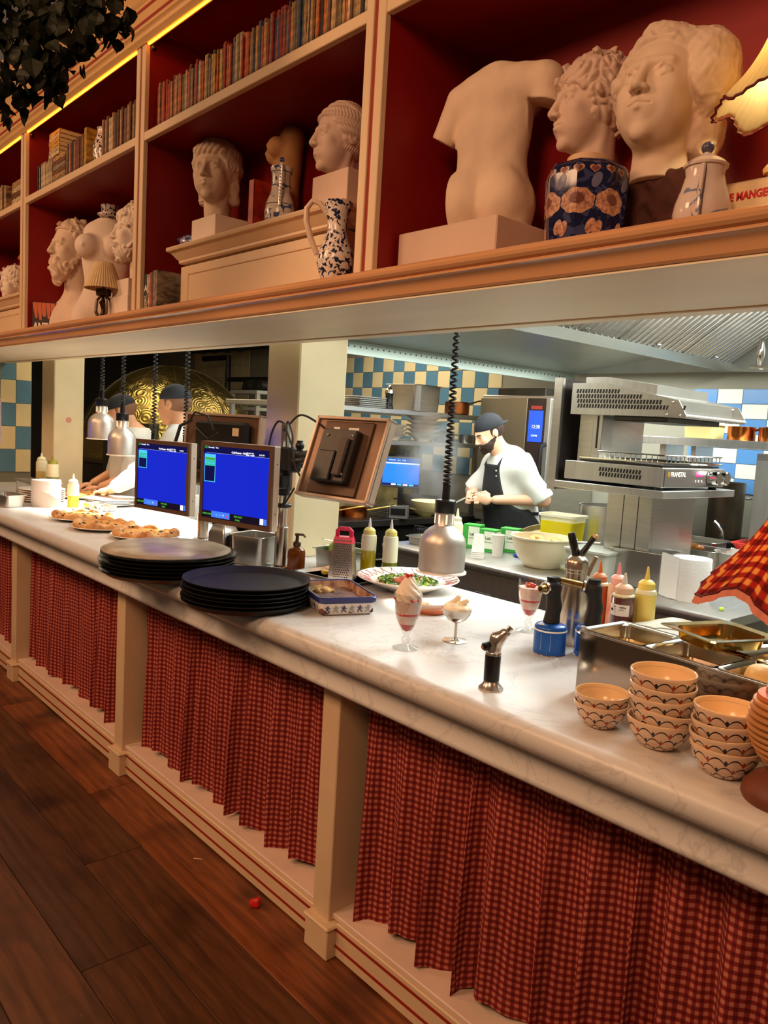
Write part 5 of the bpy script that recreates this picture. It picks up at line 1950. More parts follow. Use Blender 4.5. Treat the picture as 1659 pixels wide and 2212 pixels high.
def squeeze(loc, r, h, liq, frac, capm, label, group, body=MILKY, tip=None):
    t_ = thing('squeeze_bottle', label, 'bottle', loc, 0, group)
    hb = h * .70
    lv = hb * frac
    lm_ = liq
    if lv > .004:
        B().lathe([(r * .93, 0), (r, .004), (r, lv)], n=28, cap1=False).o('sauce', lm_, t_)
    B().lathe([(r * .985, lv), (r, lv + .0003), (r, hb - .008), (r * .93, hb), (r * .72, hb + .004)], n=28, cap0=False, cap1=True).o('bottle_body', body, t_)
    B().lathe([(r * .78, hb + .003), (r * .80, hb + .005), (r * .78, hb + .020), (r * .62, hb + .026), (r * .45, hb + .030), (r * .22, hb + .032)], n=28).o('cap', capm, t_)
    B().lathe([(r * .24, hb + .031), (r * .19, hb + .045), (r * .085, h)], n=16).o('spout', tip or capm, t_)
    return t_


YCAP = mat('yellow_tint_cap', (228, 214, 118), .35, sss=.2)
CLEARW = mat('frosted_tip', (224, 224, 216), .3, sss=.2)
OILY = mat('olive_oil', (178, 160, 20), .15, coat=.5)
OILG = mat('green_oil', (110, 122, 24), .15, coat=.5)
squeeze((-2.404, 2.083, ZC), .031, .232, OILY, .62, YCAP, 'squeeze bottle two thirds full of yellow olive oil behind the grater', 'oil bottles beside the pillar', tip=CLEARW)
squeeze((-2.335, 2.140, ZC), .031, .232, OILG, .36, YCAP, 'squeeze bottle with a little green oil left beside the pillar', 'oil bottles beside the pillar', tip=CLEARW)
squeeze((-4.87, 1.79, ZC), .034, .205, mat('orange_oil', (236, 178, 40), .2, coat=.4), .50, mat('white_cap', (238, 232, 218), .4), 'squeeze bottle half full of orange oil beside the paper roll', None)
gr = 'dessert sauce bottles behind the steel rail'
ORS = mat('orange_sauce', (206, 92, 24), .25, coat=.4)
squeeze((-1.362, 2.150, ZC), .029, .222, ORS, .96, mat('brown_orange_cap', (200, 130, 84), .4), 'squeeze bottle of orange caramel sauce with orange tip', gr, tip=mat('orange_tip', (212, 112, 40), .4))
squeeze((-1.305, 2.165, ZC), .030, .226, mat('berry_sauce', (120, 20, 34), .25), .06, mat('pink_cap', (232, 178, 168), .4), 'nearly empty streaked squeeze bottle with pink tip', gr,
        body=mat('streaked_bottle', (240, 220, 196), .3, col2=(206, 120, 100), vscale=34, stretch=(1, 1, .4)), tip=mat('pink_tip', (236, 150, 160), .4))
bt = squeeze((-1.235, 2.085, ZC), .034, .213, mat('chocolate_sauce', (96, 46, 32), .2, coat=.5), .97, mat('tan_cap', (220, 184, 150), .4), 'squeeze bottle of dark chocolate sauce with a white label', gr, tip=CLEARW)
b_ = B()
rings = []
for zz in (.088, .122):
    rings.append([(.0346 * math.cos(a), .0346 * math.sin(a), zz) for a in np.linspace(math.radians(-135), math.radians(-25), 16)])
lbp = b_.ring(rings, False).o('paper_label', WHITEP, bt)
la = math.radians(-80)
lettering('HOT MAISON', .0062, BLACKP, lbp, (-.008, -.0347, .1125), (PI / 2, 0, math.radians(6)), .0001)
lettering('SAUCE CHOCOLAT', .0034, BLACKP, lbp, (-.006, -.0347, .106), (PI / 2, 0, math.radians(6)))
lettering('DATE DLC', .0030, BLACKP, lbp, (-.004, -.0347, .100), (PI / 2, 0, math.radians(6)))
B().cyl((0, 0, 0), .0042, 0, .0004, 16).T(Rx(PI / 2)).o('label_dot', BLACKP, lbp, (-.0135, -.0322, .105))
squeeze((-1.200, 2.150, ZC), .031, .233, mat('custard_sauce', (226, 206, 104), .3), .93, mat('custard_cap', (228, 206, 96), .4), 'squeeze bottle of pale yellow custard sauce', gr)

# ------------------------------------------------------------------ lidded box with spoon
t = thing('plastic_food_box', 'translucent plastic food box with lid behind the steel rail', 'box', (-1.062, 2.075, ZC), math.radians(-6))
rr_loft([(.10, .155, .02, 0), (.105, .160, .022, .004), (.112, .168, .024, .068)]).o('box_body', mat('frosted_box', (222, 214, 196), .4, trans=.25, ior=1.2), t)
rr_loft([(.118, .174, .026, .066), (.120, .176, .027, .070), (.118, .174, .026, .076), (.105, .160, .022, .078), (.100, .155, .020, .074)], cap0=True).o('lid', mat('frosted_lid', (226, 224, 212), .3, trans=.2, ior=1.2), t)


def spoon(label, loc, rz, L=.17, s=1.0):
    o_ = thing('spoon', label, 'spoon', loc, rz)
    b_ = B()
    rings = []
    for k in range(9):
        s_ = k / 8
        w = .019 * math.sin(PI * min(.96, max(.05, s_))) ** .7
        rings.append([(-.03 + .06 * s_ - .03, w * math.cos(a), .009 - .008 * math.sin(PI * s_) * max(0, math.cos(a * 1) ** 0) * (1 - (math.cos(a)) ** 2) ** .5 - (.0 if a < PI else 0)) for a in np.linspace(0, PI, 9)])
    b_.ring(rings, False)
    b_.o('bowl', CHROME, o_)
    B().tube([(-.002, 0, .009), (.02, 0, .014), (.07, 0, .012), (L - .03, 0, .006)], [.0022, .0026, .003, .0045], 8).T(Matrix.Diagonal((1, 1.4, .7, 1))).o('handle', CHROME, o_)
    return o_


spoon('steel tablespoon lying on the lid of the plastic box', (-1.095, 2.02, 1.0785), math.radians(36))

# ------------------------------------------------------------------ steel ingredient rail with inserts
t = thing('ingredient_rail', 'low stainless ingredient rail box behind the patterned bowls', 'food rail', (-.66, 1.55, ZC), math.radians(-5))
MIRROR = mat('polished_rail_steel', (176, 158, 142), .12, 1.0, var=.12, vscale=3, stretch=(.4, 1, 3))
B().box(-.385, .50, 0, .003, 0, .150, .001).o('front_panel', MIRROR, t)
B().box(-.385, -.382, .003, .17, 0, .150).o('side_panel', STEEL, t)
B().box(-.385, .50, .167, .17, 0, .150).o('rear_panel', STEEL, t)
B().box(-.385, .50, -.004, .010, .148, .153, .0015).box(-.385, .50, .160, .174, .148, .153, .0015).box(-.385, -.372, .01, .16, .148, .153, .0015).o('top_rim', STEEL, t)
B().tube([(-.388, .004, .140), (-.394, .004, .143), (-.388, .004, .147)], .002, 8).o('rim_hook', CHROME, t)
INS = mat('insert_steel', (216, 206, 188), .18, 1.0)
contents = [('olive_oil_pool', mat('oil_pool', (196, 150, 40), .08, coat=.8)), ('amber_oil', mat('amber_pool', (190, 140, 40), .1, coat=.8)), ('cream_scoop', mat('peach_cream', (240, 204, 140), .5)), ('dark_sauce', mat('dark_sauce', (50, 36, 26), .3)), ('cream_scoop', mat('peach_cream', (240, 204, 140), .5))]
for k in range(5):
    g = thing('food_insert', ['steel insert with oil at the left end of the rail', 'steel insert with amber oil, second in the rail', 'steel insert with cream scoops, third in the rail',
                              'steel insert with dark sauce, fourth in the rail', 'steel insert behind the lamp at the right end of the rail'][k], 'container',
              (-.66 + math.cos(math.radians(-5)) * (-.30 + k * .172) + .0073, 1.55 + .085 + math.sin(math.radians(-5)) * (-.30 + k * .172), ZC + .153), math.radians(-5), 'inserts in the steel rail')
    rr_loft([(.068, .066, .02, -.062), (.073, .071, .02, -.004), (.080, .078, .012, .002), (.084, .082, .010, .003), (.084, .082, .010, .001)], cap1=False).o('insert_pan', INS, g)
    rr_loft([(.066, .064, .02, -.036), (.067, .065, .02, -.034)]).o(contents[k][0], contents[k][1], g)
    if k == 2 or k == 4:
        sculpt('cream_scoop', lambda P: smin(ell(P, (-.03, 0, -.015), (.035, .032, .028)), ell(P, (.025, .006, -.012), (.034, .034, .027)), .01) - .002 * sn(P, 140), (-.07, -.06, -.05), (.07, .06, .03), .004, contents[k][1], g)
g = thing('food_insert', 'shallow steel pan with golden inside lying across the rail', 'container', (-.775, 1.728, ZC + .160), math.radians(-22), 'loose pans behind the rail')
rr_loft([(.055, .068, .03, .002), (.062, .075, .03, .004), (.066, .08, .032, .030), (.085, .10, .014, .032), (.087, .102, .012, .030)], cap1=False).o('insert_pan', mat('golden_insert', (206, 176, 110), .15, 1.0), g)
g = thing('food_insert', 'second steel pan under the golden one at the back of the rail', 'container', (-.66, 1.80, ZC + .146), math.radians(-20), 'loose pans behind the rail')
rr_loft([(.06, .07, .03, -.03), (.07, .085, .03, .006), (.085, .10, .014, .008), (.087, .102, .012, .006)], cap1=False).o('insert_pan', INS, g)
g = thing('food_insert', 'deep steel insert standing behind the rail on the marble', 'container', (-.78, 1.86, ZC), math.radians(-12), 'loose pans behind the rail')
rr_loft([(.07, .085, .03, .0), (.075, .09, .03, .14), (.085, .10, .014, .148), (.087, .102, .012, .146)], cap1=False).o('insert_pan', INS, g)

# ------------------------------------------------------------------ patterned bowls
def bowl_mat():
    m, nt, b_ = nodes_of('scallop_bowl_glaze', .2)
    uv = nt.nodes.new('ShaderNodeUVMap')
    sp = nt.nodes.new('ShaderNodeSeparateXYZ')
    nt.links.new(uv.outputs['UV'], sp.inputs[0])
    u, v = sp.outputs[0], sp.outputs[1]           # u: scallop count, v: rows (0 rim .. 3 foot)
    base = rgb(224, 194, 168)
    col = None
    rowi = nmath(nt, 'FLOOR', v)
    fv = nmath(nt, 'FRACT', v)
    off = nmath(nt, 'MULTIPLY', nmath(nt, 'MODULO', rowi, 2.0), 0.5)
    uu = nmath(nt, 'ADD', u, off)
    fu = nmath(nt, 'SUBTRACT', nmath(nt, 'FRACT', uu), 0.5)
    # arch: v top = .28 + 2.2*fu^2 ; distance from fv
    arch = nmath(nt, 'MULTIPLY_ADD', nmath(nt, 'MULTIPLY', fu, fu), 3.0, 0.18)
    d = nmath(nt, 'ABSOLUTE', nmath(nt, 'SUBTRACT', fv, arch))
    line = nmath(nt, 'LESS_THAN', d, 0.085)
    # lozenge dots at the joints between scallops
    fu2 = nmath(nt, 'SUBTRACT', nmath(nt, 'FRACT', nmath(nt, 'ADD', uu, 0.5)), 0.5)
    e1 = nmath(nt, 'MULTIPLY', fu2, 1 / .10)
    e2 = nmath(nt, 'MULTIPLY', nmath(nt, 'SUBTRACT', fv, 0.62), 1 / .32)
    dot = nmath(nt, 'LESS_THAN', nmath(nt, 'ADD', nmath(nt, 'MULTIPLY', e1, e1), nmath(nt, 'MULTIPLY', e2, e2)), 1.0)
    par = nmath(nt, 'MODULO', nmath(nt, 'FLOOR', nmath(nt, 'ADD', uu, 0.5)), 2.0)
    inside = nmath(nt, 'MULTIPLY', nmath(nt, 'GREATER_THAN', v, 0.02), nmath(nt, 'LESS_THAN', v, 2.98))
    dotc = nmix(nt, par, rgb(168, 62, 24), rgb(44, 46, 52))
    c1 = nmix(nt, nmath(nt, 'MULTIPLY', line, inside), base, rgb(48, 38, 34))
    c2 = nmix(nt, nmath(nt, 'MULTIPLY', dot, inside), c1, dotc)
    nt.links.new(c2, b_.inputs['Base Color'])
    return m


BOWLM = bowl_mat()
BOWLIN = mat('bowl_inside_glaze', (222, 186, 140), .15)


def bowl_mesh():
    H, R = .056, .0605
    outer = [(.026, 0.0), (.031, .003), (.040, .010), (.049, .021), (.0555, .034), (.0590, .046), (.0605, H - .002), (.0600, H)]
    ro = [r for r, z in outer]
    zo = [z for r, z in outer]
    nu, nv = 64, 20
    zz = np.linspace(H, 0.003, nv)
    a = np.linspace(0, 2 * PI, nu + 1)
    P = np.zeros((nu + 1, nv, 3))
    UV = np.zeros((nu + 1, nv, 2))
    for j, z in enumerate(zz):
        r = np.interp(z, zo, ro)
        P[:, j] = np.stack([r * np.cos(a), r * np.sin(a), 0 * a + z], -1)
        UV[:, j, 0] = a / (2 * PI) * 12
        UV[:, j, 1] = -0.35 + 3.4 * (H - z) / H
    body = grid_mesh('outer_wall', P, BOWLM, UV)
    inner = B().lathe([(.0600, H), (.0585, H + .001), (.0565, H - .001), (.0550, .044), (.051, .030), (.043, .017), (.030, .009), (.0001, .007)], n=56, cap0=False, cap1=False).me('inner_wall', BOWLIN)
    foot = B().lathe([(.0001, .0), (.026, .0), (.031, .0032)], n=48, cap0=False, cap1=False).me('foot', BOWLIN)
    ring_ = B().lathe([(.0555, .0460), (.0561, .0480), (.0551, .0483)], n=56, cap0=False, cap1=False).me('painted_ring', mat('ring_brown', (120, 76, 40), .3))
    return body, inner, foot, ring_


_bm = bowl_mesh()


def bowl_at(x, y, z, rz, label, sc=1.0, tilt=(0, 0)):
    t_ = thing('patterned_bowl', label, 'bowl', (x, y, z), rz, 'scallop patterned bowls')
    t_.rotation_euler = (tilt[0], tilt[1], rz)
    t_.scale = (sc, sc, sc)
    for nm, me_ in zip(('outer_wall', 'inner_wall', 'foot', 'painted_ring'), _bm):
        link(nm, me_, None, t_)


for (x, y, n, sc, where, tilts) in ((-.880, 1.437, 2, .94, 'left stack of two bowls', ((0, 0), (.03, .02))),
                                    (-.748, 1.440, 5, 1.06, 'middle stack of five bowls', ((0, 0), (.02, -.09), (.0, .03), (.02, 0), (0, .01))),
                                    (-.606, 1.425, 4, 1.04, 'right stack of four bowls', ((0, 0), (.05, .06), (.04, .07), (.0, .02)))):
    for k in range(n):
        nm = {0: 'bottom', n - 1: 'top'}.get(k, ['', 'second', 'third', 'fourth'][k] if k < 4 else '')
        bowl_at(x + rp.uniform(-.002, .002), y + rp.uniform(-.002, .002), ZC + k * .0225 * sc, rp.uniform(0, 6), 'scallop painted bowl, %s of the %s' % (nm if nm in ('bottom', 'top') else nm + ' from below', where), sc, tilts[k])

# ------------------------------------------------------------------ ribbed wooden lamp with gingham shade
t = thing('table_lamp', 'ribbed wooden table lamp with red gingham shade at the right edge', 'lamp', (-.487, 1.402, ZC))
WOODL = mat('turned_wood_light', (204, 140, 78), .6, var=.25, vscale=10, bump=.1, bscale=60)
WOODD = mat('dark_wood_foot', (124, 66, 42), .55, var=.3, vscale=14)
B().lathe([(.068, 0), (.072, .008), (.070, .022), (.055, .040), (.036, .052), (.027, .060)], n=48).o('foot', WOODD, t)
pr = []
ribs = [(.062, .034), (.073, .046), (.084, .056), (.095, .063), (.106, .068), (.117, .0715), (.128, .0735), (.139, .074), (.150, .073), (.161, .071), (.172, .068)]
for z, r in ribs:
    B().lathe([(r * .80, z - .0058), (r * .97, z - .0046), (r, z - .001), (r * .985, z + .003), (r * .80, z + .0056)], n=52).o('turned_rib', WOODL, t)
B().lathe([(.02, .055), (.04, .08), (.055, .12), (.055, .17), (.02, .20)], n=24).o('core', WOODL, t)
WOODO = mat('orange_turned_disc', (214, 118, 56), .5, var=.15)
for z, r in ((.184, .062), (.196, .049), (.208, .036)):
    B().lathe([(r * .6, z - .006), (r, z - .005), (r * .98, z + .002), (r * .70, z + .006)], n=48).o('top_disc', WOODO, t)
B().lathe([(.020, .205), (.014, .225), (.012, .30), (.010, .36)], n=20).o('stem', WOODO, t)
GSH = gingham_mat('gingham_shade_cloth', .025, (246, 190, 96), (196, 44, 30), (120, 12, 12), .45)
so, rim = pleated('shade', .055, .165, .520, .362, 30, GSH, t, .0035, .020, 6, 1.0, 2.2, -.8, .10)
B().ring([[tuple(p) for p in rim], [(p[0] * 1.03, p[1] * 1.03, p[2] - .014) for p in rim]], True).o('pink_hem', mat('pink_hem', (214, 132, 110), .8), so, ang=0)
B().tube([tuple(p) for p in rim[::3]], .0022, 6, close=True).o('hem_piping', mat('dark_red_trim', (92, 16, 12), .6), so)
bulb(t, (0, 0, .42), 2.4, (1.0, .66, .28), .025)
B().sph((0, 0, .42), .02, 14, 10).o('bulb', mat('warm_bulb', (255, 220, 150), .3, emis=(255, 190, 100), estr=8.0), t)

# ------------------------------------------------------------------ grater on its tray, soap, tubs, plates
t = thing('oven_tray', 'small steel tray under the box grater', 'tray', (-2.395, 1.935, ZC), math.radians(8))
rr_loft([(.15, .085, .015, 0), (.158, .093, .016, .012), (.166, .10, .018, .0135), (.166, .10, .018, .0115)], cap1=False).o('tray_pan', STEELH, t)
t = thing('box_grater', 'steel box grater with raspberry red handle', 'grater', (-2.37, 1.925, ZC + .0015), math.radians(38))
s0, s1, hg = .050, .036, .155
q = B()
q.ring([[(-s0, -s0 * .75, 0), (s0, -s0 * .75, 0), (s0, s0 * .75, 0), (-s0, s0 * .75, 0)], [(-s1, -s1 * .75, hg), (s1, -s1 * .75, hg), (s1, s1 * .75, hg), (-s1, s1 * .75, hg)]], True, False, True).o('body', mat('grater_steel', (212, 196, 184), .25, .95), t)
HOLE = mat('grater_hole', (70, 64, 70), .5)
hb_ = B().cyl((0, 0, 0), .0026, -.0006, .0008, 8).T(Rx(PI / 2)).me('hole', HOLE)
hs_ = B().box(-.006, .006, -.0008, .0006, -.002, .002).me('slot', HOLE)
for i in range(15):
    z = .012 + i * .0092
    wz = s0 + (s1 - s0) * z / hg
    n_ = 8 if i % 2 else 7
    for k in range(n_):
        x = (k - (n_ - 1) / 2) * .0085
        link('grater_hole', hb_, None, t, (x, -wz * .75 - .0002, z))
    if i % 2 == 0:
        for k in range(2):
            o_ = link('grater_slot', hs_, None, t, (-wz - .0002, (k - .5) * .028, z))
            o_.rotation_euler = (0, 0, PI / 2)
RASP = mat('raspberry_plastic', (206, 20, 66), .35)
q = B()
q.ring([[(-s1 - .003, -s1 * .75 - .003, hg - .012), (s1 + .003, -s1 * .75 - .003, hg - .012), (s1 + .003, s1 * .75 + .003, hg - .012), (-s1 - .003, s1 * .75 + .003, hg - .012)],
        [(-s1 + .002, -s1 * .6, hg + .012), (s1 - .002, -s1 * .6, hg + .012), (s1 - .002, s1 * .6, hg + .012), (-s1 + .002, s1 * .6, hg + .012)]], True, True, True)
q.o('handle_base', RASP, t)
B().tube([(-.028, 0, hg + .008), (-.028, 0, hg + .034), (-.020, 0, hg + .042), (.020, 0, hg + .042), (.028, 0, hg + .034), (.028, 0, hg + .008)], .0085, 10).o('handle', RASP, t)
t = thing('soap_bottle', 'amber glass pump bottle beside the chrome pole', 'bottle', (-2.60, 1.865, ZC))
AMB = mat('amber_glass', (120, 58, 14), .12, trans=.45, ior=1.4)
B().lathe([(.034, 0), (.036, .004), (.036, .072), (.033, .084), (.020, .094), (.014, .098), (.014, .106)], n=32).o('bottle_body', AMB, t)
B().lathe([(.0155, .100), (.0165, .102), (.0155, .116), (.010, .120), (.007, .124), (.007, .140), (.010, .142), (.010, .150), (.006, .152)], n=24).o('pump_collar', mat('bronze_pump', (92, 66, 48), .3, .7), t)
B().tube([(0, 0, .147), (.022, .014, .147), (.030, .019, .138)], .005, 8).o('pump_spout', mat('bronze_pump', (92, 66, 48), .3, .7), t)


def gn(name, label, cat, loc, rz, hx, hy, h, m=STEEL, group=None, content=None, ch=.5):
    t_ = thing(name, label, cat, loc, rz, group)
    r = min(hx, hy) * .3
    rr_loft([(hx * .86, hy * .86, r, 0), (hx * .90, hy * .90, r, .003), (hx * .96, hy * .96, r, h - .004), (hx * 1.06, hy * 1.06, r, h - .001), (hx * 1.07, hy * 1.07, r, h - .004)], cap1=False).o('pan_body', m, t_)
    rr_loft([(hx * .955, hy * .955, r, h - .003), (hx * .88, hy * .88, r, .006)], cap0=False, cap1=True).o('pan_inside', m, t_)
    if content:
        rr_loft([(hx * .90, hy * .90, r, h * ch - .002), (hx * .91, hy * .91, r, h * ch)]).o('contents', content, t_)
    return t_


gn('steel_pan', 'small steel pan holding limes behind the grater', 'pan', (-2.55, 2.06, ZC), math.radians(10), .10, .075, .085)
LIME = mat('lime_skin', (150, 190, 60), .35, var=.2, vscale=20, bump=.1, bscale=150)
for k, (x, y) in enumerate(((-2.53, 2.05), (-2.61, 2.075))):
    o = B().sph((0, 0, 0), .029, 18, 12, 1.0, 1.15).o('lime', LIME, None, (x, y, ZC + .076))
    tag(o, ('green lime at the front of the small steel pan', 'green lime half hidden by the pump bottle')[k], 'lime', 'limes in the steel pan')
t = thing('peeler', 'chrome handled vegetable peeler resting across the lime pan', 'utensil', (-2.60, 2.08, ZC + .105), math.radians(12))
B().tube([(-.09, 0, 0), (.04, 0, .0)], .004, 8).o('blade', CHROME, t)
B().tube([(.04, 0, 0), (.15, .0, .006)], [.007, .009], 10).o('grip', BLACKP, t)
t = thing('lemon_piece', 'squeezed lemon piece on the oven tray', 'lemon', (-2.455, 1.905, ZC + .002))
sculpt('rind', lambda P: smax(ell(P, (0, 0, .014), (.018, .015, .016)), P[..., 2] - .02, .004) - .001 * sn(P, 200), (-.03, -.03, 0), (.03, .03, .04), .0025, mat('lemon', (226, 204, 90), .4), t)
gn('steel_pan', 'tall steel pan behind the near black trays', 'pan', (-2.80, 1.80, ZC), math.radians(20), .085, .085, .125)
t = thing('steel_jug', 'boxy steel dispenser with black insert left of the tall pan', 'dispenser', (-3.02, 1.77, ZC), math.radians(15))
rr_loft([(.05, .05, .01, 0), (.05, .05, .01, .10), (.036, .036, .008, .135), (.034, .034, .008, .137)]).o('body', STEEL, t)
B().box(.052, .085, -.03, .03, 0, .10, .006).o('insert', BLACKP, t)
B().tube([(-.05, 0, .03), (-.075, 0, .03), (-.075, 0, .09), (-.05, 0, .10)], .004, 8).o('handle', CHROME, t)
B().cyl((0, 0, 0), .014, .136, .146, 16).o('cap', mat('brass_cap', (190, 150, 60), .3, .9), t)

PLATEPAT = mat('plate_white', (236, 230, 222), .15, coat=.3)
t = thing('salad_plate', 'large white plate with red loops and green salad under the heat lamp', 'plate', (-2.095, 2.02, ZC))
B().lathe([(.08, 0), (.085, .003), (.10, .012), (.14, .028), (.185, .046), (.192, .050), (.190, .053), (.140, .036), (.105, .024), (.0001, .022)], n=64).o('dish', PLATEPAT, t)
LOOP = mat('plate_red_line', (178, 74, 60), .3)
for k in range(26):
    a = 2 * PI * k / 26
    pts = []
    for i in range(13):
        s = -1 + 2 * i / 12
        aa = a + s * .145
        r_ = .186 - .046 * (1 - s * s) ** .5 if False else .142 + .042 * abs(s) ** 1.6
        z_ = np.interp(r_, [.105, .140, .190], [.0245, .0365, .0535])
        pts.append((r_ * math.cos(aa), r_ * math.sin(aa), z_))
    B().tube(pts, .0011, 4).o('painted_loop', LOOP, t)
rs = random.Random(3)
SAL = [mat('salad_green', (96, 148, 30), .4, rand=.3), mat('salad_light', (160, 190, 70), .4, rand=.3), mat('salad_red', (190, 50, 40), .35)]
sb = [B(), B(), B()]
for k in range(520):
    a, r_ = rs.uniform(0, 6.28), .112 * math.sqrt(rs.random())
    kind = 0 if rs.random() < .6 else (1 if rs.random() < .75 else 2)
    x, y, z = r_ * math.cos(a), r_ * math.sin(a), .026 + rs.uniform(0, .026) * (1 - (r_ / .12) ** 2) + .006
    L, w = (rs.uniform(.012, .028), rs.uniform(.003, .007)) if kind < 2 else (rs.uniform(.006, .012), rs.uniform(.004, .007))
    M_ = Tr(x, y, z) @ Rz(rs.uniform(0, 6.28)) @ Ry(rs.uniform(-.6, .6)) @ Rx(rs.uniform(-.8, .8))
    m0 = sb[kind].mark()
    sb[kind].add([(-L / 2, 0, 0), (-L / 6, -w, .002), (L / 6, -w * .9, .003), (L / 2, 0, .001), (L / 6, w * .9, .003), (-L / 6, w, .002)], [(0, 1, 2, 3, 4, 5)])
    sb[kind].T(M_, m0)
sl = thing('salad', 'chopped green rocket salad with tomato on the big plate', 'salad', (-2.095, 2.02, ZC + .0235))
for k, nm in enumerate(('rocket_leaves', 'lettuce_shreds', 'tomato_bits')):
    o_ = sb[k].T(Tr(0, 0, -.0235)).o(nm, SAL[k], sl, ang=0, fix=False)
    o_['kind'] = 'stuff'
sculpt('ham_slice', lambda P: smin(ell(P, (.03, -.06, .045), (.04, .02, .012)), ell(P, (.05, -.05, .056), (.02, .02, .012)), .01) - .004 * sn(P, 110), (-.03, -.10, .02), (.11, -.01, .08), .0035,
       mat('ham_pink', (206, 120, 96), .45), sl, (0, 0, -.0235))
t = thing('small_plate', 'small terracotta saucer with a white ramekin under the heat lamp', 'plate', (-1.80, 1.845, ZC))
B().lathe([(.05, 0), (.054, .004), (.062, .014), (.062, .017), (.052, .009), (.0001, .008)], n=36).o('saucer', mat('terracotta_saucer', (196, 112, 72), .5), t)
B().lathe([(.034, .008), (.042, .010), (.052, .034), (.049, .034), (.040, .014), (.0001, .013)], n=36).o('ramekin', WHITEC, t)
sculpt('food', lambda P: ell(P, (0, 0, .026), (.042, .042, .012)) - .005 * sn(P, 100), (-.06, -.06, .012), (.06, .06, .05), .004, mat('creamy_food', (232, 176, 130), .5, col2=(196, 80, 50), vscale=60), t)

# ------------------------------------------------------------------ pizzas and the left end of the counter
CRUST = mat('pizza_crust', (228, 180, 120), .7, col2=(178, 112, 58), vscale=26, detail=6, bump=.2, bscale=60)
TOPP = mat('pizza_topping', (226, 176, 84), .5, col2=(196, 110, 40), vscale=30)
CHAR = mat('pizza_char', (58, 34, 22), .8)
GREENT = mat('pizza_herb', (92, 96, 44), .6)


def pizza(x, y, z, R, seed, lab_p, lab_z, raw=False):
    pl = B().lathe([(R * .6, 0), (R * .68, .004), (R * .9, .013), (R * .98, .017), (R * .97, .020), (R * .88, .015), (.0001, .010)], n=56).o('dinner_plate', WHITEC, None, (x, y, z))
    tag(pl, lab_p, 'plate', 'white pizza plates')
    rz_ = random.Random(seed)
    t_ = thing('pizza', lab_z, 'pizza', (x, y, z + .0105), rz_.uniform(0, 6), 'pizzas on the counter')

    def cr(P):
        a = np.arctan2(P[..., 1], P[..., 0])
        r = np.hypot(P[..., 0], P[..., 1])
        R_ = R * (.78 + .03 * np.sin(3 * a + seed) + .02 * np.sin(7 * a + 2 * seed))
        hh = .0155 + .004 * np.sin(4 * a + seed) + .0035 * np.sin(9 * a + seed * 1.7) + .0015 * np.sin(17 * a)
        q_ = np.hypot((r - R_) / 1.15, P[..., 2] - hh * .75 - .002)
        return q_ - hh * .95
    sculpt('crust', cr, (-R * 1.1, -R * 1.1, .0), (R * 1.1, R * 1.1, .055), .006, CRUST, t_)
    sculpt('topping', lambda P: np.abs(P[..., 2] - .012 - .003 * sn(P, 50, seed)) - .006 + np.maximum(0, np.hypot(P[..., 0], P[..., 1]) - R * .74), (-R, -R, .001), (R, R, .03), .006, TOPP, t_)
    for k in range(26):
        a = rz_.uniform(0, 6.28)
        r_ = R * (.66 * math.sqrt(rz_.random()) if k < 14 else rz_.uniform(.74, .86))
        m_ = GREENT if (k < 14 and k % 2) else (TOPP if k < 10 else CHAR)
        s_ = rz_.uniform(.006, .012) if k < 14 else rz_.uniform(.004, .009)
        zz = .019 if k < 14 else .027
        B().sph((0, 0, 0), s_, 8, 6, .5).o('topping_piece' if k < 14 else 'charred_blister', m_, t_, (r_ * math.cos(a), r_ * math.sin(a), zz))


pizza(-4.30, 1.635, ZC, .178, 1, 'white plate under the pizza farthest left', 'folded-crust pizza farthest left of the three on the counter')
pizza(-3.93, 1.605, ZC, .172, 2, 'white plate under the middle pizza', 'middle pizza of the three on the counter with blistered crust')
pizza(-3.59, 1.672, ZC, .170, 3, 'white plate under the pizza beside the steel trays', 'pizza with green topping beside the steel trays')
pizza(-5.36, 2.05, ZC, .165, 4, 'white plate under the pizza being topped by a cook', 'pizza being topped by the cook at the left')
for k in range(4):
    o = B().lathe([(.10, 0), (.11, .003), (.155, .014), (.165, .018), (.163, .0205), (.15, .017), (.0001, .008)], n=48).o('dinner_plate', WHITEC, None, (-4.93 + .004 * k, 2.06, ZC + k * .0095))
    tag(o, 'white plate under the left heat lamps, %s in its pile' % ['bottom', 'second', 'third', 'top'][k], 'plate', 'pile of white plates under the lamps')
t = thing('paper_roll', 'thick white paper towel roll at the left end of the counter', 'paper roll', (-4.98, 1.665, ZC))
B().lathe([(.084, 0), (.085, .002), (.0845, .158), (.083, .16), (.026, .16), (.025, .158), (.025, .01)], n=48, cap1=False, wob=lambda a, r, z: 1 + .02 * math.sin(2 * a)).o('roll', WHITEP, t)
b_ = B()
b_.ring([[(.06, -.06, .0), (.06, -.06, .10)], [(.11, -.03, .0), (.10, -.02, .085)], [(.165, .02, .0), (.15, .03, .045)], [(.20, .06, .0), (.19, .06, .012)]], False).o('loose_sheet', WHITEP, t)
gn('steel_pan', 'small steel pan with rounded corners at the left frame edge', 'pan', (-5.0, 1.44, ZC), math.radians(20), .10, .07, .075)
for k in range(6):
    o = B().lathe([(.09, 0), (.10, .003), (.135, .012), (.140, .015), (.138, .0175), (.0001, .007)], n=40).o('dinner_plate', WHITEC, None, (-5.22, 1.72, ZC + k * .0135))
    tag(o, 'white dinner plate in the stack behind the paper roll, %s' % ['lowest', 'second up', 'third up', 'fourth up', 'fifth up', 'topmost'][k], 'plate', 'stack of dinner plates behind the paper roll')
t = thing('wire_shelf_stand', 'low steel stand with bottles at the left end', 'stand', (-5.62, 1.82, ZC))
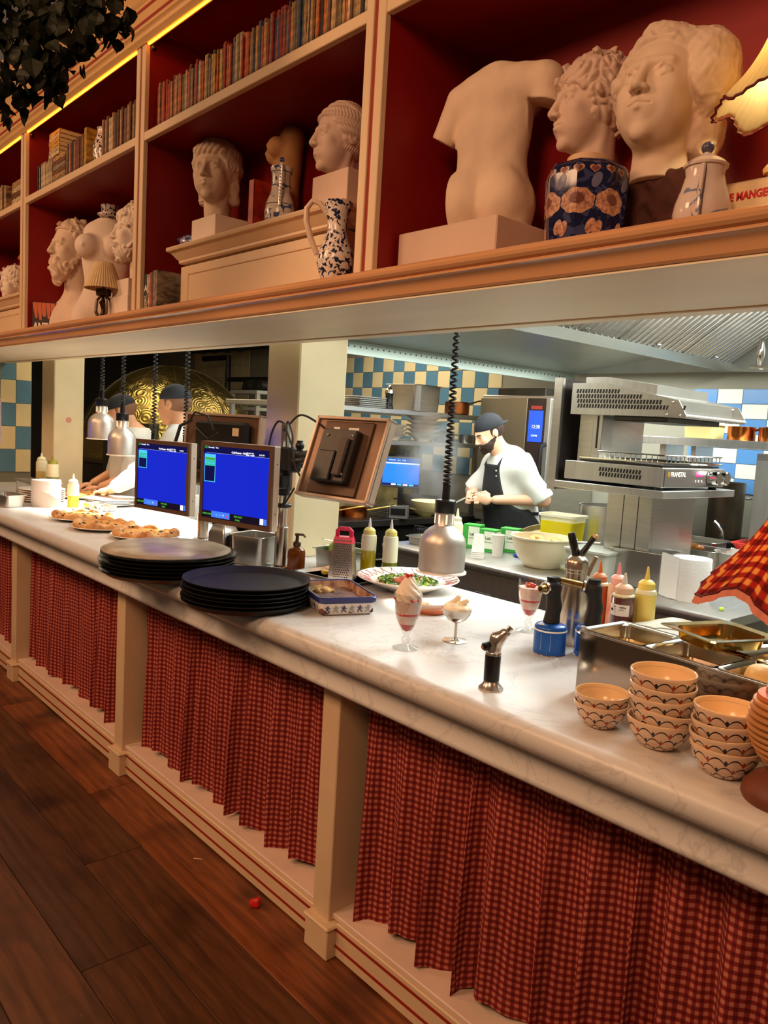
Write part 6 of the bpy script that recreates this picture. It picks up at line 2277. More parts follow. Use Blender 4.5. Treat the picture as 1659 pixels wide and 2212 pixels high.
B().box(-.18, .22, -.10, .10, .085, .10, .003).o('stand_top', STEELH, t)
for sx in (-.16, .20):
    for sy in (-.08, .08):
        B().box(sx - .008, sx + .008, sy - .008, sy + .008, 0, .085).o('leg', STEEL, t)
squeeze((-5.60, 1.84, ZC + .10), .036, .19, mat('pale_sauce', (206, 186, 120), .3), .5, MILKY, 'milky squeeze bottle on the stand at the left', 'bottles on the left stand')
squeeze((-5.47, 1.87, ZC + .10), .040, .175, mat('green_dressing', (120, 120, 60), .3), .3, mat('green_cap', (140, 136, 50), .4), 'squat squeeze bottle with green cap on the stand', 'bottles on the left stand')
lathe_thing('oil_cruet', 'small dark amber cruet in front of the stand bottles', 'bottle', (-5.40, 1.75, ZC), [('bottle_body', [(.026, 0), (.028, .004), (.028, .05), (.020, .075), (.010, .09), (.009, .13), (.011, .135)], mat('dark_amber', (60, 34, 16), .15))])
o = thing('foil_pan', 'crumpled foil tray behind the orange oil bottle', 'pan', (-4.72, 1.90, ZC))
sculpt('foil', lambda P: np.abs(bxs(P, (0, 0, .02), (.11, .06, .018), .01)) - .003 + .0 * P[..., 0] - .004 * sn(P, 90), (-.14, -.09, -.002), (.14, .09, .03), .005, mat('foil', (214, 208, 198), .25, .95), o)

# ------------------------------------------------------------------ on the floor
t = thing('tomato_scrap', 'red tomato scrap on the floor by the kick board', 'food scrap', (-2.06, 1.375, 0))
sculpt('skin', lambda P: smin(ell(P, (0, 0, .012), (.022, .016, .014)), ell(P, (.008, .006, .02), (.012, .012, .012)), .01) - .003 * sn(P, 160), (-.04, -.04, 0), (.04, .04, .045), .003, mat('tomato_red', (196, 30, 20), .35), t)
t = thing('straw_scrap', 'pale straw scrap lying on the floor planks', 'scrap', (-2.42, 1.36, 0))
B().tube([(-.012, -.01, .002), (.012, .012, .002)], .0018, 6).o('stalk', mat('straw', (222, 190, 140), .8), t)

# ================================================================== kitchen
ZK = 0.90
t = thing('steel_island', 'stainless steel prep island with rolled front edge behind the pass', 'counter', (-2.4, 3.6, 0))


def ipart(b_, nm, m, par=t):
    return b_.T(Tr(2.4, -3.6, 0)).o(nm, m, par)


edge = [(3.20, .86), (3.194, .866), (3.19, .88), (3.194, .894), (3.204, .90), (3.76, .90), (3.76, .86)]
ipart(B().ext(edge, 'x', -3.56, -1.40), 'front_top', STEELH)
ipart(B().box(-2.95, -1.40, 3.76, 4.72, .86, .90), 'rear_top', STEELH)
ipart(B().box(-3.52, -1.46, 3.225, 3.74, .08, .86), 'front_cabinet', mat('cabinet_steel', (150, 144, 134), .45, .6, var=.15, vscale=4, stretch=(8, 1, 1)))
ipart(B().box(-2.90, -1.46, 3.74, 4.68, .08, .86), 'rear_cabinet', STEEL)
for k in range(4):
    x0 = -3.5 + k * .51
    dr = ipart(B().box(x0 + .005, x0 + .50, 3.212, 3.226, .52, .845, .003), 'drawer', STEELH)
    ipart(B().box(x0 + .19, x0 + .31, 3.206, 3.212, .72, .745, .003), 'handle', STEELD, dr)
    ipart(B().cyl((x0 + .06, 0, 0), .006, -.002, .002, 12).T(Tr(0, 3.211, .80) @ Rx(PI / 2)), 'lock', CHROME, dr)
ipart(B().box(-3.5, -1.5, 3.25, 3.7, 0, .08), 'plinth', STEELD)

# ------------------------------------------------------------------ on the island
CUP = mat('paper_cup', (236, 232, 222), .6)
cm = B().lathe([(.026, 0), (.0265, .001), (.036, .096), (.0375, .098), (.0375, .101), (.0355, .101), (.026, .004), (.0001, .003)], n=28).me('paper_cup', CUP)
for k in range(4):
    o = link('paper_cup', cm, None, None, (-2.918, 3.345, ZK + .101 + k * .011 + .0005), (PI, 0, 0))
    tag(o, 'upside down paper cup, %s in the nested stack' % ['bottom', 'second', 'third', 'top'][k], 'cup', 'nested paper cups')
o = link('paper_cup', cm, None, None, (-2.905, 3.50, ZK))
o.scale = (1.05, 1.05, 1.25)
tag(o, 'upright paper cup beside the nested cups', 'cup', 'paper cups')
GREENB = mat('carton_green', (60, 160, 62), .5)
CLABEL = mat('carton_label', (222, 226, 206), .55)
for k, (x, y, rz_) in enumerate(((-3.20, 3.62, .35), (-3.05, 3.60, .2), (-2.99, 3.72, .3), (-3.30, 3.52, .4))):
    g = thing('green_carton', ['green food carton in the middle of the row on the island', 'green food carton nearest the paper cups', 'green food carton at the back right of the row', 'green food carton partly hidden by the big heat lamp'][k], 'carton', (x, y, ZK), rz_, 'green cartons on the island')
    hh = .145 if k != 1 else .135
    B().box(-.055, .055, -.04, .04, 0, hh, .002).o('carton_body', GREENB, g)
    B().box(-.02, .052, -.0406, -.04, .02, hh - .012).o('front_label', CLABEL, g)
    B().box(.055, .0556, -.03, .03, .02, hh - .012).o('side_label', CLABEL if k % 2 else mat('carton_dark_green', (36, 120, 48), .5), g)
    lettering('Lait', .026, mat('carton_ink', (40, 60, 40), .6), g, (-.012, -.0410, hh * .55), (PI / 2, 0, 0), .0004)
    lettering('demi ecreme', .010, mat('carton_ink', (40, 60, 40), .6), g, (-.014, -.0410, hh * .42), (PI / 2, 0, 0))
gn('steel_pan', 'shallow steel pan with a spoon handle beside the green cartons', 'pan', (-3.37, 3.42, ZK), .2, .13, .085, .05)
t = thing('squeeze_bottle', 'squeeze bottle of pale sauce standing behind the big heat lamp', 'bottle', (-3.16, 3.42, ZK))
B().lathe([(.036, 0), (.038, .004), (.038, .15), (.030, .17), (.022, .18)], n=28).o('bottle_body', MILKY, t)
B().lathe([(.026, .178), (.026, .195), (.010, .205), (.004, .25)], n=20).o('cap', MILKY, t)
t = thing('frying_pan', 'old frying pan standing tilted beside the cartons', 'pan', (-2.80, 3.78, ZK), .3)
B().lathe([(.10, .0), (.15, .02), (.165, .05), (.160, .05), (.145, .024), (.0001, .006)], n=44).T(Rx(math.radians(24)) @ Tr(0, 0, -.02)).o('pan_bowl', mat('worn_pan', (150, 134, 96), .45, .6, var=.3, vscale=8), t, (0, 0, .085))
B().tube([(.14, 0, .10), (.22, .02, .105), (.33, .04, .11)], [.010, .009, .011], 10).o('handle', STEEL, t)
t = thing('blue_cloth', 'crumpled blue cloth between the cartons and the pan', 'cloth', (-2.76, 3.62, ZK))
sculpt('folds', lambda P: ell(P, (0, 0, .01), (.11, .05, .035)) - .012 * sn(P, 50) - .006 * sn(P, 110, 1), (-.15, -.09, 0), (.15, .09, .07), .006, mat('blue_cloth', (30, 70, 170), .8), t)
t = thing('plastic_bowl', 'large white plastic mixing bowl with fruit halves', 'bowl', (-2.565, 3.47, ZK))
B().lathe([(.085, 0), (.095, .004), (.135, .05), (.162, .11), (.170, .155), (.178, .160), (.178, .166), (.168, .166), (.158, .115), (.130, .055), (.085, .010), (.0001, .008)], n=52).o('bowl_wall', mat('cream_plastic', (240, 230, 196), .35, sss=.3), t)
B().box(-.205, -.165, -.03, .03, .158, .166, .003).o('pouring_lip', mat('cream_plastic', (240, 230, 196), .35, sss=.3), t)
ORNG = mat('orange_half', (232, 160, 50), .4, var=.2, vscale=30)
for k, (x, y, z) in enumerate(((-.03, .02, .150), (.06, .04, .152), (-.09, .06, .145), (.02, -.06, .138))):
    o = B().lathe([(.0001, -.03), (.022, -.026), (.035, -.010), (.037, 0), (.033, .002), (.0001, .001)], n=24).o('orange_half', ORNG, None, (-2.565 + x, 3.47 + y, ZK + z))
    o.rotation_euler = (.25 * (k - 1), .2, 0)
    tag(o, ['squeezed orange half in the middle of the white bowl', 'squeezed orange half at the right of the white bowl', 'squeezed orange half at the far left of the white bowl', 'squeezed orange half low at the front of the white bowl'][k], 'orange', 'orange halves in the white bowl')
t = thing('plastic_tub', 'translucent plastic tub with yellow liquid behind the white bowl', 'tub', (-2.755, 3.90, ZK), .1)
rr_loft([(.105, .07, .025, 0), (.116, .081, .028, .212)], cap1=False).o('yellow_liquid', mat('yellow_liquid', (224, 206, 12), .25, sss=.2), t)
rr_loft([(.116, .081, .028, .212), (.118, .083, .03, .235), (.126, .091, .03, .238), (.126, .091, .03, .252), (.119, .085, .03, .252), (.114, .079, .03, .215)], cap0=False, cap1=False).o('tub_wall', PLASTIC, t)
rr_loft([(.09, .055, .02, .210), (.115, .080, .028, .2125)], cap0=True).o('liquid_surface', mat('yellow_liquid', (224, 206, 12), .25, sss=.2), t)
t = thing('plastic_box', 'clear plastic food box right of the white bowl', 'box', (-2.19, 3.40, ZK), .1)
rr_loft([(.10, .10, .02, 0), (.115, .115, .024, .15), (.122, .122, .026, .152), (.122, .122, .026, .162), (.05, .05, .02, .165)]).o('box_body', mat('clear_box', (222, 226, 214), .3, trans=.3, ior=1.15), t)


def pot(label, loc, r, h, m, handles=True, name='stock_pot', group=None, content=None):
    t_ = thing(name, label, 'pot', loc, .6, group)
    B().lathe([(r * .95, 0), (r, .006), (r, h - .004), (r * 1.03, h), (r * .97, h), (r * .96, .012), (.0001, .010)], n=44).o('pot_body', m, t_)
    if handles:
        for s in (-1, 1):
            B().tube([(s * r, -.045, h * .72), (s * (r + .035), -.035, h * .73), (s * (r + .035), .035, h * .73), (s * r, .045, h * .72)], .005, 8).o('handle', CHROME, t_)
    if content:
        B().lathe([(.0001, h * .75), (r * .96, h * .75), (r * .96, h * .76), (.0001, h * .765)], n=36, cap0=False, cap1=False).o('contents', content, t_)
    return t_


pot('big stainless stock pot behind the yellow tub', (-2.72, 4.30, ZK), .165, .30, STEEL)
gn('steel_pan', 'deep steel pan with grey rim in front of the salamander column', 'pan', (-1.985, 3.52, ZK), .12, .145, .105, .185, STEEL)
t = thing('paper_roll', 'white paper towel roll standing on the steel island', 'paper roll', (-1.70, 3.43, ZK))
B().lathe([(.084, 0), (.085, .002), (.0845, .192), (.083, .194), (.030, .194), (.029, .190), (.029, .02)], n=48, cap1=False).o('roll', WHITEP, t)
b_ = B()
b_.ring([[(-.02, -.0835, .004), (-.02, -.0835, .196)], [(-.06, -.085, .004), (-.06, -.085, .202)], [(-.105, -.06, .004), (-.105, -.06, .205)], [(-.135, -.03, .004), (-.135, -.03, .20)]], False).o('loose_sheet', WHITEP, t)
sculpt('torn_edge', lambda P: bxs(P, (0, 0, 0), (.001, .001, .001)), (-.01, -.01, -.01), (.01, .01, .01), .004, WHITEP, t) if False else None
o = thing('vegetable_scrap', 'small green vegetable scrap on the steel island', 'food scrap', (-1.50, 3.33, ZK))
sculpt('scrap', lambda P: ell(P, (0, 0, .008), (.011, .009, .010)) - .003 * sn(P, 240), (-.02, -.02, 0), (.02, .02, .03), .002, mat('scrap_green', (170, 200, 60), .5), o)
gn('steel_pan', 'steel pan with roasted food behind the paper roll', 'pan', (-2.03, 4.08, ZK), .1, .16, .11, .16, STEEL, 'steel pans behind the paper roll')
t = thing('roast_piece', 'glazed roast piece lying in the steel pan', 'food', (-2.07, 4.06, ZK + .135), .3)
sculpt('meat', lambda P: ell(P, (0, 0, 0.02), (.10, .045, .032)) - .008 * sn(P, 60), (-.13, -.07, -.02), (.13, .07, .07), .006, mat('roast_glaze', (150, 92, 30), .25, col2=(84, 44, 16), vscale=18, coat=.4), t)
gn('steel_pan', 'empty steel pan behind the roast', 'pan', (-2.20, 4.42, ZK), .1, .17, .12, .165, STEEL, 'steel pans behind the paper roll')
t = thing('mixing_bowl', 'round aluminium mixing bowl at the right', 'bowl', (-1.78, 4.18, ZK))
B().lathe([(.10, 0), (.12, .004), (.145, .10), (.155, .15), (.162, .153), (.150, .153), (.138, .10), (.0001, .012)], n=48).o('bowl_wall', ALU, t)
t = thing('red_tray', 'red plastic tray behind the mixing bowl', 'tray', (-1.72, 4.45, ZK + .0), .1)
rr_loft([(.20, .12, .02, .0), (.20, .12, .02, .16), (.22, .14, .02, .19), (.222, .142, .02, .186)], cap1=False).o('tray_wall', mat('red_plastic', (206, 44, 30), .4), t)
t = thing('sink_tap', 'chrome tap beside the mixing bowl', 'tap', (-2.13, 4.64, ZK))
B().lathe([(.03, 0), (.03, .02), (.018, .03), (.016, .14)], n=20).o('tap_body', CHROME, t)
B().tube([(0, 0, .12), (-.005, -.01, .20), (-.03, -.02, .24), (-.05, -.03, .26)], .011, 10).o('spout', CHROME, t)
B().lathe([(.02, 0), (.022, .05), (.014, .065)], n=18).o('knob', CHROME, t, (.07, 0, .05))
t = thing('pedal_bin', 'steel swing bin standing at the end of the island', 'bin', (-1.12, 2.92, 0))
rr_loft([(.15, .13, .05, 0), (.15, .13, .05, .70)]).o('bin_body', STEELD, t)
rr_loft([(.155, .135, .055, .70), (.155, .135, .055, .80), (.12, .10, .05, .815)]).o('bin_lid', STEEL, t)

# ------------------------------------------------------------------ salamander grill on its bracket
t = thing('salamander_bracket', 'steel wall bracket and column carrying the grill', 'bracket', (-2.1, 3.65, ZK))


def sp_(b_, nm, m, par=t):
    return b_.T(Tr(2.1, -3.65, -ZK)).o(nm, m, par)


sp_(B().box(-2.43, -1.825, 3.335, 4.06, 1.350, 1.386, .003), 'bracket_shelf', STEELH)
sp_(B().box(-2.475, -2.425, 3.335, 3.36, 1.335, 1.905, .002).box(-2.475, -2.470, 3.36, 4.0, 1.335, 1.905).box(-2.475, -2.425, 3.98, 4.0, 1.335, 1.905), 'side_panel', STEEL)
sp_(B().box(-2.468, -2.43, 3.362, 3.978, 1.39, 1.90), 'inner_shade', mat('shadow_steel', (60, 50, 46), .5, .5))  # dark fill, shade inside the bracket put into its colour
col_ = sp_(B().box(-2.175, -1.93, 3.44, 3.86, .90, 1.35, .002), 'column', STEEL)
for xx in (-2.085, -2.005):
    sp_(B().box(xx, xx + .003, 3.4385, 3.44, .90, 1.35), 'panel_seam', STEELD, col_)
sp_(B().box(-1.9305, -1.929, 3.47, 3.72, .95, 1.22, .0005), 'access_plate', STEELH, col_)
RBADGE = mat('red_badge', (150, 60, 52), .5)
bd = [(0, -.045), (.018, -.02), (.022, .02), (.018, .03), (-.018, .03), (-.022, .02), (-.018, -.02)]
sp_(B().ext(bd, 'x', -1.929, -1.926).T(Tr(0, 3.60, 1.00)), 'badge', RBADGE, col_)
t2 = thing('salamander_grill', 'stainless salamander grill with two knobs and red display', 'grill', (-2.1, 3.65, 1.386))


def sg(b_, nm, m, par=t2):
    return b_.T(Tr(2.1, -3.65, -1.386)).o(nm, m, par)


lo_ = sg(B().box(-2.378, -1.838, 3.342, 3.952, 1.400, 1.492, .003), 'lower_body', STEELH)
for (x, y) in ((-2.35, 3.37), (-1.87, 3.37), (-2.35, 3.92), (-1.87, 3.90)):
    sg(B().cyl((x, y, 0), .02, 1.386, 1.401, 14), 'foot', BLACKP, lo_)
sg(B().box(-1.838, -1.834, 3.355, 3.94, 1.405, 1.485, .001), 'control_panel', mat('panel_taupe', (84, 76, 70), .35), lo_)
for y in (3.785, 3.875):
    sg(B().cyl((0, 0, 0), .034, 0, .052, 28, b=.004).T(Tr(-1.834, y, 1.447) @ Ry(PI / 2)), 'knob', CHROME, lo_)
sg(B().box(-1.834, -1.833, 3.645, 3.71, 1.453, 1.473), 'display', mat('magenta_display', (230, 20, 90), .3, emis=(255, 20, 90), estr=1.6), lo_)
for k in range(3):
    sg(B().cyl((0, 0, 0), .007, 0, .002, 12).T(Tr(-1.834, 3.645 + k * .03, 1.43) @ Ry(PI / 2)), 'button', mat('button_grey', (170, 166, 160), .4), lo_)
lettering('FRANSTAL', .030, WHITEC, lo_, (-1.8332 + 2.1, 3.405 - 3.65, 1.452 - 1.386), (PI / 2, 0, PI / 2), .0006, 1.0)
sg(B().sph((0, 0, 0), .011, 12, 8, 1.3).T(Tr(-1.8335, 3.388, 1.460) @ Matrix.Diagonal((.1, 1, 1, 1))), 'logo_mark', mat('logo_gold', (206, 160, 60), .3, .6), lo_)
slot = B().box(-.0045, .0045, -.001, .001, -.010, .010).T(Ry(.25)).me('vent_slot', BLACKP)


def vents(parent, x0, z0, nrow, ncol, off, y):
    for r_ in range(nrow):
        for c_ in range(ncol(r_)):
            link('vent_slot', slot, None, parent, (x0 + c_ * .0165 + r_ * .004 + 2.1, y - 3.65, z0 - r_ * .024 - 1.386))


vents(lo_, -2.17, 1.462, 2, lambda r_: 14, 0, 3.3415)
# grill rack
rk = sg(B().tube([(-2.30, 3.36, 1.512), (-1.85, 3.36, 1.512), (-1.85, 3.93, 1.512), (-2.30, 3.93, 1.512)], .006, 8, close=True), 'grill_rack', CHROME)
for k in range(14):
    y = 3.39 + k * .04
    sg(B().tube([(-2.30, y, 1.514), (-1.85, y, 1.514), (-1.85, y, 1.545)], .0028, 6), 'rack_bar', CHROME, rk)
sg(B().tube([(-2.20, 3.36, 1.548), (-1.85, 3.36, 1.548), (-1.85, 3.93, 1.548)], .004, 6), 'rack_rail', CHROME, rk)
sg(B().box(-2.31, -1.86, 3.37, 3.93, 1.494, 1.502), 'drip_tray', STEELD)
for k in range(12):
    x = -2.19 + k * .028
    sg(B().tube([(x, 3.36, 1.514), (x, 3.36, 1.548)], .0022, 5), 'rack_bar', CHROME, rk)
# column and moving hood
sg(B().box(-2.36, -2.27, 3.42, 3.88, 1.492, 1.74), 'rear_housing', STEEL)
sg(B().box(-2.27, -2.215, 3.40, 3.50, 1.492, 1.74, .003), 'lift_post', STEELH)
sg(B().box(-2.246, -2.236, 3.3985, 3.401, 1.56, 1.72), 'lift_slot', BLACKP)
prof_s = [(-2.378, 1.724), (-2.378, 1.878), (-2.20, 1.880), (-1.832, 1.806), (-1.822, 1.724)]
hd_ = sg(B().ext(prof_s, 'y', 3.355, 3.945), 'lifting_hood', STEELH, ang=20) if False else sg(B().ext(prof_s, 'y', 3.355, 3.945), 'lifting_hood', STEELH)
sg(B().ext([(-2.332, 1.87), (-2.332, 1.911), (-2.206, 1.911), (-1.94, 1.872), (-1.94, 1.82)], 'y', 3.40, 3.90), 'top_cover', STEELH, hd_)
sg(B().box(-2.15, -1.87, 3.39, 3.91, 1.700, 1.725, .004), 'burner_box', STEELD, hd_)
vents(hd_, -2.345, 1.838, 4, lambda r_: (15, 22, 28, 35)[r_] - (0), 0, 3.3545)
for y in (3.352, 3.948):
    sg(B().ext([(-1.836, 1.806), (-1.80, 1.800), (-1.755, 1.728), (-1.765, 1.720), (-1.862, 1.722)], 'y', y - .003, y + .003), 'handle_bracket', STEEL, hd_)
    for (x, z) in ((-1.825, 1.79), (-1.85, 1.734), (-1.785, 1.732)):
        sg(B().sph((x, y - .004, z), .006, 8, 6), 'rivet', CHROME, hd_)
sg(B().box(-1.785, -1.755, 3.352, 3.948, 1.722, 1.738, .005), 'handle_bar', ALU, hd_)
sg(B().box(-1.832, -1.826, 3.36, 3.94, 1.726, 1.80), 'front_shield', STEELH, hd_)

# ------------------------------------------------------------------ right background: shelf, cabinet, copper pans
t = thing('pan_shelf', 'steel shelf carrying copper pans behind the grill', 'shelf', (-2.0, 4.6, 1.60))
B().box(-.62, .62, -.20, .18, 0, .045, .003).o('shelf_board', STEELH, t)
B().box(-.50, -.46, -.12, .10, -.70, 0).box(-.30, -.27, -.12, .10, -.70, 0).o('shelf_post', STEEL, t)
for k, (x, r_) in enumerate(((-2.02, .075), (-1.86, .06))):
    g = thing('copper_saucepan', ['copper saucepan left on the wall shelf', 'copper saucepan right on the wall shelf'][k], 'saucepan', (x, 4.50, 1.645), 0, 'copper pans on the wall shelf')
    B().lathe([(r_ * .97, 0), (r_, .004), (r_, .075), (r_ * 1.02, .078), (r_ * .96, .078), (r_ * .95, .01), (.0001, .008)], n=36).o('pan_body', COPPER, g)
    B().tube([(r_, 0, .06), (r_ + .06, -.02, .075), (r_ + .17, -.05, .09)], [.007, .006, .008], 8).o('handle', COPPERD, g)
for k in range(4):
    o = B().lathe([(.08, 0), (.10, .012), (.104, .020), (.098, .020), (.0001, .006)], n=32).o('copper_dish', COPPERD, None, (-1.62, 4.52, 1.645 + k * .019))
    tag(o, 'flat copper dish %s in the pile at the end of the wall shelf' % ['lowest', 'second', 'third', 'topmost'][k], 'dish', 'copper dishes on the wall shelf')
gn('plastic_tub', 'tub of breadcrumbs beside the copper pans', 'tub', (-2.25, 4.52, 1.645), 0, .10, .08, .085, mat('crumb_tub', (214, 196, 130), .5), None, mat('crumbs', (206, 160, 80), .9, var=.5, vscale=60), .95)
t = thing('steel_cabinet', 'tall steel cabinet at the right edge of the kitchen', 'cabinet', (-1.66, 4.62, ZK))
B().box(-.20, .30, -.26, .10, 0, .68, .003).o('cabinet_body', STEEL, t)
B().box(-.197, .05, -.263, -.26, .02, .64, .002).o('door', STEELH, t)
t = thing('back_range', 'dark cooking range against the back wall at right', 'range', (-2.45, 5.02, 0))
B().box(-.45, .45, -.20, .22, 0, 1.02, .004).o('range_body', STEELD, t)
B().box(-.45, .45, -.205, -.20, .80, .98).o('control_strip', STEEL, t)
pot('dark stock pot standing on the back range', (-2.35, 5.02, 1.02), .15, .36, mat('sooty_pot', (96, 84, 70), .35, .8, var=.3))
t = thing('steel_splash_panel', 'tall steel panel with red shield badge behind the island', 'panel', (-2.52, 4.69, ZK))
B().box(-.16, .22, -.02, .02, 0, .46, .002).o('panel_sheet', STEEL, t)
B().ext([(0, -.07), (.03, -.03), (.036, .03), (.03, .05), (-.03, .05), (-.036, .03), (-.03, -.03)], 'y', -.025, -.021).o('badge', RBADGE, t, (.08, 0, .30))

# ------------------------------------------------------------------ extraction hood
t = thing('extraction_hood', 'stainless extraction hood with perforated rim and ribbed filters', 'hood', (-2.9, 3.9, 2.02))


def hp(b_, nm, m, par=t):
    return b_.T(Tr(2.9, -3.9, -2.02)).o(nm, m, par)


HOODM = mat('hood_steel', (186, 190, 184), .30, .85, var=.15, vscale=2.5, stretch=(1, .6, 1))
lip = hp(B().box(-3.700, -3.688, 2.45, 5.22, 2.020, 2.100, .002), 'perforated_rim', mat('rim_pale', (156, 168, 160), .45, .4))
pf = B().cyl((0, 0, 0), .0055, -.001, .0015, 8).T(Ry(PI / 2)).me('perforation', BLACKP)
for k in range(52):
    link('perforation', pf, None, lip, (-3.688 + 2.9, 2.72 + k * .046 - 3.9, 2.068 - 2.02))
hp(B().ext([(-3.70, 2.10), (-3.688, 2.10), (-2.92, 2.20), (-2.48, 2.165), (-2.48, 2.40), (-3.70, 2.40)], 'y', 2.40, 5.22), 'plenum', HOODM)
hp(B().ext([(-2.48, 2.165), (-2.475, 2.10), (-2.44, 2.095), (-2.425, 2.15), (-2.44, 2.155), (-2.455, 2.115), (-2.465, 2.17)], 'y', 2.40, 5.22), 'gutter', HOODM)
for k in range(4):
    y0 = 2.42 + k * .70
    fl_ = hp(B().ext([(-2.44, 2.165), (-1.55, 2.80), (-1.55, 2.82), (-2.44, 2.185)], 'y', y0, y0 + .695), 'filter', STEELD)
    n_ = 12
    for i in range(n_):
        y = y0 + .008 + i * .057
        m0 = B()
        L = math.hypot(.89, .635)
        rings = []
        for s in (0, L):
            rings.append([(s, .024 * math.cos(a), -.022 * math.sin(a)) for a in np.linspace(0, PI, 7)])
        m0.ring(rings, False)
        m0.add([(0, .024 * math.cos(a), -.022 * math.sin(a)) for a in np.linspace(0, PI, 7)], [tuple(range(7))])
        m0.T(Tr(-2.44, y + .024, 2.165) @ Ry(-math.atan2(.635, .89)))
        hp(m0, 'filter_rib', STEEL, fl_)
    hp(B().box(-2.43, -2.39, y0 + .33, y0 + .37, 2.158, 2.166, .002), 'filter_handle', CHROME, fl_)
for y in (3.3, 3.62):
    hp(B().lathe([(.022, 0), (.026, -.012), (.018, -.028), (.0001, -.03)], n=16).T(Tr(-2.72, y, 2.185)), 'sprinkler', CHROME)
hp(B().tube([(-2.10, 4.70, 2.08), (-1.5, 4.70, 2.06)], .014, 8).tube([(-2.10, 4.62, 2.055), (-1.5, 4.62, 2.03)], .009, 8), 'gas_pipe', STEEL)
for k in range(3):
    hp(B().lathe([(.012, .16), (.024, .10), (.026, .06), (.016, .03), (.012, 0)], n=14).T(Tr(-2.05 + k * .13, 4.70, 2.08)), 'nozzle_bell', CHROME)
hp(B().ext([(-3.70, 2.10), (-1.0, 2.10), (-1.0, 2.40), (-3.70, 2.40)], 'y', 5.16, 5.25), 'end_panel', HOODM)

# ------------------------------------------------------------------ stove line with gantry shelves
t = thing('stove_suite', 'dark steel stove line running away from the pass', 'stove', (-4.7, 3.9, 0))


def st_(b_, nm, m, par=t):
    return b_.T(Tr(4.7, -3.9, 0)).o(nm, m, par)


st_(B().box(-5.1, -4.36, 2.95, 4.95, .0, .87), 'stove_body', STEELD)
st_(B().box(-5.12, -4.32, 2.93, 4.97, .87, .92, .004), 'stove_top', mat('stove_top_steel', (120, 112, 104), .3, .9, var=.25, vscale=5))
for k in range(4):
    y0 = 2.98 + k * .49
    d_ = st_(B().box(-4.36, -4.345, y0, y0 + .47, .12, .66, .003), 'oven_door', STEELD)
    st_(B().tube([(-4.33, y0 + .05, .62), (-4.33, y0 + .42, .62)], .008, 8), 'handle', STEEL, d_)
    st_(B().cyl((0, 0, 0), .022, 0, .03, 16).T(Tr(-4.355, y0 + .22, .76) @ Ry(PI / 2)), 'knob', BLACKP, d_)
st_(B().box(-5.16, -5.12, 2.95, 4.95, .92, 1.50), 'backsplash', mat('greasy_cream', (206, 182, 116), .4, col2=(120, 104, 70), vscale=6))
t = thing('gantry_shelf', 'two level steel gantry shelf above the stove line', 'shelf', (-4.72, 3.95, .92))
for z in (.555, .785):
    B().box(-.36, .36, -1.0, 1.0, z, z + .035, .003).o('shelf_board', STEELH, t)
for y in (-.96, .96):
    for x in (-.33, .33):
        B().box(x - .015, x + .015, y - .015, y + .015, 0, .82).o('upright', STEEL, t)
ZS1, ZS2 = .92 + .59, .92 + .82
# upper shelf things
for k in range(4):
    r_ = .095 - .004 * k
    o = thing('copper_pot', ['lowest', 'second', 'third', 'topmost'][k] + ' copper pot in the pile at the left of the gantry', 'pot', (-4.44, 3.40 + .004 * k, ZS2 + k * .062), .3, 'piled copper pots')
    B().lathe([(r_ * .95, 0), (r_, .006), (r_, .058), (r_ * 1.03, .061), (r_ * .96, .061), (r_ * .95, .010), (.0001, .008)], n=32).o('pot_body', COPPER, o)
for k in range(6):
    o = B().box(-.10, .10, -.13, .13, 0, .010, .003).o('steel_tray', STEELH, None, (-4.48, 3.76 + .005 * (k % 2), ZS2 + .0 + k * .0135))
    tag(o, 'flat steel tray in the gantry pile, %s' % ['lowest', 'second', 'third', 'fourth', 'fifth', 'topmost'][k], 'tray', 'steel trays on the gantry')
t = thing('pepper_mill', 'black pepper mill with chrome top on the gantry shelf', 'mill', (-4.40, 3.93, ZS2))
B().lathe([(.034, 0), (.034, .02), (.028, .03), (.028, .10), (.032, .115)], n=24).o('mill_body', BLACKP, t)
B().lathe([(.032, .115), (.030, .14), (.016, .155), (.012, .17), (.0001, .178)], n=24).o('mill_top', CHROME, t)
gn('steel_pan', 'big square steel pan on the gantry shelf', 'pan', (-4.50, 4.28, ZS2), 0.1, .17, .16, .20, STEEL)
t = pot('copper saucepan with long handle at the right end of the gantry', (-4.45, 4.72, ZS2), .10, .10, COPPERD, False, 'copper_saucepan')
B().tube([(.07, .07, .085), (.14, .18, .12), (.24, .34, .15)], [.008, .007, .009], 8).o('long_handle', COPPERD, t)
# lower shelf things
bm_ = B().lathe([(.05, 0), (.055, .008), (.09, .035), (.125, .055), (.128, .058), (.121, .058), (.086, .042), (.0001, .016)], n=40).me('china_bowl', mat('china_grey', (206, 192, 176), .25))
for k in range(3):
    o = link('china_bowl', bm_, None, None, (-4.46, 4.03, ZS1 + k * .030))
    tag(o, 'wide china bowl %s in the short pile on the lower gantry shelf' % ['lowest', 'second', 'topmost'][k], 'bowl', 'short pile of china bowls')
for k in range(6):
    o = link('china_bowl', bm_, None, None, (-4.46, 4.36 + .004 * (k % 2), ZS1 + k * .033))
    o.scale = (1.12, 1.12, 1.1)
    tag(o, 'wide china bowl %s in the tall pile on the lower gantry shelf' % ['lowest', 'second', 'third', 'fourth', 'fifth', 'topmost'][k], 'bowl', 'tall pile of china bowls')
t = pot('small steel saucepan by the right end of the lower gantry shelf', (-4.42, 4.82, ZS1), .06, .07, STEEL, False, 'saucepan')
t = pot('black casserole on the lower gantry shelf', (-4.50, 4.64, ZS1), .085, .09, STEELD, True, 'casserole')
t = thing('tiled_pad', 'small phone shaped tablet on the lower gantry shelf end', 'tablet', (-4.40, 3.42, ZS1))
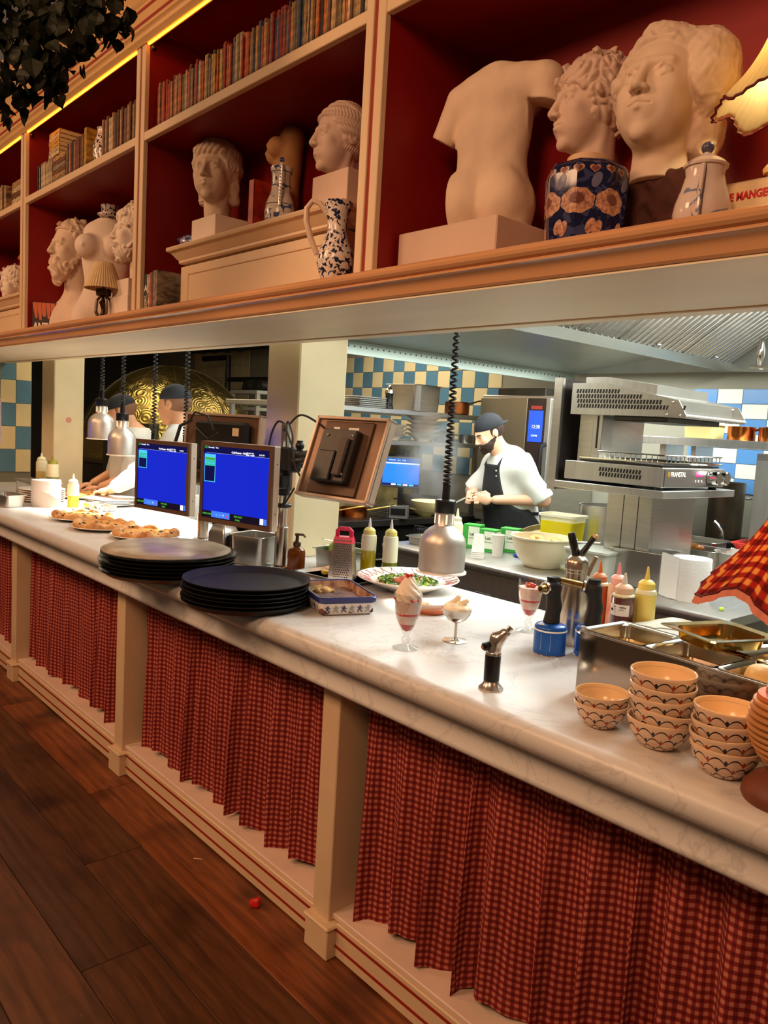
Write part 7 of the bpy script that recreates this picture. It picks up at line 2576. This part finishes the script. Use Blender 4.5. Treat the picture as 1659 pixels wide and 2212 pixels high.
B().box(-.05, .05, -.006, .006, 0, .12, .003).o('case', mat('white_case', (220, 220, 214), .4), t)
B().box(-.042, .042, -.0068, -.006, .012, .108).o('screen', mat('tablet_cyan', (30, 120, 160), .3, emis=(60, 170, 210), estr=.9), t)
# stove top things
for k, (x, y, r_) in enumerate(((-4.56, 3.78, .105), (-4.60, 3.55, .10))):
    t = thing('copper_saute_pan', ['low copper pan right of the pillar on the stove', 'low copper pan half hidden by the pillar'][k], 'pan', (x, y, .92), 0, 'copper pans on the stove')
    B().lathe([(r_ * .97, 0), (r_, .005), (r_, .062), (r_ * 1.03, .066), (r_ * .97, .066), (r_ * .96, .01), (.0001, .008)], n=36).o('pan_body', COPPER, t)
    B().tube([(r_ * .7, r_ * .7, .055), (r_ + .04, r_ + .05, .08), (r_ + .10, r_ + .14, .10)], [.006, .006, .008], 8).o('handle', mat('brass_handle', (206, 160, 80), .3, .9), t)
for k in range(5):
    o = B().box(-.11, .11, -.09, .09, 0, .012, .003).o('steel_tray', STEELH, None, (-4.52, 4.08, .92 + k * .0155))
    tag(o, 'flat steel tray on the stove beside the copper pan, %s' % ['lowest', 'second', 'third', 'fourth', 'topmost'][k], 'tray', 'steel trays on the stove')
pot('wide dark pot steaming on the stove behind the screen', (-4.62, 4.52, .92), .17, .14, mat('dark_pot', (120, 104, 84), .4, .7, var=.3), True, 'wide_pot')
t = thing('china_dish', 'yellow rimmed bowl on the stove near the steaming pot', 'bowl', (-4.44, 4.42, .92))
B().lathe([(.05, 0), (.06, .01), (.12, .05), (.126, .054), (.118, .054), (.0001, .02)], n=36).o('bowl_wall', mat('yellow_rim_china', (222, 210, 130), .25), t)
# POS terminal on the stove line
t = thing('order_terminal', 'bright blue order screen on a stand above the stove', 'screen', (-4.36, 4.06, .92), math.radians(40))
B().box(-.07, .07, -.05, .07, 0, .10, .006).o('printer_base', mat('printer_grey', (110, 106, 100), .45), t)
B().box(-.055, .055, -.054, -.05, .03, .08).o('keypad', BLACKP, t)
B().box(-.02, .02, .02, .05, .10, .26).o('stand', BLACKP, t)
s_ = B().box(-.15, .15, -.015, .015, .235, .47, .006).o('screen_housing', mat('terminal_grey', (96, 90, 84), .4), t)
B().box(-.138, .138, -.017, -.015, .25, .458).o('screen', mat('terminal_blue', (20, 90, 230), .25, emis=(40, 120, 250), estr=1.15), s_)
B().box(-.138, .138, -.0175, -.017, .425, .458).o('header_bar', mat('terminal_head', (20, 60, 120), .25, emis=(40, 110, 190), estr=.8), s_)
B().box(-.138, .138, -.0178, -.017, .415, .424).o('white_bar', SWHITE, s_)
B().box(-.138, .138, -.0175, -.017, .25, .268).o('footer_bar', mat('terminal_foot', (10, 20, 60), .25, emis=(14, 30, 110), estr=.7), s_)
for k in range(4):
    B().box(-.07 + k * .045, -.035 + k * .045, -.0182, -.0175, .253, .265).o('button', CYAN if k % 2 else SWHITE, s_)
lettering('TERRAZA   View   12:38', .013, SWHITE, s_, (-.10, -.0185, .438), (PI / 2, 0, 0))
B().tube([(.02, 0, .47), (.02, 0, .52), (.05, 0, .52), (.06, 0, .47)], .005, 6).o('cable', BLACKM, t)
B().box(-.16, .10, .0, .04, .47, .485, .004).o('cable_bar', BLACKP, t)

# ------------------------------------------------------------------ combi oven
t = thing('combi_oven', 'stainless combi oven with blue touch panel behind the chef', 'oven', (-3.78, 5.0, 0))
B().box(-.40, .32, -.28, .24, .92, 1.90, .004).o('oven_body', STEEL, t)
B().box(-.40, .06, -.30, -.28, 1.0, 1.88, .004).o('door', mat('oven_door_steel', (150, 136, 112), .3, .8), t)
pn = B().box(.065, .235, -.30, -.28, 1.0, 1.88, .004).o('control_panel', mat('oven_panel_black', (44, 34, 30), .25), t)
B().box(.085, .215, -.302, -.30, 1.56, 1.79).o('touch_screen', mat('oven_screen', (30, 60, 170), .25, emis=(40, 84, 220), estr=.9), pn)
B().box(.10, .20, -.302, -.30, 1.80, 1.825).o('brand_plate', mat('oven_red', (150, 50, 44), .4), pn)
lettering('12:38', .035, SWHITE, pn, (.115, -.3035, 1.66), (PI / 2, 0, 0))
lettering('COMBI', .018, SWHITE, pn, (.118, -.3035, 1.60), (PI / 2, 0, 0))
B().cyl((0, 0, 0), .028, 0, .02, 24, b=.003).T(Rx(PI / 2)).o('dial', mat('dial_grey', (150, 144, 136), .35), pn, (.15, -.30, 1.36))
B().box(.24, .285, -.315, -.28, 1.0, 1.88, .006).o('door_frame', STEELH, t)
hh = B().tube([(.262, -.31, 1.55), (.262, -.36, 1.53), (.262, -.37, 1.42), (.262, -.355, 1.30)], [.014, .016, .018, .014], 10).o('door_handle', BLACKP, t)
B().box(-.30, .30, -.26, .22, 0, .92).o('stand', STEELD, t)
t = thing('vent_box', 'black ventilation box on top of the combi oven', 'vent', (-3.86, 4.98, 1.90))
B().box(-.22, .24, -.2, .2, 0, .06, .004).o('vent_body', STEELD, t)

# ------------------------------------------------------------------ pizza oven and left background
def brass_mat():
    m, nt, b_ = nodes_of('hammered_brass', .3, 1.0)
    tc = nt.nodes.new('ShaderNodeTexCoord')
    v = nt.nodes.new('ShaderNodeTexVoronoi')
    v.feature = 'F1'
    v.inputs['Scale'].default_value = 7.5
    nt.links.new(tc.outputs['Object'], v.inputs['Vector'])
    s = nmath(nt, 'SINE', nmath(nt, 'MULTIPLY', v.outputs['Distance'], 42.0))
    bp = nt.nodes.new('ShaderNodeBump')
    bp.inputs['Strength'].default_value = .22
    bp.inputs['Distance'].default_value = .012
    nt.links.new(s, bp.inputs['Height'])
    nt.links.new(bp.outputs[0], b_.inputs['Normal'])
    n = nt.nodes.new('ShaderNodeTexNoise')
    n.inputs['Scale'].default_value = 5
    nt.links.new(tc.outputs['Object'], n.inputs['Vector'])
    nt.links.new(nmix(nt, n.outputs['Fac'], rgb(112, 94, 44), rgb(160, 142, 84)), b_.inputs['Base Color'])
    return m


BRASS = brass_mat()
t = thing('pizza_oven', 'domed brass pizza oven behind the cooks at the left', 'oven', (-6.75, 3.35, 0))
B().lathe([(.82 * math.cos(a), 1.18 + .86 * math.sin(a)) for a in np.linspace(0, PI / 2 - .02, 18)] + [(.0001, 2.04)], n=72, cap0=False).o('dome', BRASS, t)
B().lathe([(.80, 0), (.80, 1.18)], n=64).o('oven_base', mat('oven_base_dark', (52, 46, 34), .5, .4, var=.3), t)
for k in range(10):
    a = 2 * PI * k / 10 + .25
    pts = [(.823 * math.cos(e) * math.cos(a), .823 * math.cos(e) * math.sin(a), 1.18 + .863 * math.sin(e)) for e in np.linspace(0, PI / 2 - .05, 16)]
    B().tube(pts, .004, 5).o('panel_seam', mat('seam_dark', (70, 60, 34), .5, .6), t)
B().lathe([(.822, 1.16), (.832, 1.17), (.832, 1.20), (.820, 1.21)], n=64, cap0=False, cap1=False).o('dome_band', mat('seam_dark', (70, 60, 34), .5, .6), t)
B().lathe([(.26, 0), (.26, .42)], n=4).o('mouth_surround', BLACKP, t, (.55, -.58, 1.10), (0, 0, .0))
t = thing('steel_rack', 'steel rack table with a black bag in the left background', 'rack', (-7.05, 4.45, 0))
for z in (1.69, 1.86):
    B().box(-.22, .30, -.18, .18, z, z + .035, .003).o('rack_shelf', mat('pale_rack', (190, 190, 184), .4, .5), t)
for x in (-.20, .28):
    for y in (-.16, .16):
        B().box(x - .018, x + .018, y - .018, y + .018, 0, 1.86).o('leg', mat('pale_rack', (190, 190, 184), .4, .5), t)
t = thing('black_bag', 'crumpled black bag lying on the steel rack', 'bag', (-7.0, 4.41, 1.895))
sculpt('bag_body', lambda P: smin(ell(P, (-.10, 0, .05), (.12, .08, .07)), ell(P, (.10, 0, .05), (.14, .08, .06)), .05) - .015 * sn(P, 28) - .006 * sn(P, 70, 1), (-.28, -.12, .0), (.28, .12, .15), .008, BLACKM, t)
t = thing('ceiling_pipes', 'dark steam pipes under the ceiling behind the pillar', 'pipes', (-6.4, 4.9, 1.9))
B().tube([(-2.6, 0, .42), (-2.0, 0, .42), (-2.0, 0, .10), (-2.0, 0, -.3)], .035, 10).tube([(-2.0, 0, .16), (-1.1, 0, .16)], .028, 10).tube([(-3, 0, .55), (-1.1, 0, .55)], .06, 12).o('pipe_run', mat('pipe_dark', (50, 46, 40), .5, .4), t)

# ------------------------------------------------------------------ steam over the pan
m = bpy.data.materials.new('steam')
m.use_nodes = True
nt = m.node_tree
nt.nodes.remove(nt.nodes['Principled BSDF'])
vs = nt.nodes.new('ShaderNodeVolumePrincipled')
vs.inputs['Color'].default_value = (.95, .95, .93, 1)
tc = nt.nodes.new('ShaderNodeTexCoord')
n = nt.nodes.new('ShaderNodeTexNoise')
n.inputs['Scale'].default_value = 5.5
n.inputs['Detail'].default_value = 3
nt.links.new(tc.outputs['Object'], n.inputs['Vector'])
vl = nt.nodes.new('ShaderNodeVectorMath')
vl.operation = 'LENGTH'
mpn = nt.nodes.new('ShaderNodeMapping')
mpn.inputs['Scale'].default_value = (1 / .26, 1 / .26, 1 / .40)
nt.links.new(tc.outputs['Object'], mpn.inputs['Vector'])
nt.links.new(mpn.outputs[0], vl.inputs[0])
fall = nmath(nt, 'MAXIMUM', nmath(nt, 'SUBTRACT', 1.0, vl.outputs['Value']), 0.0)
nz_ = nmath(nt, 'MAXIMUM', nmath(nt, 'SUBTRACT', n.outputs['Fac'], 0.40), 0.0)
nt.links.new(nmath(nt, 'MULTIPLY', nmath(nt, 'MULTIPLY', fall, nz_), 26.0), vs.inputs['Density'])
nt.links.new(vs.outputs[0], nt.nodes['Material Output'].inputs['Volume'])
o = B().sph((0, 0, 0), .26, 20, 14, .40 / .26).o('steam_cloud', m, None, (-3.86, 3.86, 1.40))
tag(o, 'pale steam rising over the pan in front of the chef', 'steam', kind='stuff')

# ================================================================== the three cooks
SKIN = mat('skin', (232, 182, 150), .5, sss=.15, var=.08, vscale=9)
SKIN2 = mat('skin_tan', (226, 168, 128), .5, sss=.15, var=.08, vscale=9)
COTTON = mat('white_cotton', (214, 214, 208), .85, var=.05, vscale=6)
APRON = mat('black_apron', (30, 31, 34), .75, var=.25, vscale=7)
CAPM = mat('dark_cap', (26, 29, 36), .8)
HAIRM = mat('dark_beard', (58, 40, 30), .8, var=.3, vscale=40)
TROUS = mat('dark_trousers', (30, 30, 33), .8)


def finger_set(P, palm, fdir, side, up, curl=.9, r=.0085):
    """palm centre, finger direction, side axis (index->little), back-of-hand axis"""
    palm, f, s, u = (np.array(a, float) for a in (palm, fdir, side, up))
    f, s, u = f / np.linalg.norm(f), s / np.linalg.norm(s), u / np.linalg.norm(u)
    R_ = np.stack([f, s, u], 1)
    d = ell(rotP(P, R_, tuple(palm)), tuple(palm), (.047, .040, .019))
    for k, L in enumerate((.036, .042, .039, .030)):
        b0 = palm + f * .036 + s * (-.030 + .020 * k)
        k1 = b0 + f * L * .75 - u * L * .25 * curl
        k2 = k1 + f * L * (.55 - .65 * curl) - u * L * .75 * curl
        k3 = k2 - f * L * .60 * curl - u * L * .30 * (1 - curl * .6) + f * L * .6 * (1 - curl)
        d = smin(d, cap(P, b0, k1, r * 1.08, r), .006)
        d = smin(d, cap(P, k1, k2, r, r * .93), .004)
        d = smin(d, cap(P, k2, k3, r * .93, r * .8), .004)
    t0 = palm - f * .020 - s * .030 - u * .004
    t1 = t0 + f * .030 - s * .018 - u * .016
    t2 = t1 + f * .030 + s * .004 - u * .010
    d = smin(d, cap(P, t0, t1, .0125, .0105), .010)
    return smin(d, cap(P, t1, t2, .0105, .0085), .005)


def person(label, loc, rz, J, hd_c, hd_H, tilt, turn, apron=True, beard=True, skin=SKIN, hands=None, cap_bill=True, step=.0075):
    t_ = thing('person', label, 'person', loc, rz)
    HR = (Matrix.Rotation(turn, 3, 'Z') @ Matrix.Rotation(tilt, 3, 'X'))
    HR = np.array(HR, F32)
    c = np.array(hd_c, F32)

    def hl(P):
        return ((P - c) @ HR) / hd_H

    def torso(P, g=0.0):
        d = ell(P, J['chest'], (.205 + g, .135 + g, .235 + g))
        d = smin(d, ell(P, J['belly'], (.185 + g, .150 + g, .20 + g)), .09)
        d = smin(d, ell(P, J['hip'], (.185 + g, .145 + g, .17 + g)), .09)
        for s in ('L', 'R'):
            d = smin(d, cap(P, tuple((np.array(J['chest']) + np.array([0, 0, .12]))), J['sh' + s], .10 + g, .075 + g), .06)
        return d

    def upper_arm(P, s, g=0.0):
        return cap(P, J['sh' + s], J['el' + s], .062 + g, .047 + g)

    def legs(P, g=0.0):
        d = None
        for s, sx in (('L', 1), ('R', -1)):
            h = np.array(J['hip']) + np.array([sx * .095, 0, -.04])
            k = np.array([J['hip'][0] + sx * .105, J['hip'][1] - .02, .50])
            a = np.array([J['hip'][0] + sx * .11, J['hip'][1] + .04, .09])
            q = smin(cap(P, h, k, .088 + g, .060 + g), cap(P, k, a, .060 + g, .042 + g), .03)
            f_ = cap(P, a + np.array([0, .02, -.045]), a + np.array([0, -.15, -.055]), .038 + g, .034 + g)
            q = smin(q, f_, .03)
            d = q if d is None else np.minimum(d, q)
        return d

    def body(P):
        d = head_base(hl(P)) * hd_H
        nb = c + np.array([0, .0, 0]) + HR @ np.array([0, .08 * hd_H / .235 * .235 / hd_H, -.30], F32) * hd_H
        d = smin(d, cap(P, tuple(nb), J['neck'], .060, .068), .03)
        d = smin(d, torso(P), .04)
        for s in ('L', 'R'):
            d = smin(d, upper_arm(P, s), .03)
            d = smin(d, cap(P, J['el' + s], J['wr' + s], .046, .030), .02)
            d = smin(d, finger_set(P, *hands[s]), .012)
        return smin(d, legs(P), .04)
    lo, hi = (-.45, -.80, -.005), (.45, .45, 1.86)
    sculpt('body', body, lo, hi, step, skin, t_)

    def wr(P):
        return .004 * sn(P, 17) + .0025 * sn(P, 41, 1.0)

    def jacket(P):
        d = torso(P, .016)
        d = smin(d, cap(P, J['neck'], tuple(np.array(J['neck']) + np.array([0, .03, -.10])), .078, .11), .03)
        for s in ('L', 'R'):
            a, b2 = np.array(J['sh' + s], float), np.array(J['el' + s], float)
            e = b2 + (b2 - a) * .02
            sl_ = cap(P, tuple(a), tuple(e), .076, .073)
            n = (b2 - a) / np.linalg.norm(b2 - a)
            sl_ = smax(sl_, (P - e.astype(F32)) @ n.astype(F32), .008)
            if J.get('long' + s):
                sl_ = smin(sl_, cap(P, J['el' + s], tuple(np.array(J['el' + s]) * .25 + np.array(J['wr' + s]) * .75), .066, .048), .03)
            d = smin(d, sl_, .035)
        d = d - wr(P)
        nk = np.array(J['neck'], F32)
        hole = cap(P, tuple(nk + np.array([0, -.05, .14])), tuple(nk + np.array([0, -.005, -.01])), .072, .062)
        d = smax(d, -hole, .008)
        d = smax(d, P[..., 2] - (J['neck'][2] + .045), .01)
        return smax(d, (J['hip'][2] - .16) - P[..., 2], .01)
    sculpt('jacket', jacket, (-.45, -.62, .6), (.45, .45, 1.60), .0085, COTTON, t_)
    sculpt('trousers', lambda P: smax(smin(legs(P, .014), smax(torso(P, .012), P[..., 2] - (J['hip'][2] - .02), .01), .03), .085 - P[..., 2], .01), (-.36, -.3, .05), (.36, .45, 1.05), .012, TROUS, t_)
    sculpt('shoes', lambda P: smax(legs(P, .016), P[..., 2] - .10, .01), (-.36, -.35, -.004), (.36, .45, .13), .010, BLACKP, t_)
    if apron:
        def apr(P):
            d = torso(P, .026) - wr(P) * .7
            sk = cap(P, (J['hip'][0], J['hip'][1] - .01, J['hip'][2] + .10), (J['hip'][0], J['hip'][1] - .03, .42), .205, .225)
            Ps = P * np.array([1, 1.12, 1], F32)
            d = smin(d, cap(Ps, (J['hip'][0], (J['hip'][1] - .01) * 1.12, J['hip'][2] + .08), (J['hip'][0], (J['hip'][1] - .03) * 1.12, .42), .205, .225) - wr(P), .04)
            bib = np.abs(P[..., 0]) - np.interp(P[..., 2], [1.05, 1.20, 1.36], [.26, .15, .105])
            yb = P[..., 1] - np.interp(P[..., 2], [.5, 1.02, 1.14, 1.36], [J['hip'][1] + .09, J['hip'][1] + .09, J['belly'][1] + .01, J['chest'][1]])
            d = smax(smax(d, bib, .01), yb, .01)
            d = smax(d, P[..., 2] - (J['chest'][2] + .115), .008)
            return smax(d, .40 - P[..., 2], .01)
        ap = sculpt('apron', apr, (-.36, -.45, .36), (.36, .40, 1.42), .0085, APRON, t_)
        ch = np.array(J['chest'])
        nk = np.array(J['neck'])
        for sx in (-1, 1):
            pts = [tuple(ch + np.array([sx * .095, -.140, .10])), tuple(ch + np.array([sx * .100, -.105, .16])), tuple(nk + np.array([sx * .088, -.035, .005])), tuple(nk + np.array([sx * .078, .03, .045])), tuple(nk + np.array([sx * .02, .075, .05]))]
            B().tube(pts, .0115, 8).o('neck_strap', APRON, ap)
        for k in range(2):
            B().sph(tuple(ch + np.array([.098, -.150 + .004 * k, .075 - .035 * k])), .007, 10, 8).o('strap_stud', CHROME, ap)
        B().tube([(J['hip'][0] + .19, J['hip'][1] - .03, J['hip'][2] + .16), (J['hip'][0] + .205, J['hip'][1] + .06, J['hip'][2] + .165), (J['hip'][0] + .16, J['hip'][1] + .14, J['hip'][2] + .165), (J['hip'][0], J['hip'][1] + .175, J['hip'][2] + .16)], .012, 8).o('waist_tie', APRON, ap)

    def capf(P):
        Q = hl(P)
        d = ell(Q, (0, .07, .15), (.352, .43, .39))
        pl = .135 + .10 * (-Q[..., 1]) - Q[..., 2] if True else 0
        d = smax(d, pl, .02)
        if cap_bill:
            bl = ell(Q, (0, .46, .10), (.24, .20, .035))
            d = smin(d, bl, .04)
        return d * hd_H
    ex = .62 * hd_H
    sculpt('cap', capf, tuple(c - ex), tuple(c + ex), .0045, CAPM, t_)

    def hairf(P):
        Q = hl(P)
        d = ell(Q, (0, .085, .09), (.343, .415, .36))
        d = smax(d, Q[..., 2] - .17, .02)
        d = smax(d, -.22 - Q[..., 2] + .25 * np.clip(-Q[..., 1] + .1, 0, 1), .03)
        d = smax(d, -(Q[..., 1] + .10), .02)
        ear = ell(np.stack([np.abs(Q[..., 0]), Q[..., 1], Q[..., 2]], -1), (.335, .045, -.02), (.06, .10, .135))
        return smax(d, -ear, .01) * hd_H
    sculpt('hair', hairf, tuple(c - ex), tuple(c + ex), .0045, HAIRM if beard else mat('short_hair', (120, 84, 60), .8), t_)
    if beard:
        def brd(P):
            Q = hl(P)
            Qm = np.stack([np.abs(Q[..., 0]), Q[..., 1], Q[..., 2]], -1)
            d = head_base(Q) - .022
            d = smax(d, ell(Qm, (.17, -.30, -.03), (.17, .22, .155)) * -1, .03)        # keep cheeks clear
            d = smax(d, Q[..., 2] + .165 - .55 * np.clip(Qm[..., 0] - .20, 0, .2), .02)
            d = smax(d, -ell(Q, (0, -.43, -.255), (.075, .07, .045)), .012)           # mouth
            d = smax(d, Q[..., 1] - .02, .02)
            d = smax(d, -.62 - Q[..., 2], .02)
            return (d - .006 * sn(Q, 45)) * hd_H
        sculpt('beard', brd, tuple(c - ex), tuple(c + ex), .004, HAIRM, t_)
        mo = B().sph((0, 0, 0), .5, 14, 10).T(Matrix.Diagonal((.13, .03, .055, 1))).o('mouth', mat('mouth_red', (150, 50, 46), .4), t_)
        mo.matrix_local = Matrix.Translation(Vector(c) + Vector(HR @ np.array([0, -.405, -.255]) * hd_H)) @ Matrix(HR.tolist()).to_4x4() @ Matrix.Scale(hd_H, 4)
    for sx in (-1, 1):
        pts = [Vector(c) + Vector((HR @ np.array(q) * hd_H).tolist()) for q in ((sx * .06, -.405, .085), (sx * .125, -.39, .105), (sx * .185, -.345, .088))]
        B().tube(pts, .0035, 6).o('eyebrow', HAIRM if beard else mat('short_hair', (120, 84, 60), .8), t_)
        e = Vector(c) + Vector((HR @ np.array([sx * .128, -.358, .006]) * hd_H).tolist())
        B().sph(tuple(e), .0045, 10, 8, .6).o('eye', mat('eye_dark', (40, 28, 24), .2), t_)
    return t_


# chef at the stove
JC = dict(neck=(0, .0, 1.445), chest=(0, .055, 1.285), belly=(0, .085, 1.09), hip=(0, .125, .93), shL=(.185, .045, 1.385), shR=(-.185, .03, 1.385),
          elL=(.265, .175, 1.195), elR=(-.245, -.10, 1.20), wrL=(.135, -.10, 1.172), wrR=(-.06, -.165, 1.185))
hl_ = ((.090, -.160, 1.172), (-.55, -.83, -.05), (.15, -.25, -.95), (.82, -.55, .12), .9)
hr_ = ((-.015, -.220, 1.175), (.65, -.72, -.12), (.15, -.25, -.95), (-.75, -.62, .12), .9)
person('bearded chef in white jacket, black apron and backward cap holding a pan', (-3.43, 4.125, 0), math.radians(-24), JC, (.005, -.125, 1.605), .240, math.radians(27), math.radians(4),
       hands={'L': hl_, 'R': hr_})
# pan in the chef's hands
ch_M = Matrix.Translation((-3.43, 4.125, 0)) @ Rz(math.radians(-24))
pc = ch_M @ Vector((-.09, -.45, 1.055))
t = thing('wok_pan', 'pale frying pan held by the bearded chef over the stove', 'pan', tuple(pc), math.radians(-40))
B().lathe([(.07, 0), (.10, .012), (.135, .045), (.150, .075), (.145, .075), (.128, .045), (.095, .017), (.0001, .008)], n=44).o('pan_bowl', mat('pale_pan', (222, 206, 150), .35, .1), t)
B().tube([(.01, .14, .068), (.02, .21, .108), (.03, .31, .155)], [.008, .0085, .010], 10).o('handle', STEEL, t)
t = thing('burner_stand', 'dark burner stand under the pan of the bearded chef', 'burner', (pc.x, pc.y, 0))
B().box(-.11, .11, -.11, .11, 0, .90, .004).o('stand_body', STEELD, t)
B().lathe([(.08, .90), (.10, .905), (.10, .94), (.08, .945)], n=28).o('burner_ring', BLACKM, t)
for k in range(4):
    a = k * PI / 2 + .4
    B().tube([(.05 * math.cos(a), .05 * math.sin(a), .95), (.12 * math.cos(a), .12 * math.sin(a), .95), (.12 * math.cos(a), .12 * math.sin(a), .905)], .008, 6).o('pan_support', BLACKM, t)

# pizza cooks at the left
J2 = dict(neck=(0, .02, 1.50), chest=(0, .05, 1.33), belly=(0, .06, 1.13), hip=(0, .07, .95), shL=(.185, .03, 1.43), shR=(-.185, .02, 1.43),
          elL=(.21, -.20, 1.22), elR=(-.24, -.20, 1.22), wrL=(.05, -.42, 1.10), wrR=(-.24, -.46, 1.105), longL=1, longR=1)
person('pizza cook with dark cap and white long sleeves behind the left monitor', (-4.73, 2.42, 0), math.radians(-41.3), J2, (0, -.045, 1.665), .250, math.radians(8), math.radians(-16), False, False, SKIN2,
       {'L': ((.02, -.475, 1.085), (-.4, -.88, -.2), (.85, -.4, 0), (.0, -.2, .98), .5), 'R': ((-.25, -.52, 1.085), (-.1, -.95, -.28), (.95, -.1, 0), (.0, -.25, .97), .5)}, False, .009)
J1 = dict(neck=(0, .02, 1.45), chest=(0, .05, 1.28), belly=(0, .06, 1.09), hip=(0, .07, .93), shL=(.18, .03, 1.38), shR=(-.18, .02, 1.38),
          elL=(.235, -.02, 1.14), elR=(-.245, -.03, 1.14), wrL=(.16, -.20, 1.06), wrR=(-.17, -.20, 1.06))
person('second pizza cook with dark cap half hidden behind the hanging lamps', (-5.66, 2.47, 0), math.radians(-12), J1, (.02, -.05, 1.60), .245, math.radians(24), math.radians(-20), False, False, SKIN2,
       {'L': ((.13, -.265, 1.045), (-.35, -.9, -.2), (.85, -.4, 0), (.0, -.2, .98), .6), 'R': ((-.14, -.265, 1.045), (.35, -.9, -.2), (-.85, -.4, 0), (.0, -.2, .98), .6)}, False, .009)

finish_lettering()
